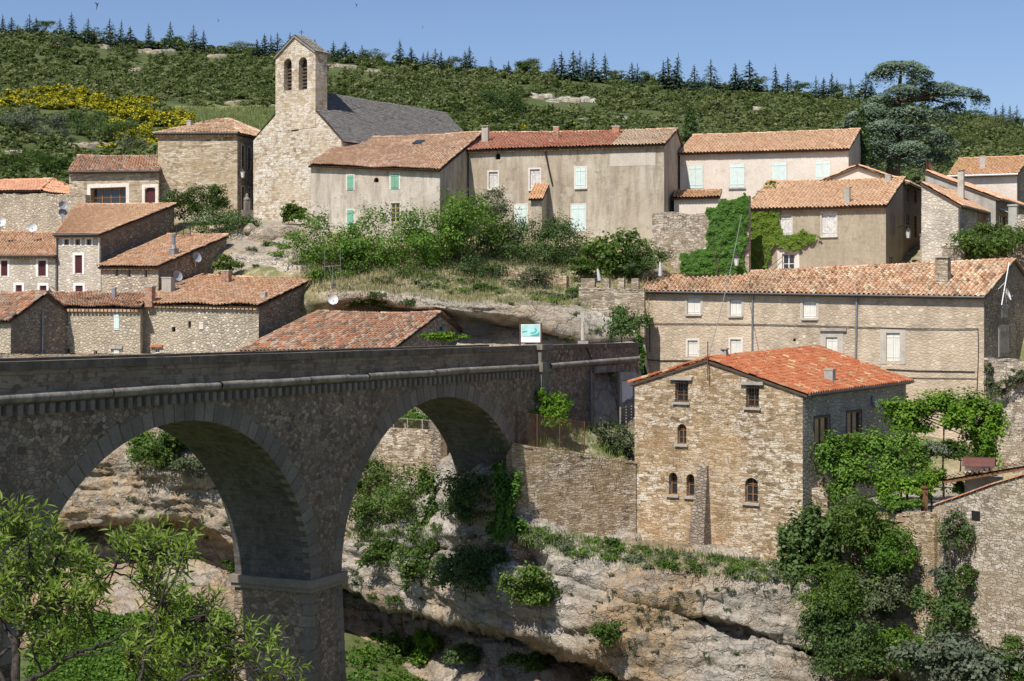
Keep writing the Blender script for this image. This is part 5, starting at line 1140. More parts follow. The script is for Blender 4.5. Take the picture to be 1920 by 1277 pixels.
# ---- stone cross, war memorial, parasols, gate, fences
c = P(1093, 641, 99); o = thing('stone_cross', 'slim stone wayside cross among the bushes under the rock', 'cross', (c[0], c[1], zz(641,99)))
m = MB(); m.cbox([c[0], c[1], zz(645,99)-.3], .55, .55, .5, .2); m.build('plinth', M['cement'], o)
m = MB(); m.tube([c+[0, 0, .1], P(1092,604,99)], [.13, .10], 8); m.cbox(P(1092,604,99), .22, .18, .7, .2); m.cbox(P(1092,604,99)+[0, 0, .28], .62, .16, .2, .2); m.build('cross', M['trim_grey'], o)
c = P(463, 398, 126); o = thing('war_memorial', 'grey stone memorial column between square house and church', 'memorial', (c[0], c[1], zz(405,126)))
m = MB(); m.cbox([c[0], c[1], zz(410,126)], .8, .8, .7, .5); m.build('pedestal', M['coping'], o)
m = MB(); m.cbox([c[0], c[1], zz(410,126)+.7], .42, .42, .8, .5); m.lathe([c[0], c[1], zz(410,126)+1.5], [(.28, 0), (.28, .1), (.12, .25), (.1, .5), (.001, .6)], 8); m.build('column', M['coping'], o)
for px, py0, py1, Y, lab, lean in ((1125,503,532,105.9,'white closed parasol leaning over the merlon wall',.35), (1238,490,524,106,'white closed parasol upright behind the roof ridge',.02)):
    a_ = P(px, py1, Y); z_ = zz(py0, Y); o = thing('parasol', lab, 'parasol', a_); t_ = np.array([a_[0]-lean*.5, a_[1], z_])
    m = MB(); m.tube([a_, a_+(t_-a_)*1.03], .025, 6); m.build('pole', M['wood_grey'], o)
    m = MB(); m.tube([a_+(t_-a_)*f for f in (.12, .2, .5, .85, 1.0)], [.04, .13, .11, .07, .012], 9); m.build('canopy', M['cloth'], o)
# iron gate by the low house
g0, g1 = P(331, 441, 117), P(357, 441, 117); zt = zz(421, 117); o = thing('iron_gate', 'dark iron railing gate above the low house roof', 'gate', (g0+g1)/2); m = MB()
m.tube([g0, [*g0[:2], zt]], .035, 5); m.tube([g1, [*g1[:2], zt]], .035, 5); m.tube([[*((g0+g1)/2)[:2], g0[2]], [*((g0+g1)/2)[:2], zt]], .03, 5); m.build('gate_frame', M['iron'], o); m = MB()
for z_ in (g0[2]+.12, zt-.04): m.tube([[*g0[:2], z_], [*g1[:2], z_]], .02, 4)
for f in np.linspace(.06, .94, 10): p_ = g0+(g1-g0)*f; m.tube([p_, [*p_[:2], zt-.03]], .012, 4)
m.build('railing', M['iron'], o)
# wire fences of the garden
wire = NT('chain_link'); tc = wire.obj(); tr_ = wire.n('ShaderNodeBsdfTransparent'); df = wire.n('ShaderNodeBsdfDiffuse', {'Color': (.10,.06,.045)})
wv = []
for rx in (45, -45):
    mp = wire.n('ShaderNodeMapping', {'Vector': tc, 'Rotation': (0, math.radians(rx), 0)}); wv.append(wire.n('ShaderNodeTexWave', {'Vector': mp.outputs[0], 'Scale': 4.0}, bands_direction='X').outputs['Fac'])
mk = wire.math('GREATER_THAN', wire.math('MAXIMUM', wv[0], wv[1]), .93); mx = wire.n('ShaderNodeMixShader', {0: mk, 1: tr_.outputs[0], 2: df.outputs[0]}); wire.t.links.new(mx.outputs[0], wire.out.inputs[0]); M['wire'] = wire.m
def fence(pts, label, h, post='rust'):
    P_ = [np.asarray(p, float) for p in pts]; o = thing('wire_fence', label, 'fence', P_[0])
    for p in P_: m = MB(); m.tube([p-[0, 0, .2], p+[0, 0, h]], .03, 6); m.build('post', M[post], o)
    m = MB()
    for a_, b_ in zip(P_[:-1], P_[1:]): m.poly([a_, b_, b_+[0, 0, h-.05], a_+[0, 0, h-.05]])
    m.build('mesh', M['wire'], o); m = MB()
    for z_ in (.05, h-.05): m.tube([p+[0, 0, z_] for p in P_], .012, 4)
    m.build('strand', M[post], o)
fence([gww.pt(gww.len*f, gww.top(gww.len*f)+.02, -.35) for f in (.06,.22,.4,.6)], 'rusty wire fence along the top of the garden wall', 1.7)
fence([P(x, y, 94.6-.025*(x-738)) for x, y in ((738,806),(764,807),(792,809),(822,812))], 'low wire fence with pale posts seen through the right arch', .75, 'cement')
# wooden pallets at the door and low railing
o = thing('wooden_pallet', 'grey slatted wooden pallet standing by the white door', 'pallet', AW.pt(d0[0]-.6, -6.0, .9)); w_ = AW
p0, _ = AW.px(1137, 790); p1, _ = AW.px(1160, 790); zt = AW.px(1140, 763)[1]
m = MB()
for k in range(5): AW.slab(m, p0, p1, zt-.12-k*.17, zt-.02-k*.17, .9, .93, 0, RNG.random())
m.build('slats', M['wood_grey'], o); m = MB()
for f in (0, .5, .94): AW.slab(m, p0+(p1-p0)*f, p0+(p1-p0)*f+.08, zt-.95, zt+.03, .83, .897)
m.build('bearers', M['wood_grey'], o)
p0, _ = AW.px(1168, 790); p1, _ = AW.px(1192, 790); o = thing('low_wooden_fence', 'low grey plank fence in front of the white door', 'fence', AW.pt(p0, -6.0, 1.0)); m = MB()
for k in range(3): AW.slab(m, p0, p1, zt-.2-k*.25, zt-.1-k*.25, 1.0, 1.03, 0, RNG.random())
m.build('rails', M['wood_grey'], o); m = MB()
for f in (.05, .5, .9): AW.slab(m, p0+(p1-p0)*f, p0+(p1-p0)*f+.07, zt-1.0, zt-.02, .93, .997)
m.build('posts', M['wood_grey'], o)
o = thing('flower_trough', 'terracotta flower trough on the ground by the garden door', 'planter', AW.pt(p0+.1, -6.0, 1.5)); m = MB(); AW.slab(m, p0+.1, p1-.1, -6.0, -5.7, 1.3, 1.6); m.build('trough', M['terracotta'], o)
# ---- terrace by the red roofed house: post, table, awning roof with brick hood, bench
c = P(1733, 963, 74.22); o = thing('brown_post', 'reddish brown square post under the vine on the terrace', 'post', c); m = MB(); m.cbox([c[0], c[1], -9.5], .24, .24, zz(915,74.22)+9.5, .3); m.build('shaft', M['wood'], o); m = MB(); m.cbox([c[0], c[1], zz(915,74.22)], .34, .34, .1, .3); m.build('cap', M['wood'], o)
c = P(1716, 958, 75.14); o = thing('glass_table', 'dark glass topped garden table on the terrace wall side', 'table', (c[0], c[1], -9.5)); m = MB(); m.cbox([c[0], c[1], zz(949,75.14)], 2.1, .9, .05, .2); m.build('table_top', M['glass'], o)
for sx in (-.9, .9):
    for sy in (-.35, .35): m = MB(); p_ = np.array([c[0]+sx*.98-sy*.2, c[1]+sy+sx*.2, 0]); m.tube([[p_[0], p_[1], -9.5], [p_[0], p_[1], zz(949,75.14)]], .03, 6); m.build('leg', M['zinc'], o)
fl, fr = (1762,893,74.5), (1935,862,71.45)
ho = thing('barbecue_shelter', 'small shelter with single tiled roof and brown metal smoke hood', 'shelter', P(1840, 930, 73.76)+[0, 0, -1.0])
ea_, eb_ = P(1768,899,73.21), P(1960,866,69.7); ra_, rb_ = ea_+np.array([.5, 2.0, -.12]), eb_+np.array([.5, 2.0, -.12])
m = MB(); tile_slab(m, ea_, eb_, rb_, ra_, .26, .4, .085, 0, 77); m.build('roof', [M['t_dark'], M['wood']], ho)
m = MB(); p_ = P(1845, 905, 74.04); m.cbox([p_[0], p_[1], -9.8], 1.7, 1.2, zz(892,74.04)+9.8, -.35); st = m.build('oven', M['cement'], ho)
m = MB(); p_ = P(1836, 885, 74.31); m.cbox([p_[0], p_[1], zz(892,74.31)], 1.25, .9, .65, -.35); m.build('chimney', M['patch'], st)
m = MB(); p_ = P(1836, 872, 74.31); u_ = np.array([math.cos(-.35), math.sin(-.35), 0]); v_ = np.array([math.sin(.35), math.cos(.35), 0]); pr = [(-.62,.0),(-.58,.1),(-.32,.36),(.32,.36),(.58,.1),(.62,.0)]
A_ = [p_-u_*.75+v_*x+np.array([0, 0, z]) for x, z in pr]; B_ = [p_+u_*.75+v_*x+np.array([0, 0, z]) for x, z in pr]; m.add(A_+B_, [[k, k+6, k+7, k+1] for k in range(5)]); A2 = [a_*1-np.array([0, 0, .03]) for a_ in A_]; B2 = [a_*1-np.array([0, 0, .03]) for a_ in B_]; m.add(A2+B2, [[k+1, k+7, k+6, k] for k in range(5)]); m.build('hood', M['rustred'], st)
c = P(1540, 925, 78); o = thing('stone_stair_block', 'stepped stone pier at the foot of the red roofed house', 'wall', (c[0], c[1], -14)); m = MB(); m.cbox([c[0], c[1]+.2, -14], 1.1, 1.0, zz(915,78)+14, -.5); m.build('block', M['dry'], o); m = MB(); m.cbox([c[0]-.15, c[1]+.8, zz(915,78)-.02], .9, .5, .5, -.5); m.build('upper_step', M['dry'], o)
# ---- cables and antennas
def cable(pts, label, r=.025, mat='cable', name='wall_cable', cat='cable'):
    m = MB(); m.tube(pts, r, 5); return tag(m.build(name, M[mat]), label, cat)
w = rowh.wF
def wp(pts, o=.06): return [w.pt(*w.px(x, y), o) for x, y in pts]
cable(wp([(1219,660),(1219,610),(1224,607),(1300,607),(1410,608),(1500,610),(1605,613),(1700,616),(1800,617),(1834,616)]), 'black cable strung in loops along the middle of the row house')
cable(wp([(1834,616),(1835,650),(1834,690),(1832,735),(1838,745)]), 'black cable dropping down the right corner of the row house')
cable(wp([(1205,674),(1240,676),(1330,676),(1420,680),(1500,684),(1620,690),(1720,695),(1828,697)]), 'black cable running low across the row house', .03)
cable(wp([(1640,706),(1730,708),(1832,709)]), 'thin pale pipe below the low cable on the row house', .025, 'cable_pale', 'wall_pipe', 'pipe')
w2 = rowh.wF
a_, b_ = P(1327,674,79.9), P(1392,395,109)
m = MB(); N = 14; m.tube([a_+(b_-a_)*k/N-np.array([0, 0, .5*math.sin(math.pi*k/N)]) for k in range(N+1)], .022, 5); tag(m.build('overhead_cable', M['cable_pale']), 'pale overhead cable rising from the red roof to the creeper house', 'cable')
c = P(1327, 712, 79.8); o = thing('antenna_mast', 'thin mast with two aerials at the peak of the red roof', 'antenna', c); m = MB(); m.tube([c, P(1327,640,79.8)], .03, 6); m.build('mast', M['rust'], o); m = MB()
t_ = P(1327,652,79.8); m.tube([t_+np.array([-.5, 0, -.2]), t_+np.array([.6, 0, .3])], .012, 4)
for k in range(6): q = t_+np.array([-.4+k*.18, 0, -.15+k*.08]); m.tube([q-[0, .25, 0], q+[0, .25, 0]], .008, 4)
m.build('aerial', M['zinc'], o)
c = P(624, 556, 106.5); o = thing('aerial_pole', 'group of thin aerial poles behind the gable with white dish', 'antenna', c); m = MB(); m.tube([c, P(624,497,106.5)], .02, 5); m.tube([P(609,520,106.5), P(609,465,106.5)], .015, 5); m.tube([P(638,522,106.5), P(638,465,106.5)], .015, 5); m.tube([P(609,500,106.5), P(638,498,106.5)], .015, 4); m.build('mast', M['zinc'], o)
c = P(1883, 590, 96.6); o = thing('gable_aerial', 'white slanted aerial mast on the dark gable at right', 'antenna', c); m = MB(); m.tube([P(1878,572,96.4), P(1892,492,98)], .035, 6); m.build('mast', M['white'], o); m = MB(); m.tube([P(1871,543,96.6), P(1884,530,96.6)], .015, 4); m.build('aerial', M['white'], o)
# birds over the hill
def bird(px, py, Y, s, rz, label):
    c = P(px, py, Y); m = MB(); ca, sa = math.cos(rz), math.sin(rz)
    def T(x, y, z): return c+np.array([x*ca, y, x*sa+z])*s
    m.add([T(-.1,0,0), T(0,.03,.04), T(.12,0,0), T(0,-.03,-.03)], [[0,1,2],[0,2,3],[2,1,0],[3,2,0]])
    m.add([T(.03,0,0), T(-.04,0,0), T(-.12,.22,.16), T(-.06,.2,.15), T(-.12,-.22,.16), T(-.06,-.2,.15), T(-.3,.0,.22), T(.05,.0,-.26)], [[0,1,2,3],[1,0,5,4],[0,1,6,6],[0,7,1,1]]) if False else m.add([T(.04,0,0), T(-.05,0,0), T(-.22,.05,.24), T(-.1,.03,-.26)], [[0,1,2],[0,3,1],[2,1,0],[1,3,0]])
    tag(m.build('bird', M['iron']), label, 'bird', 'swifts in the sky')
bird(183,8,80,1.1,.6,'dark swift at the top left of the sky'); bird(669,9,110,.8,.2,'tiny swift in the sky right of the bell tower'); bird(793,50,110,.8,1.2,'tiny swift above the middle of the ridge'); bird(410,38,130,.8,-.3,'tiny swift above the ridge left of the bell tower')
# ================================================================ vegetation
def unit(n, rg): v = rg.normal(size=(n, 3)); return v/np.linalg.norm(v, axis=1, keepdims=True)
def leafset(mb, C, Nn, size, tint, asp=.55, mi=0, rg=RNG, axis=None):
    """One rhombic leaf (or spray of leaves) per point, facing roughly Nn."""
    n = len(C); size = np.broadcast_to(size, (n,)); a = np.cross(Nn, unit(n, rg) if axis is None else axis); a /= np.maximum(1e-6, np.linalg.norm(a, axis=1, keepdims=True)); b = np.cross(Nn, a)
    s = size[:, None]; sk = rg.uniform(-.25, .25, (n, 1))
    V = np.stack([C+a*s*.5, C+b*s*asp*.5+a*s*sk*.5, C-a*s*.5, C-b*s*asp*.5+a*s*sk*.5], 1)
    F = np.arange(n*4).reshape(n, 4); mb.add(V.reshape(-1, 3), F, mi, np.clip(tint, 0, 1))
def blobs_leaves(mb, blobs, n, size, rg=RNG, base_t=.45, asp=.55, mi=0, shell=.5, up=.35, clump=.16, jit=.6):
    vol = np.array([np.prod(r)**(2/3) for _, r in blobs]); k = rg.choice(len(blobs), n, p=vol/vol.sum())
    c = np.array([b[0] for b in blobs], float)[k]; r = np.array([b[1] for b in blobs], float)[k]
    # leaves gather in clumps on the outside of each blob, with gaps between
    nc = int(np.clip(n//60, 8, 46)); cd = unit(nc*len(blobs), rg).reshape(len(blobs), nc, 3); cd[..., 2] = np.where(cd[..., 2] < -.6, -cd[..., 2]*.6, cd[..., 2]); cr = rg.uniform(shell, 1.08, (len(blobs), nc)); ct = rg.normal(0, .2, (len(blobs), nc))
    q = rg.integers(0, nc, n); d = cd[k, q]; rad = np.where(rg.random(n) < .2, cr[k, q]*rg.uniform(.3, .8, n), cr[k, q])
    p = c+r*(d*rad[:, None]+rg.normal(0, clump, (n, 3)))
    N = d*.75+unit(n, rg)*jit+np.array([0, 0, up]); N /= np.linalg.norm(N, axis=1, keepdims=True)
    leafset(mb, p, N, size*rg.uniform(.6, 1.35, n), base_t+ct[k, q]+rg.normal(0, .14, n), asp, mi, rg)
def subblobs(c, r, m, rg, spread=.82, rs=(.3, .55)):
    out = [(np.asarray(c, float), np.asarray(r, float)*.7)]
    for _ in range(m):
        d = unit(1, rg)[0]; d[2] = d[2]*.8+.05; s = rg.uniform(*rs); out.append((np.asarray(c)+np.asarray(r)*d*spread*rg.uniform(.75, 1.15), np.asarray(r)*s*np.array([1, 1, .95])))
    return out
def plant(name, label, cat, px, py, rx, ry, Y, mat, size=.24, n=1500, m=9, group=None, pyb=None, trunk=.09, depth=None, seed=None, base_t=.45, asp=.55, parts=('crown', 'trunk'), snap=None, bl=None, shell=.5):
    rg = np.random.default_rng(seed if seed is not None else abs(hash_(label+str(px))) % 99991)
    if snap is not None:
        q = hit(px, py+ry*.45)[0]
        if q is not None: Y = q[1]-snap
    c = P(px, py, Y); RX, RZ = rx*1.1/S*Y, ry*1.1/S*Y; RY = depth or min(RX, RZ*1.2); zb = zz(pyb, Y) if pyb else c[2]-RZ*(1.02 if snap is None else .75)
    root = thing(name, label, cat, (c[0], c[1], zb), group); B = bl or subblobs(c, (RX, RY, RZ), m, rg); mb = MB()
    blobs_leaves(mb, B, int(n*2.8), size*.82, rg, base_t, asp, shell=shell); mb.build(parts[0], M[mat] if isinstance(mat, str) else mat, root)
    t = MB(); b0 = np.array([c[0], c[1], zb-.15]); fork = np.array([c[0]+rg.normal(0, .1), c[1], max(zb+.25, c[2]-RZ*.45)]); t.tube([b0, (b0+fork)/2+rg.normal(0, .05, 3), fork], [trunk*1.25, trunk, trunk*.85], 7)
    for q in B[1:]: t.tube([fork-[0, 0, .05], (fork+q[0])/2+rg.normal(0, .12, 3), q[0]+(q[0]-fork)*.25], [trunk*.6, trunk*.4, trunk*.15], 5)
    t.build(parts[1], M['bark'], root); return root
def shrub(label, px, py, rx, ry, Y, mat, size=.2, n=900, m=6, group=None, name='shrub', **k): return plant(name, label, 'shrub', px, py, rx, ry, Y, mat, size, n, m, group, trunk=.035, parts=('foliage', 'stem'), **k)
def tree(label, px, py, rx, ry, Y, mat, size=.24, n=2200, m=11, group=None, name='tree', **k): return plant(name, label, 'tree', px, py, rx, ry, Y, mat, size, n, m, group, **k)
# ---- trees on the slope under the plastered houses
g = 'trees and bushes on the slope below the plastered houses'
tree('airy light green tree left below the green shuttered house', 620,474,72,68,111.5,'l_fresh',.24,3600,14,g,pyb=545)
tree('ragged fresh green tree right in front of yellow window', 738,468,74,72,112.5,'l_fresh',.24,3600,14,g,pyb=540)
tree('tall rounded green tree before the dark corner between two houses', 862,455,74,88,113.5,'l_fresh',.24,4400,16,g,pyb=548,base_t=.6)
tree('thin olive toned tree topmost before the long house wall', 922,402,48,48,115.5,'l_olive',.2,1500,9,g,pyb=470,shell=.2)
shrub('broad dark bush filling the slope below first mint door', 975,458,66,48,114,'l_dark',.2,2200,9,g,base_t=.75)
shrub('large dark bush right of the little tiled lean-to', 1056,455,58,54,113.5,'l_dark',.2,2400,9,g,base_t=.7)
shrub('big leaved fig bush below the bare plaster wall', 1146,470,50,48,111,'l_mid',.36,900,9,g,asp=.8,base_t=.65)
shrub('small dark bush beside the broken terrace wall', 1222,482,36,36,110.2,'l_dark',.2,900,6,g,base_t=.8)
shrub('rounded leafy bush at the foot of the church front', 545,404,27,20,122.8,'l_mid',.28,700,6,None,asp=.75,base_t=.6)
shrub('dark oleander bush left of the square house corner', 345,382,36,28,123,'l_mid',.2,1300,7,None,base_t=.3); shrub('tall oleander bush before the square house front', 392,376,42,30,122.6,'l_mid',.2,1600,8,None,base_t=.35)
shrub('wide dark bush over the iron gate', 420,420,52,40,119.5,'l_dark',.2,1700,8,None,base_t=.75)
shrub('fresh green bush behind brick chimney of the orange roof', 424,494,26,20,112.3,'l_mid',.24,650,5,None,base_t=.7)
shrub('dark glossy shrub at the left edge of the row house', 1166,606,40,37,101,'l_dark',.22,1500,8,None,base_t=.8)
shrub('bright low bush just behind the bridge parapet', 830,634,38,10,94,'l_bright',.2,700,7,None,base_t=.5)
shrub('bright green climber bush against the bridge end', 1024,775,38,40,82.4,'l_bright',.2,1900,9,None,pyb=835)
shrub('grey green rounded bush in the small garden', 1147,828,38,38,84.5,'l_olive',.17,1500,8,None,base_t=.35,pyb=868)
g = 'undergrowth on the dry slope'
for lab, x, y, rx, ry, Y, mt in (('low green undergrowth left below the airy tree',600,528,54,26,109.5,'l_fresh'),('dark undergrowth between the two airy trees',690,512,44,36,110.8,'l_mid'),('dense undergrowth below the ragged tree',775,518,58,32,110,'l_mid'),('dark undergrowth at the foot of the tallest tree',880,512,58,32,110.5,'l_dark'),('wide straw coloured dry bush in the middle of the slope',1000,530,46,32,108.5,'l_olive'),('low green clump on the slope left of the dry bush',905,545,34,13,107.5,'l_mid'),('round green clump right under the dry bush',1020,556,30,12,107,'l_olive'),('green clump beside the broken wall on the slope',1076,548,18,14,106.5,'l_mid'),('dark green bush left of the parasols',1095,500,36,16,109.5,'l_mid'),('shady bush between the fig and the small dark bush',1190,505,26,20,109.5,'l_dark'),('dark bush behind the ridge of the low roof',700,566,46,22,106,'l_mid'),('bush at the left foot of the slope by the gable',655,560,24,26,107.5,'l_fresh'),('low bush under the plaster house corner',790,448,30,18,114.5,'l_mid')): shrub(lab, x, y, rx, ry, Y, mt, .2, 1100, 7, g)
g = 'boulders below the church'
for i, (x, y, rx, ry, lab) in enumerate(((495,448,26,20,'big white boulder below the church corner'),(535,436,30,14,'flat pale boulder under the church front'),(560,470,22,18,'pale boulder beside the airy tree'),(508,478,20,12,'small pale boulder at the foot of the big white one'),(470,432,14,12,'grey boulder at the left of the church corner'),(585,450,16,14,'pale rock against the plaster house foot'))):
    rg = np.random.default_rng(500+i); c = P(x, y, 119.5-.03*(y-430)*2); V = unit(900, rg) if False else None; nu, nv = 26, 16; th, ph = np.meshgrid(np.linspace(0, 2*np.pi, nu), np.linspace(-1.2, 1.5, nv)); D = np.stack([np.cos(th)*np.cos(ph), np.sin(th)*np.cos(ph), np.sin(ph)], -1)
    D0 = D.copy(); D0[:, -1] = D0[:, 0]; rr = 1+.35*fbm(D0*1.3+i*9, 3)+.22*_q(D0*2.2+i) if False else 1+.38*fbm(D0*1.4+i*9, 4); G_ = c+D0*rr[..., None]*np.array([rx/S*120, rx/S*100, ry/S*120]); m = MB(); m.grid(G_); tag(m.build('boulder', M['rock_grey'], None, True), lab, 'rock', g)
# ---- around and under the right arch
g = 'bushes on the bank under the right arch'
shrub('large ivy covered bush left under the right arch', 735,945,66,64,90.8,'l_mid',.2,2600,10,g,base_t=.6,snap=.55)
shrub('bush under the dry retaining wall behind the arch', 690,900,34,46,93,'l_mid',.2,800,6,g,snap=.55)
shrub('sprawling low bush over the rock ledge', 712,1042,40,30,90,'l_mid',.2,1000,7,g,base_t=.4,snap=.55); shrub('scrubby bush in the middle of the shaded ledge', 790,1055,45,50,87,'l_mid',.2,1400,8,g,base_t=.5,snap=.55)
shrub('dark ivy mass in shade below the arch foot', 880,930,58,62,79.4,'l_dark',.2,2600,10,g,base_t=.7,snap=.55)
shrub('hanging creeper at the corner of the garden wall', 948,935,24,62,78.8,'l_ivy',.2,1400,9,g,base_t=.6,snap=.55); shrub('hanging dark creeper filling the shaded hollow', 872,1075,72,58,78.8,'l_dark',.2,3000,9,g,base_t=.7,snap=.55)
shrub('bright hanging bush on the cliff below the hollow', 992,1098,48,48,76.8,'l_mid',.2,1900,9,g,base_t=.75,snap=.55)
shrub('light bush over the top of retaining wall behind arch', 785,788,44,22,97.5,'l_fresh',.2,700,6,g,snap=.55)
for lab, pads, Y, mt in (('green creeper curtain hanging from the ledge left of the shaded hollow',[(800,905,30,40),(815,960,26,44),(790,1000,34,40),(805,1060,26,44)],86,'l_mid'),('bright creeper spilling over the left end of the garden wall',[(935,890,14,30),(945,950,18,44),(960,985,26,22),(930,1000,20,26)],78.6,'l_ivy'),('thick ivy on the bank between both arches',[(680,960,26,36),(700,1000,30,28),(760,1000,40,26),(665,905,18,30)],90,'l_mid')):
    rg = np.random.default_rng(len(label_ := lab)); B = [(P(x, y, Y), np.array([rx/S*Y, min(rx, 16)/S*Y, ry/S*Y])) for x, y, rx, ry in pads]; c = B[0][0]; o = thing('creeper', lab, 'creeper', (c[0], c[1], min(b[0][2]-b[1][2] for b in B))); m = MB(); blobs_leaves(m, B, 3000, .2, rg, .55, .7, shell=.4); m.build('foliage', M[mt], o); m = MB(); m.tube([b[0] for b in B], .04, 5); m.build('stem', M['bark'], o)
g = 'bushes at the foot of the cliff'
shrub('dark green bush at cliff foot right of the pier', 750,1218,28,30,84,'l_mid',.2,900,6,g,base_t=.5,snap=.55); shrub('yellow green bush at cliff foot right of the pier', 803,1208,30,34,83,'l_bright',.2,1100,7,g,base_t=.45,snap=.55)
shrub('trailing bush low in the cave shadow', 990,1242,40,22,77,'l_mid',.2,900,6,g,snap=.55); shrub('bush at lower edge of photo under the cave', 880,1235,50,26,81,'l_dark',.2,900,6,g,base_t=.8,snap=.55); shrub('leafy bush at bottom right of the cave mouth', 1190,1275,55,26,73.5,'l_mid',.22,1000,7,g,snap=.55)
shrub('hanging scrub bush on the pale cliff face', 1140,1190,30,24,74.6,'l_mid',.17,800,7,g,base_t=.4,snap=.55)
g = 'bushes seen through the left arch'
shrub('dark green shrub at the top of the left arch view', 292,850,40,50,97.4,'l_mid',.22,1500,8,g,base_t=.5,snap=.55); shrub('grey green low shrub beside it under the arch top', 352,870,46,24,95.6,'l_olive',.2,1100,7,g,snap=.55); shrub('bright fresh shrub on the upper slope of the left arch view', 262,838,30,26,97.6,'l_fresh',.2,1200,7,g,snap=.55); shrub('light green shrub right under the crown of the left arch', 335,822,30,24,97.4,'l_mid',.2,1000,7,g,base_t=.7,snap=.55); shrub('small round shrub on the sandy rock ledge', 435,1062,18,13,92,'l_mid',.17,350,4,g,snap=.55); shrub('pale scrub bush at the far left of the arch', 150,1010,34,30,96,'l_grey',.2,800,6,g,snap=.55)
# ---- lower right: figs and shrubs in front of the terrace wall
g = 'shrubs in front of the terrace wall at lower right'
tree('tall dark fig tree leaning on the corner of the red roofed house', 1520,1030,52,95,75.14,'l_dark',.26,2600,12,None,'fig_tree',pyb=1160,base_t=.85,asp=.8)
shrub('dense mid green bush below terrace wall', 1612,990,68,54,73.94,'l_mid',.2,2800,11,g,base_t=.55); shrub('dark hanging bush at the right of terrace wall', 1668,1045,46,56,72.47,'l_fresh',.17,2000,9,g,base_t=.2,shell=.3); shrub('dark bush tumbling down in the middle of the cliff foot', 1600,1130,80,60,72.47,'l_mid',.17,3000,12,g,base_t=.65,shell=.3)
shrub('big dark bush at bottom of the photo left of corner', 1590,1225,72,70,71.18,'l_dark',.2,3000,11,g,base_t=.85); shrub('grey leaved bush at bottom right corner', 1800,1240,105,60,67.77,'l_grey',.24,2800,11,g,base_t=.25,asp=.7); shrub('dark bush rising between both big walls', 1770,1150,50,62,69.7,'l_dark',.2,1800,9,g,base_t=.9); shrub('dark bush at extreme bottom right', 1900,1240,50,50,66.84,'l_mid',.2,1500,8,g)
for lab, x, y, rx, ry, Y, mt in (('mid green bush under the hanging bush on terrace wall',1655,1120,50,46,72.1,'l_olive'),('dark bush at the right foot of the cliff',1700,1215,44,46,70.81,'l_fresh'),('bush at the base of the pale cliff beside the dark ones',1555,1165,44,52,72.28,'l_dark'),('olive toned bush filling the corner under the fig',1560,1085,46,40,73.76,'l_mid'),('fresh green shoots over the terrace wall top',1690,945,30,18,74.31,'l_fresh')): shrub(lab, x, y, rx, ry, Y, mt, .2, 1600, 8, g)
shrub('pink flowering climber on the big rubble wall', 1782,1005,32,46,70.81,'l_pink',.14,1500,8,None,name='flowering_climber'); shrub('grey lavender clump low on the big rubble wall', 1766,1085,24,30,70.81,'l_grey',.15,700,6,None,base_t=.3); shrub('green tuft on the big rubble wall', 1812,1080,20,24,70.35,'l_mid',.15,450,5,None)
# ---- vines on the terrace
g = 'vines over the terrace of the red roofed house'
def vine(label, pads, Y, mat, n, size, legs, group=g, base_t=.55):
    rg = np.random.default_rng(abs(hash_(label)) % 9999); B = []
    for px, py, rx, ry, dy in pads: c = P(px, py, Y+dy); B.append((c, np.array([rx/S*Y, max(ry, rx*.6)/S*Y*1.15, ry*1.75/S*Y])))
    c = B[0][0]; o = thing('vine', label, 'vine', (c[0], c[1], -9.5), group); mb = MB(); blobs_leaves(mb, B, int(n*3.4), size*.8, rg, base_t, .6, shell=.3, up=.6); mb.build('foliage', M[mat], o)
    t = MB()
    for px, py, dy in legs: a = P(px, py, Y+dy); b = np.array([a[0], a[1], -9.5]); t.tube([b, (a+b)/2+rg.normal(0, .08, 3), a], [.07, .05, .04], 6)
    for q in B[1:]: t.tube([B[0][0], (B[0][0]+q[0])/2, q[0]], [.04, .03, .015], 5)
    t.build('stem', M['bark'], o); return o
vine('bright green vine canopy high over the rear pergola', [(1700,770,50,16,0),(1760,762,50,18,.5),(1820,768,48,20,0),(1865,790,24,26,-.3),(1850,835,26,40,0),(1790,790,40,16,-.5),(1690,798,24,14,-.5),(1830,812,30,18,.3),(1720,800,30,12,.4)], 80.21, 'l_bright', 4200, .24, [(1770,800,0),(1845,830,0),(1700,800,.5)])
vine('lower green vine spreading before the dark side windows', [(1580,850,45,24,0),(1640,840,50,22,.6),(1700,835,40,18,1),(1550,862,26,24,-.3),(1600,885,45,22,-.4),(1670,875,50,26,0),(1720,870,34,22,.4),(1580,915,30,22,-.6),(1650,905,34,14,-.4)], 77.63, 'l_fresh', 4600, .22, [(1600,900,0),(1690,890,.4)])
vine('small yellow green grape vine around the brown post', [(1715,912,40,12,0),(1690,908,22,12,0),(1745,905,26,16,0),(1760,893,16,12,0),(1735,925,14,10,0),(1660,925,20,16,.5),(1800,915,24,12,0)], 74.59, 'l_bright', 1500, .2, [(1745,920,.2)], base_t=.6)
shrub('variegated pale shrub in the middle of the terrace', 1738,848,32,24,79.48,'l_grey',.16,1000,7,None,base_t=.75); shrub('dark shrub under the vine canopy by the railing', 1800,850,40,26,79.85,'l_mid',.2,1000,7,None,base_t=.3)
tree('feathery green tree in front of the right hand cluster', 1868,462,62,42,102.6,'l_mid',.24,2600,12,None,pyb=520,base_t=.65)
for i, (px, py, rx, ry) in enumerate(((1858,722,16,15),(1888,718,20,14),(1910,705,16,16),(1852,690,9,14),(1880,735,9,7))): shrub(['round tuft low on the upper terrace wall','wide tuft in the middle of the upper terrace wall','tuft at the photo edge on upper terrace wall','upright tuft under the dark gable corner','tiny tuft under the wide one on upper wall'][i], px,py,rx,ry,93.8-.012*(px-1846)*2.6,'l_olive',.15,350,4,'tufts on the upper terrace wall')
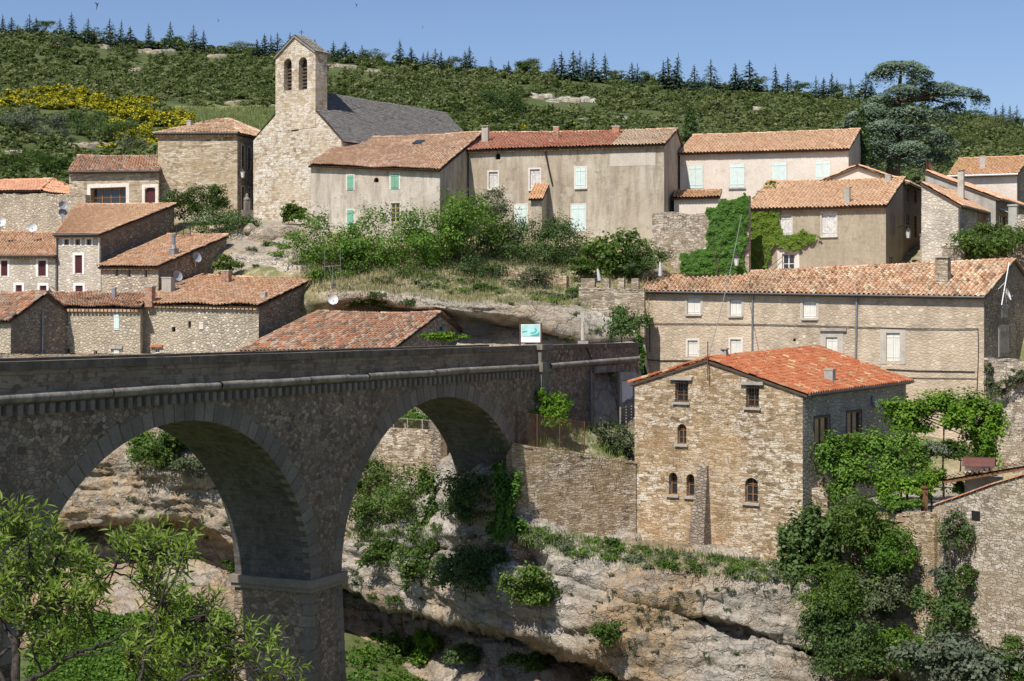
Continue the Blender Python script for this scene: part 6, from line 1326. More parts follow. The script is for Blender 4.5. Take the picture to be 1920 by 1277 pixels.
c_ = P(1200, 690, 93.6)
plant('creeper', 'thin creeper climbing the left corner of the row house', 'creeper', 1199,672,10,58,95,'l_ivy',.2,600,8,trunk=.03,parts=('foliage','stem'),depth=.35)
# ---- creeper on the brown house and its garden wall
def inside(px, py, poly):
    r = np.zeros(len(px), bool); n = len(poly)
    for i in range(n):
        (x0, y0), (x1, y1) = poly[i], poly[(i+1) % n]; c = ((y0 > py) != (y1 > py)) & (px < (x1-x0)*(py-y0)/((y1-y0) if y1 != y0 else 1e-9)+x0); r ^= c
    return r
def creeper(label, wall, poly, n, size, mat, off=.18, base_t=.5, mb=None):
    rg = np.random.default_rng(len(label)*7+n); a = np.array(poly, float); lo, hi = a.min(0)-8, a.max(0)+8
    px, py = rg.uniform(lo[0], hi[0], n*3), rg.uniform(lo[1], hi[1], n*3); wob = 9*fbm(np.stack([px*.07, py*.07, px*0], -1), 3)
    k = inside(px+wob, py+wob*.8, poly); px, py = px[k][:n], py[k][:n]
    bump_ = .5+.5*fbm(np.stack([px*.12, py*.12, px*0+3], -1), 3); C_ = np.array([wall.pt(*wall.px(x, y), off*(.2+h)+.05) for x, y, h in zip(px, py, bump_)])
    N = np.tile(np.array([wall.n[0], wall.n[1], .35]), (len(C_), 1))+unit(len(C_), rg)*.55; N /= np.linalg.norm(N, axis=1, keepdims=True)
    c = C_.mean(0); zb = C_[:, 2].min(); o = thing('creeper', label, 'creeper', (c[0], c[1], zb), None); m = MB(); leafset(m, C_, N, size*rg.uniform(.7, 1.3, len(C_)), base_t+.5*(bump_-.5)+rg.normal(0, .16, len(C_)), .8, 0, rg); m.build('foliage', M[mat], o)
    t = MB()
    for q in range(5):
        e = C_[rg.integers(len(C_))]; s = np.array([c[0]+rg.normal(0, .4), c[1], zb]); t.tube([s, (s+e)/2, e], [.04, .025, .01], 5)
    t.build('stem', M['bark'], o); return o
gwl_r, gwl_w = free_wall('creeper_wall', 'high garden wall entirely hidden by dark green creeper', (1284,110), (1404,108.2), 2, [(1284,478),(1328,472),(1334,396),(1372,380),(1402,366)], 'dry_grey', .6)
creeper('dark green creeper covering the high wall left of the brown house', gwl_w, [(1280,516),(1280,478),(1328,468),(1331,392),(1375,374),(1402,364),(1402,420),(1395,470),(1396,516)], 5200, .24, 'l_ivy', .35, .45)
creeper('yellow green creeper spreading over the brown house front', ivyh.wF, [(1386,394),(1464,390),(1463,425),(1470,442),(1492,442),(1504,428),(1520,440),(1538,444),(1520,462),(1490,472),(1460,462),(1446,470),(1440,505),(1425,515),(1384,515),(1386,440)], 4200, .2, 'l_ivyy', .25, .5)
rf_c = [P(x, y, 112.5+(395-y)*.08) for x, y in ((1412,392),(1420,380),(1430,368),(1440,358),(1448,350))]
o = thing('creeper', 'tip of creeper climbing over the left edge of brown house roof', 'creeper', rf_c[0]); m = MB(); blobs_leaves(m, [(c_+[0, 0, .15], np.array([.5, .5, .28])) for c_ in rf_c], 700, .2, RNG, .5, .8, shell=.2); m.build('foliage', M['l_ivyy'], o); m = MB(); m.tube(rf_c, .03, 5); m.build('stem', M['bark'], o)
# ---- cypresses and cedar
def conifer_mesh(h, r, n, rg, mb, size, droop=.25, power=1.0, z0=.06):
    z = z0+(1-z0)*(1-np.sqrt(rg.random(n))); an = rg.uniform(0, 2*np.pi, n); tier = np.abs(np.sin(z*np.pi*9+an*.5)); L = r*(1-z)**power*(.35+.75*tier)*rg.uniform(.55, 1.05, n)
    P_ = np.stack([np.cos(an)*L, np.sin(an)*L, z*h-droop*L], 1); N = np.stack([np.cos(an)*.5, np.sin(an)*.5, np.ones(n)*.8], 1)+unit(n, rg)*.4; N /= np.linalg.norm(N, axis=1, keepdims=True)
    ax = np.stack([-np.sin(an), np.cos(an), 0*an], 1); leafset(mb, P_, N, size*rg.uniform(.6, 1.3, n)*(1.15-z*.6), .45+.35*(tier-.5)+rg.normal(0, .16, n), .45, 0, rg, ax)
def cypress(label, px, py0, py1, Y, w):
    b = P(px, py1, Y); h = zz(py0, Y)-b[2]; rg = np.random.default_rng(px); o = thing('cypress', label, 'cypress', b); mb = MB(); B = [(b+[0, 0, h*f], np.array([w*s, w*s, h*.16])) for f, s in ((.14,.8),(.3,1),(.46,1),(.62,.85),(.77,.6),(.9,.32))]
    blobs_leaves(mb, B, 2600, .3, rg, .5, .4, clump=.2, up=.1); mb.build('crown', M['l_dark'], o); t = MB(); t.tube([b, b+[0, 0, h*.8]], [.15, .04], 6); t.build('trunk', M['bark'], o)
cypress('slim dark cypress between the long house and pale house', 1294,200,290,134,.75); cypress('slim dark cypress at the right end of the pale house', 1614,205,335,128,.8)
rg = np.random.default_rng(42); Yc = 150; b = P(1674, 330, Yc); o = thing('cedar', 'large blue green cedar with tiered boughs above the right houses', 'cedar', b)
tops = [P(1676,300,Yc), P(1680,250,Yc), P(1684,190,Yc), P(1690,128,Yc)]; t = MB(); t.tube([b-[0, 0, .5]]+tops, [.75,.62,.5,.32,.08], 9); mb = MB()
pads = [(1560,246,22,8,0),(1580,268,26,10,1),(1600,286,28,10,0),(1625,262,30,12,1),(1690,122,52,12,0),(1650,136,26,9,1),(1725,132,26,10,-1),(1668,118,22,8,0),(1760,160,40,12,0),(1805,168,36,10,-1),(1838,180,18,9,-1),(1735,175,40,12,2),(1690,165,34,12,-2),(1650,185,34,14,0),(1640,205,42,16,-1),(1612,215,30,12,0),(1700,205,40,16,-2),(1750,210,40,14,0),(1668,232,50,18,-2),(1730,245,46,18,-1),(1770,262,30,22,0),(1610,245,28,16,1),(1645,262,40,18,-2),(1592,234,24,8,1),(1700,272,42,16,-3),(1755,290,32,14,0),(1640,290,36,14,-1),(1715,298,32,10,-3),(1622,300,26,10,0),(1785,195,26,12,1),(1720,150,22,10,-1)]
for px, py, rx, ry, dy in pads:
    c = P(px, py, Yc+dy*1.2); X_, Z_ = rx/S*Yc, ry/S*Yc; n = int(44*rx); an = rg.uniform(0, 6.28, n); rr = np.sqrt(rg.random(n))
    x, y = X_*rr*np.cos(an), X_*.85*rr*np.sin(an); clump = fbm(np.stack([x*1.3+px, y*1.3, x*0], -1), 2); z = Z_*.55*(1-rr**2*1.7)+.35*clump-rg.exponential(.42*Z_+.22, n)*(.35+.65*rr); p = c+np.stack([x, y, z], 1)
    N = np.stack([x*.25, y*.25-.25, np.ones(n)], 1)+unit(n, rg)*.5; N /= np.linalg.norm(N, axis=1, keepdims=True)
    leafset(mb, p, N, .33*rg.uniform(.6, 1.3, n), .5+.5*clump+.15*z/Z_+rg.normal(0, .12, n), .4, 0, rg)
    k = np.array(tops); q = k[np.argmin(np.abs(k[:, 2]-(c[2]-1.0)))]; t.tube([q, q*.4+c*.6+[0, 0, .35], c+[0, 0, -.1]], [.2,.14,.05], 6)
mb.build('crown', M['l_cedar'], o); t.build('trunk', M['bark'], o)
# ---- conifers along the skyline
protos = []
for v in range(5):
    rg = np.random.default_rng(60+v); h = 1.0; mb = MB(); conifer_mesh(5.2, 1.25+.2*(v % 3), 520, rg, mb, .42, .18+.1*(v % 2)); o = thing('conifer', 'x', 'conifer', (0, 0, 0)); mb.build('crown', M['l_conifer'], o); t = MB(); t.tube([[0, 0, -.4], [0, 0, 5.1]], [.14, .02], 5); t.build('trunk', M['bark'], o); protos.append((o, kids(o)))
sky_c = [(5,20),(22,28),(55,25),(68,28),(112,32),(136,11),(163,27),(206,28),(225,34),(243,48),(280,39),(318,36),(362,47),(380,48),(482,66),(497,64),(508,65),(520,61),(543,51),(590,64),(625,77),(647,70),(678,79),(750,73),(772,87),(793,90),(802,88),(815,91),(826,92),(842,97),(871,92),(883,84),(922,105),(952,107),(1040,104),(1053,84),(1075,98),(1087,95),(1100,102),(1112,99),(1135,97),(1186,111),(1196,114),(1243,104),(1254,107),(1268,91),(1302,111),(1333,114),(1380,121),(1405,111),(1455,114),(1476,132),(1530,143),(1543,141),(1558,134),(1570,142),(1596,145),(1622,132),(1634,150),(1866,201),(1880,195),(1895,191),(1906,197)]
seg = [(500,'small dark conifer on the skyline left of the bell tower'),(700,'small dark conifer on the skyline just beside the bell tower'),(1010,'small dark conifer on the skyline above the church roof and red roofs'),(1350,'dark conifer on the skyline above the pale house'),(1700,'dark conifer on the skyline between pale house and cedar'),(2000,'tiny conifer on the skyline right of the cedar')]
used = set()
for i, (px, py) in enumerate(sky_c):
    lab = next(l for x, l in seg if px < x)
    lab = {136:'tallest dark conifer on the skyline at upper left', 1053:'tall lone conifer on the skyline above the red chimneys', 1268:'tallest conifer of the clump above the pale house'}.get(px, lab)
    Y = 405-(i*37 % 30); b, nn_ = hit(px, float(np.interp(px, *RIDGE))+21, HBV); b = P(px, float(np.interp(px, *RIDGE))+9, Y) if b is None else b
    h = (zz(py, b[1])-b[2]+.3)*RNG.uniform(.8, 1.05); pr, ch_ = protos[i % 5]; s = h/5.2; wsc = s*RNG.uniform(1.1, 2.2)
    lean = (RNG.normal(0, .035), RNG.normal(0, .035))
    if i < 5: o = pr; o.location = b; o.scale = (wsc, wsc, s); o['label'] = lab; o['group'] = 'conifers along the skyline'
    else: o = dup(pr, b, RNG.uniform(0, 6), (wsc, wsc, s), lab, 'conifers along the skyline', ch_); o.rotation_euler = (*lean, o.rotation_euler[2])
# ---- scrub of the hill: one mass of low evergreen bushes
def bush_variants(k, nleaf, size, rg):
    out = []
    for v in range(k):
        mb = MB(); B = [(np.array([0, 0, .35]), np.array([.9, .9, .5]))]+[(np.array([*(rg.normal(0, .4, 2)), rg.uniform(.3, .8)]), np.full(3, rg.uniform(.35, .5))) for _ in range(4)]
        blobs_leaves(mb, B, nleaf, size, rg, .45, .65, clump=.12); out.append((mb.V[0], mb.F[0][2]))
    return out
def scatter(name, mat, pts, sc, var, kind='stuff', tj=.0, tint=None):
    V, T = [], []; rg = np.random.default_rng(len(pts))
    for v in range(len(var)):
        k = np.arange(v, len(pts), len(var))
        if not len(k): continue
        base, t = var[v]; an = rg.uniform(0, 6.28, len(k)); ca, sa = np.cos(an)[:, None], np.sin(an)[:, None]; s = sc[k][:, None]
        x, y, z = base[None, :, 0], base[None, :, 1], base[None, :, 2]; q = np.stack([(x*ca-y*sa)*s, (x*sa+y*ca)*s, z*s*rg.uniform(.6, 1.05, (len(k), 1))], -1)+pts[k][:, None, :]
        V.append(q.reshape(-1, 3)); tt = (rg.normal(0, .2, len(k)) if tint is None else tint[k])[:, None]; T.append(np.clip(t[None]+tt, 0, 1).ravel())
    V = np.concatenate(V); mb = MB(); mb.add(V, np.arange(len(V)).reshape(-1, 4), 0, np.concatenate(T)); return tag(mb.build(name, mat), kind=kind)
rg = np.random.default_rng(9); var = bush_variants(8, 120, .35, rg)
nr, nc = HILLG.shape[:2]; n = 19000; r_ = rg.uniform(2, 57, n); c_ = rg.uniform(0, nc-1.01, n); i0, j0 = r_.astype(int), c_.astype(int); fr_, fc_ = (r_-i0)[:, None], (c_-j0)[:, None]
pts = HILLG[i0, j0]*(1-fr_)*(1-fc_)+HILLG[i0+1, j0]*fr_*(1-fc_)+HILLG[i0, j0+1]*(1-fr_)*fc_+HILLG[i0+1, j0+1]*fr_*fc_
hpx, hpy = pts[:, 0]/pts[:, 1]*S+CX, HY-pts[:, 2]/pts[:, 1]*S
jx, jy = hpx+22*fbm(pts*.07, 2), hpy+10*fbm(pts*.09+4, 2)
OUT = [(208,88,24,9),(290,98,42,5),(405,106,14,4),(255,132,9,4),(640,126,32,5),(1010,183,26,7),(1075,190,50,8),(700,134,16,4),(180,275,60,6),(30,290,34,9),(1090,225,12,5),(1420,205,10,5),(1600,215,12,6),(440,192,14,4),(515,200,12,4),(1165,222,20,5)]
dn = fbm(pts*.035+11, 3); ok = (rg.random(len(pts)) < np.clip(.85+1.2*dn, .35, 1))
ok &= ~((jx > 335) & (jx < 620) & (jy > 205) & (jy < 262)) & ~((jx > 60) & (jx < 350) & (jy > 172+55*(jx-60)/300) & (jy < 262) & (rg.random(len(pts)) < .8))
for x, y, a_, b_ in OUT: ok &= ~((np.abs(hpx-x) < a_*.9) & (hpy-y < b_*2.6) & (y-hpy < b_*.9))
pts = pts[ok]; big = rg.random(len(pts)); scl = (.85+.95*big**2.5)*(.8+.0013*pts[:, 1]); tn = .12+.42*fbm(pts*.025, 4)+rg.normal(0, .17, len(pts)); SC = scatter('hill_scrub', M['l_maquis'], pts, scl, var, tint=tn)
# broom in flower and the darker bushes around it, each a thing
def hpt(px, py):
    for q in range(12):
        p = hit(px, py+q*4, HBV)[0]
        if p is not None: return p
bp = []
for v in range(4):
    rg = np.random.default_rng(80+v); mb = MB(); B = [(np.array([0, 0, .5]), np.array([1.0, 1.0, .6]))]+[(np.array([*(rg.normal(0, .55, 2)), rg.uniform(.5, .9)]), np.full(3, rg.uniform(.35, .5))) for _ in range(5)]; blobs_leaves(mb, B, 420, .28, rg, .55, .7, up=.6); o = thing('broom_bush', 'x', 'bush', (0, 0, 0)); mb.build('foliage', M['l_broom'], o); bp.append((o, kids(o)))
rg = np.random.default_rng(33); k = 0
bro = []
while len(bro) < 225:
    x, y = rg.uniform(0, 358), rg.uniform(155, 290); t_ = (x-60)/300
    if x < 70 and not (180 < y < 205): continue
    if x >= 60 and not (rg.random() < .35 and 200 < x < 345 and 225 < y < 288) and not (158+55*t_-6*math.sin(x*.05) < y < 206+70*max(0, t_-.3) and y < 262): continue
    bro.append((x, y, 'yellow flowering broom bush on the hillside left of the square house'))
bro += [(900,244,'yellow broom behind the long red roof'),(925,246,'yellow broom behind the long red roof'),(960,243,'yellow broom behind the long red roof'),(985,246,'yellow broom behind the long red roof'),(1075,247,'yellow broom behind the long red roof'),(875,250,'yellow broom behind the long red roof')]
for i, (x, y, lab) in enumerate(bro):
    p = hpt(x, y)
    if p is None: continue
    pr, ch_ = bp[i % 4]; s = rg.uniform(.8, 1.5)
    if i < 4: o = pr; o.location = p; o.scale = (s, s, s); o['label'] = lab; o['group'] = 'broom in flower'
    else: dup(pr, p, rg.uniform(0, 6), (s, s, s*rg.uniform(.7, 1)), lab, 'broom in flower' if x < 500 else 'broom behind the long roof', ch_)
def hshrub(label, px, py, rx, ry, mat, size=.3, n=900, name='hill_bush', group=None, **k):
    p = hpt(px, py+ry*.8); Y = p[1]-.5; return plant(name, label, 'bush', px, py, rx, ry, Y, mat, size, n, 8, group, trunk=.06, parts=('crown', 'trunk'), **k)
hshrub('silvery olive tree on the left hillside', 40,228,40,28,'l_grey',.28,1800,'olive_tree',base_t=.2); hshrub('second silvery olive tree right of the first', 105,240,32,26,'l_grey',.28,1400,'olive_tree',base_t=.15); hshrub('dark evergreen bush right of the olive trees', 165,232,36,26,'l_dark',.28,1500,base_t=.8); hshrub('dark evergreen bush in the middle of the broom', 215,245,36,24,'l_dark',.28,1300,base_t=.85); hshrub('grey bush above the roof of the low wing', 248,274,24,16,'l_grey',.26,800,base_t=.25); hshrub('dark bush low on the far left hillside', 60,300,50,26,'l_mid',.28,1600,base_t=.3); hshrub('dark bush over the left end of the low wing roof', 120,320,40,24,'l_mid',.28,1200,base_t=.25); hshrub('bush at left edge behind the open shed', 15,325,26,22,'l_mid',.28,900,base_t=.3); hshrub('low bush between broom and the tiled wing', 185,300,40,14,'l_olive',.26,900,base_t=.4)
hshrub('tall dark pine right of the church roof', 925,190,22,34,'l_dark',.34,1300,'pine',base_t=.75); hshrub('second tall dark pine right of the church roof', 960,196,20,30,'l_dark',.34,1100,'pine',base_t=.7); hshrub('rounded oak on the skyline left of the lone conifer', 1000,122,26,12,'l_maquis',.4,900,base_t=.5)
for i_, (x_, y_, r_x, r_y, m_) in enumerate(((85,44,20,10,'l_mid'),(180,58,24,11,'l_maquis'),(330,72,22,9,'l_mid'),(450,84,24,9,'l_maquis'),(575,92,20,9,'l_mid'),(700,98,26,10,'l_maquis'),(845,112,20,9,'l_olive'),(985,120,18,9,'l_mid'),(1150,135,24,9,'l_maquis'),(1215,140,20,10,'l_mid'),(1420,150,26,10,'l_maquis'),(1500,158,20,9,'l_mid'),(1580,162,26,11,'l_maquis'),(1830,212,24,12,'l_mid'))):
    hshrub('low rounded oak merging with the conifers on the skyline', x_, y_+4, r_x, r_y, m_, .36, 600, 'oak', 'oaks along the skyline', base_t=.5, seed=900+i_)
hshrub('light oak on the slope behind the pale house', 1340,205,34,16,'l_maquis',.4,900,base_t=.7); hshrub('rounded grey green bush above the church ridge', 770,150,24,13,'l_maquis',.4,800,base_t=.5); hshrub('pale oak behind the right hand houses', 1860,235,36,20,'l_maquis',.36,1000,base_t=.75); hshrub('dark oak behind the salmon roof', 1810,265,36,22,'l_maquis',.36,1000,base_t=.45); hshrub('oak at right edge over the cream house', 1900,272,30,20,'l_maquis',.36,900,base_t=.6); hshrub('large round bush on the upper left hillside', 232,94,26,12,'l_maquis',.4,900,base_t=.35); hshrub('brownish oak on the upper left hillside', 108,82,26,14,'l_olive',.4,900,base_t=.3)
# limestone outcrops
def outcrop(px, py, a_, b_, label):
    p = hpt(px, py); Y = p[1]; rg = np.random.default_rng(int(px)); m = MB()
    for q in range(max(3, int(a_/5))):
        k_ = max(3, int(a_/5)); x = px+((q+.5)/k_*2-1)*a_*.85; c = hpt(x, py+rg.uniform(-.3, .3)*b_)
        if c is None: continue
        w_ = rg.uniform(1.0, 1.6)*a_/k_/S*Y*1.5+.3; h_ = rg.uniform(.6, 1.2)*b_/S*Y; th = np.linspace(0, 6.28, 9)[:-1]
        R1 = rg.uniform(.75, 1.2, 8); V = [c+np.array([w_*R1[k]*math.cos(t), w_*.7*R1[k]*math.sin(t), -.5]) for k, t in enumerate(th)]+[c+np.array([w_*.85*R1[k]*math.cos(t), w_*.6*R1[k]*math.sin(t), h_*rg.uniform(.5, .8)]) for k, t in enumerate(th)]+[c+np.array([w_*.4*math.cos(t), w_*.3*math.sin(t), h_*rg.uniform(.85, 1.1)]) for k, t in enumerate(th)]
        F = [[k, (k+1) % 8, 8+(k+1) % 8, 8+k] for k in range(8)]+[[8+k, 8+(k+1) % 8, 16+(k+1) % 8, 16+k] for k in range(8)]; m.add(V, F); m.poly(V[16:])
    tag(m.build('rock_outcrop', M['rock_grey']), label, 'rock', 'limestone outcrops on the hill')
for i, q in enumerate(OUT): outcrop(*q, ['large white outcrop on the upper left hill','long white outcrop right of the largest upper left one','small outcrop high between conifers and bell tower','single boulder on the left hill','white outcrop right of the bell tower','left half of the white outcrop on the middle hill','wide white outcrop on the middle hill','small outcrop right of the bell tower one','long low white ledge above the wing roof','pale ledge at the far left hillside','small rock above the red roof chimneys','small rock on the slope behind the pale house','small rock left of the cedar','pale rock over the meadow','pale rock beside the church front','low rocks behind the right chimney'][i])
# ---- small shrubs and tufts on rock, slope and walls
sp = []
for v, mt in enumerate(('l_mid', 'l_olive', 'l_dark', 'l_fresh', 'l_grey')):
    rg = np.random.default_rng(200+v); mb = MB(); B = [(np.array([0, 0, .4]), np.array([.8, .8, .5]))]+[(np.array([*(rg.normal(0, .45, 2)), rg.uniform(.2, .8)]), np.full(3, rg.uniform(.3, .48))) for _ in range(5)]; blobs_leaves(mb, B, 480, .2, rg, .5, .55); o = thing('small_shrub', 'x', 'shrub', (0, 0, 0)); mb.build('foliage', M[mt], o); t = MB()
    for q in range(4): t.tube([[0, 0, -.2], rg.normal(0, .25, 3)*[1, 1, 0]+[0, 0, .6]], [.03, .01], 4)
    t.build('stem', M['bark'], o); sp.append((o, kids(o)))
rg = np.random.default_rng(77); cnt = [0]*6
def put(px, py, r, v, lab, grp, sq=.8):
    p, nn_ = hit(px, py)
    if p is None: return
    s = r/S*p[1]; o, ch_ = sp[v]; cnt[v] += 1
    if cnt[v] == 1: o.location = p-np.array([0, 0, s*.2]); o.scale = (s, s, s*sq); o['label'] = lab; o['group'] = grp
    else: dup(o, p-np.array([0, 0, s*.2]), rg.uniform(0, 6), (s, s, s*sq*rg.uniform(.8, 1.3)), lab, grp, ch_)
for i in range(92):   # ledge under the garden wall and the red roofed house
    x = rg.uniform(985, 1490); put(x, np.interp(x, [985,1190,1350,1490],[1005,1040,1060,1075])+rg.uniform(-14, 22), rg.uniform(8, 23), int(rg.choice([0,1,3,4])), 'small shrub on the grassy ledge at the foot of the red roofed house', 'shrubs on the ledge under the red roofed house')
for i in range(70):   # pale cliff face
    x = rg.uniform(1050, 1500); put(x, np.interp(x, [1050,1500],[1110,1150])+rg.uniform(-40, 110), rg.uniform(4, 10), int(rg.choice([1,4,0])), 'small tuft rooted in the pale cliff face at lower middle', 'tufts on the pale cliff')
for i in range(40): put(rg.uniform(655, 830), rg.uniform(990, 1130), rg.uniform(7, 18), int(rg.choice([0,1,2])), 'small shrub on the rock ledges under the right arch', 'small shrubs under the right arch')
for i in range(46): put(rg.uniform(170, 455), rg.uniform(815, 1100), rg.uniform(5, 15), int(rg.choice([1,4,0])), 'small shrub on the orange rock seen through the left arch', 'small shrubs in the left arch')
for i in range(40): x = rg.uniform(690, 1110); put(x, rg.uniform(505, 572), rg.uniform(7, 20), int(rg.choice([1,0,3,4])), 'low shrub on the dry slope above the road', 'low shrubs on the dry slope')
for x, y, r in ((470,470,14),(500,462,16),(530,466,24),(520,480,18),(565,455,12),(600,430,14),(480,500,12),(545,440,12),(575,480,20)): put(x, y, r, int(rg.choice([0,3,1])), 'small shrub among the white rocks below the church', 'shrubs on the knoll below the church')
for x, y, r in ((1060,640,16),(1010,640,12),(1120,622,14),(1065,560,16),(1080,590,10),(870,548,18),(1200,640,10)): put(x, y, r, 3, 'bright tuft beside the road under the rock overhang', 'tufts beside the road')
for i in range(24): x = rg.uniform(660, 770); put(x, rg.uniform(1120, 1270), rg.uniform(5, 12), int(rg.choice([3,0])), 'small green tuft at the cliff foot right of the pier', 'tufts at the cliff foot')
# grasses: stuff
def grass(name, mat, pts, h, n_blade, rg, spread=.3):
    k = len(pts); c = np.repeat(pts, n_blade, 0)+np.concatenate([rg.normal(0, spread, (k*n_blade, 2)), np.zeros((k*n_blade, 1))], 1); m = len(c); hh = h*rg.uniform(.5, 1.3, m); an = rg.uniform(0, 6.28, m); w_ = .035*rg.uniform(.7, 1.6, m)*(h/.5); d = np.stack([np.cos(an)*w_, np.sin(an)*w_, 0*an], 1); le = np.stack([rg.normal(0, .3, m)*hh, rg.normal(0, .3, m)*hh, hh], 1)
    V = np.stack([c-d-[0, 0, .05], c+d-[0, 0, .05], c+d*.3+le, c-d*.3+le], 1); mb = MB(); mb.add(V.reshape(-1, 3), np.arange(m*4).reshape(-1, 4), 0, np.repeat(np.clip(.45+.9*fbm(pts*.35, 2), 0, 1), n_blade)*.7+rg.random(m)*.3); return tag(mb.build(name, M[mat]), kind='stuff')
rg = np.random.default_rng(5)
def sample(x0, x1, f0, f1, n): 
    out = []
    for _ in range(n):
        x = rg.uniform(x0, x1); p, nn_ = hit(x, f0(x)+(f1(x)-f0(x))*rg.random())
        if p is not None: out.append(p)
    return np.array(out)
grass('dry_grass', 'l_dry', sample(560, 1210, lambda x: 470, lambda x: np.interp(x, [690,850,1060],[548,568,575]), 2600), .3, 7, rg, .35)
grass('ledge_grass', 'l_grass', np.concatenate([sample(960, 1500, lambda x: np.interp(x, [985,1190,1350,1490],[985,1020,1040,1060]), lambda x: np.interp(x, [985,1190,1350,1490],[1018,1062,1080,1092]), 650), sample(655, 830, lambda x: 985, lambda x: 1010, 160)]), .22, 7, rg, .4)
q = np.array([g_.co for g_ in GARD.data.vertices])+np.array(GARD.location); q = q[rg.integers(0, len(q), 260)]+np.concatenate([rg.normal(0, .6, (260, 2)), np.full((260, 1), .05)], 1); grass('garden_grass', 'l_grass', q, .25, 8, rg)
mp = []
for _ in range(3200):
    x = rg.uniform(330, 640); p = hpt(x, rg.uniform(203, 268))
    if p is not None: mp.append(p)
grass('meadow_grass', 'l_meadow', np.array(mp), .55, 8, rg, .8)
wp_ = np.concatenate([sample(60, 470, lambda x: 1160, lambda x: 1300, 900), sample(655, 800, lambda x: 1200, lambda x: 1300, 60)]); scatter('gorge_weeds', M['l_fresh'], wp_, rg.uniform(.25, .8, len(wp_)), bush_variants(4, 110, .28, rg), tint=rg.normal(-.12, .12, len(wp_)))
# ---- almond tree in the foreground
rg = np.random.default_rng(3); YA = 8.2
root = thing('almond_tree', 'almond tree with long bright leaves growing up into the lower left foreground', 'tree', (P(40,1277,YA)[0], YA, -2.9))
br = MB(); sv = MB()
def pa(x, y, d=0): return P(x, y, YA+d)
nodes = []
def branch(pts, r0, r1):
    r0, r1 = r0*.45, r1*.5
    p = np.array([pa(*q) for q in pts]); n = max(8, len(p)*5); t = np.linspace(0, len(p)-1, n); i = np.minimum(t.astype(int), len(p)-2); f = (t-i)[:, None]
    pm = np.vstack([2*p[0]-p[1], p, 2*p[-1]-p[-2]]); a, b_, c, d = pm[i], pm[i+1], pm[i+2], pm[i+3]
    q = .5*((2*b_)+(c-a)*f+(2*a-5*b_+4*c-d)*f**2+(3*b_-a-3*c+d)*f**3); q += rg.normal(0, .006, q.shape); br.tube(q, np.linspace(r0, r1, n), 7); nodes.extend(q[2:])
branch([(20,1500,0),(30,1380,0),(35,1290,0),(30,1220,.1),(50,1165,.1),(85,1120,0),(105,1060,0),(98,990,.1)], .075, .012)
branch([(35,1290,0),(80,1262,-.2),(130,1232,-.3),(170,1216,-.3),(215,1200,-.4),(250,1172,-.4)], .035, .008)
branch([(50,1165,.1),(95,1140,.3),(150,1110,.4),(190,1082,.3),(215,1062,.2),(238,1035,.2),(280,1030,.2),(330,1035,.2)], .035, .007)
branch([(205,1068,.25),(240,1082,.3),(275,1105,.3),(310,1125,.2)], .014, .005); branch([(205,1068,.25),(240,1062,.3),(262,1050,.3)], .012, .005)
branch([(30,1380,0),(150,1350,-.3),(260,1310,-.5),(340,1275,-.5),(385,1230,-.4),(400,1180,-.3),(380,1140,-.3)], .03, .007)
branch([(340,1275,-.5),(420,1255,-.5),(470,1255,-.5),(510,1262,-.5),(545,1262,-.5)], .018, .004); branch([(385,1230,-.4),(430,1210,-.4),(470,1200,-.4),(505,1200,-.4)], .014, .004)
branch([(260,1310,-.5),(270,1240,-.4),(290,1180,-.4),(300,1130,-.4)], .02, .005); branch([(30,1220,.1),(5,1150,.2),(8,1080,.2),(12,1000,.2)], .03, .006); branch([(20,1300,0),(-10,1240,.2),(40,1200,.4),(20,1150,.4)], .03, .008)
branch([(50,1165,.1),(60,1100,0),(55,1040,0),(50,985,0)], .018, .005); branch([(85,1120,0),(135,1085,-.1),(160,1050,-.1)], .014, .005); branch([(85,1120,0),(120,1130,-.2),(165,1125,-.2)], .014, .004); branch([(80,1262,-.2),(60,1215,-.3),(90,1180,-.3)], .014, .005)
branch([(130,1232,-.3),(190,1225,-.4),(230,1218,-.4)], .012, .003); branch([(170,1216,-.3),(215,1212,-.3),(245,1225,-.3)], .01, .003)
br.build('trunk', M['bark_almond'], root, True)
nodes = np.array(nodes); tw = MB(); lf = MB(); LC, LA, LN, LS, LT = [], [], [], [], []
cl = [(15,965,26),(48,990,24),(12,1012,26),(62,1030,24),(22,1078,28),(50,1092,22),(10,1150,22),(92,1000,14),(110,1010,16),(135,1032,20),(118,1062,24),(150,1080,24),(168,1058,18),(100,1095,22),(140,1112,24),(166,1122,20),(80,1118,22),(112,1142,24),(60,1162,22),(92,1188,24),(132,1165,20),(160,1172,16),(70,1210,18),(225,1012,22),(252,1004,20),(300,1004,24),(338,1020,20),(265,1030,20),(320,1038,16),(345,1044,14),(272,1066,22),(300,1086,22),(285,1110,18),(330,1110,18),(318,1130,18),(345,1138,24),(380,1132,22),(310,1182,24),(350,1172,28),(395,1172,26),(262,1192,18),(292,1216,26),(340,1222,28),(390,1212,28),(430,1192,26),(460,1196,20),(440,1228,24),(400,1250,24),(342,1262,26),(282,1256,24),(300,1280,26),(360,1285,24),(505,1194,14),(538,1252,18),(498,1262,10),(250,1230,16),(180,1095,14),(30,1045,24),(5,1110,20),(75,1065,18),(130,1195,14),(40,1130,20),(430,1265,18)]
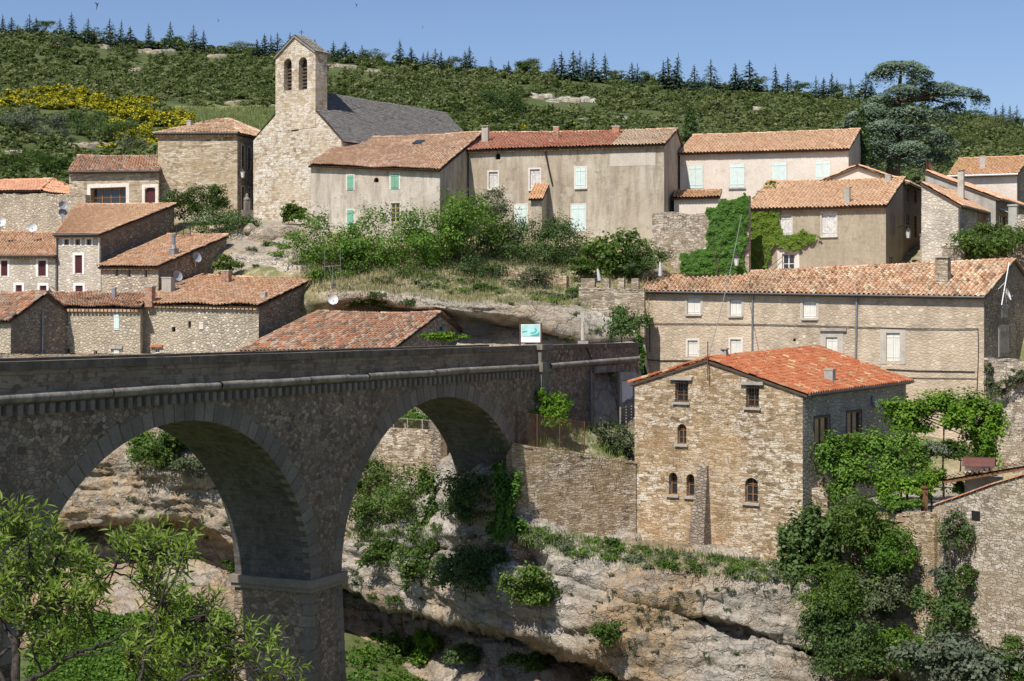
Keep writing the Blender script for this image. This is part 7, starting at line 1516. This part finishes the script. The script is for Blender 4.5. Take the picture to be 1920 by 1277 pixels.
for cx_, cy_, r in cl:
    dcl = rg.uniform(-.35, .3); c0 = pa(cx_, cy_, dcl); base = nodes[np.argmin(np.sum((nodes-c0)**2, 1)*1.0)]
    for s_ in range(max(4, int(r*.40))):
        e = pa(cx_+rg.normal(0, r*.62), cy_+rg.normal(0, r*.62), dcl+rg.normal(0, .12)); up = nrm(rg.normal(0, .55, 3)+[.25, 0, .75]); ln = rg.uniform(.09, .2)
        a, b_ = e-up*ln*.5, e+up*ln*.5
        if s_ % 2 == 0: tw.tube([base, (base+a)/2+rg.normal(0, .02, 3), a, b_], [.005, .004, .003, .0015], 4, cap=False)
        else: tw.tube([a-nrm(a-base)*.08, a, b_], [.003, .003, .0015], 4, cap=False)
        nl = int(rg.integers(9, 16))
        for k in range(nl):
            f = (k+.5)/nl; an = k*2.4+rg.uniform(0, .6); sx = nrm(np.cross(up, [.3, .8, .1])); sy = np.cross(up, sx); out = nrm((math.cos(an)*sx+math.sin(an)*sy)*(1.0-.35*f)+up*(.45+.5*f)+np.array([0, 0, -.15]))
            LC.append(a+(b_-a)*f); LA.append(out); LN.append(nrm(up*.8+np.array([-.2, -.3, .5])+rg.normal(0, .35, 3))); LS.append(rg.uniform(.036, .07)); LT.append(np.clip(rg.normal(.5, .2)+.15*f, 0, 1))
tw.build('twigs', M['bark_almond'], root)
C_, A_, N_, S_, T_ = map(np.array, (LC, LA, LN, LS, LT)); B_ = np.cross(N_, A_); B_ /= np.linalg.norm(B_, axis=1, keepdims=True); N_ = np.cross(A_, B_); s = S_[:, None]; w_ = s*.125
prof = [(0, .12), (.3, .9), (.62, .85), (1.0, .02)]; V = []
for t_, h_ in prof:
    ctr = C_+A_*s*t_-N_*s*.22*t_*t_; V += [ctr-B_*w_*h_+N_*w_*h_*.45, ctr, ctr+B_*w_*h_+N_*w_*h_*.45]
V = np.stack(V, 1); n = len(C_); F = []
for k in range(3):
    for q in (0, 1): F.append([k*3+q, k*3+q+1, (k+1)*3+q+1, (k+1)*3+q])
F = (np.arange(n)[:, None, None]*12+np.array(F)[None]).reshape(-1, 4); lf.add(V.reshape(-1, 3), F, 0, np.repeat(T_, 6)); lf.build('leaves', M['l_almond'], root)
# ================================================================ light and camera
AZ, EL = 31.0, 53.0
sd = np.array([-math.sin(math.radians(AZ))*math.cos(math.radians(EL)), -math.cos(math.radians(AZ))*math.cos(math.radians(EL)), math.sin(math.radians(EL))])
sun = bpy.data.lights.new('sun', 'SUN'); sun.energy = 4.8; sun.angle = math.radians(.5); sun.color = (1, .95, .87)
so = bpy.data.objects.new('sun', sun); COL.objects.link(so); so.rotation_euler = Vector(sd).to_track_quat('Z', 'Y').to_euler(); so.location = (0, 0, 80)
w = bpy.data.worlds.new('World'); scene.world = w; w.use_nodes = True; nt = w.node_tree; bgn = nt.nodes['Background']
sky = nt.nodes.new('ShaderNodeTexSky'); sky.sky_type = 'NISHITA'; sky.sun_disc = False; sky.sun_elevation = math.radians(EL); sky.sun_rotation = math.radians(180+AZ)
sky.air_density = 1.0; sky.dust_density = .6; sky.ozone_density = 4.5; sky.altitude = 200
mxn = nt.nodes.new('ShaderNodeMix'); mxn.data_type = 'RGBA'; mxn.blend_type = 'MULTIPLY'; mxn.inputs[0].default_value = 1; mxn.inputs[7].default_value = (1.04, 1.0, 1.06, 1); nt.links.new(sky.outputs[0], mxn.inputs[6]); nt.links.new(mxn.outputs[2], bgn.inputs[0]); bgn.inputs[1].default_value = .095
cam = bpy.data.cameras.new('camera'); cam.sensor_width = 36; cam.lens = 36*S/1920; cam.clip_end = 12000; cam.shift_y = -(638.5-HY)/1920
co = bpy.data.objects.new('camera', cam); COL.objects.link(co); co.rotation_euler = (math.radians(90), 0, 0); scene.camera = co
scene.view_settings.view_transform = 'Standard'; scene.view_settings.look = 'None'; scene.view_settings.exposure = .24; scene.view_settings.gamma = 1
scene.cycles.max_bounces = 6; scene.cycles.diffuse_bounces = 3; scene.cycles.glossy_bounces = 2; scene.cycles.transmission_bounces = 3
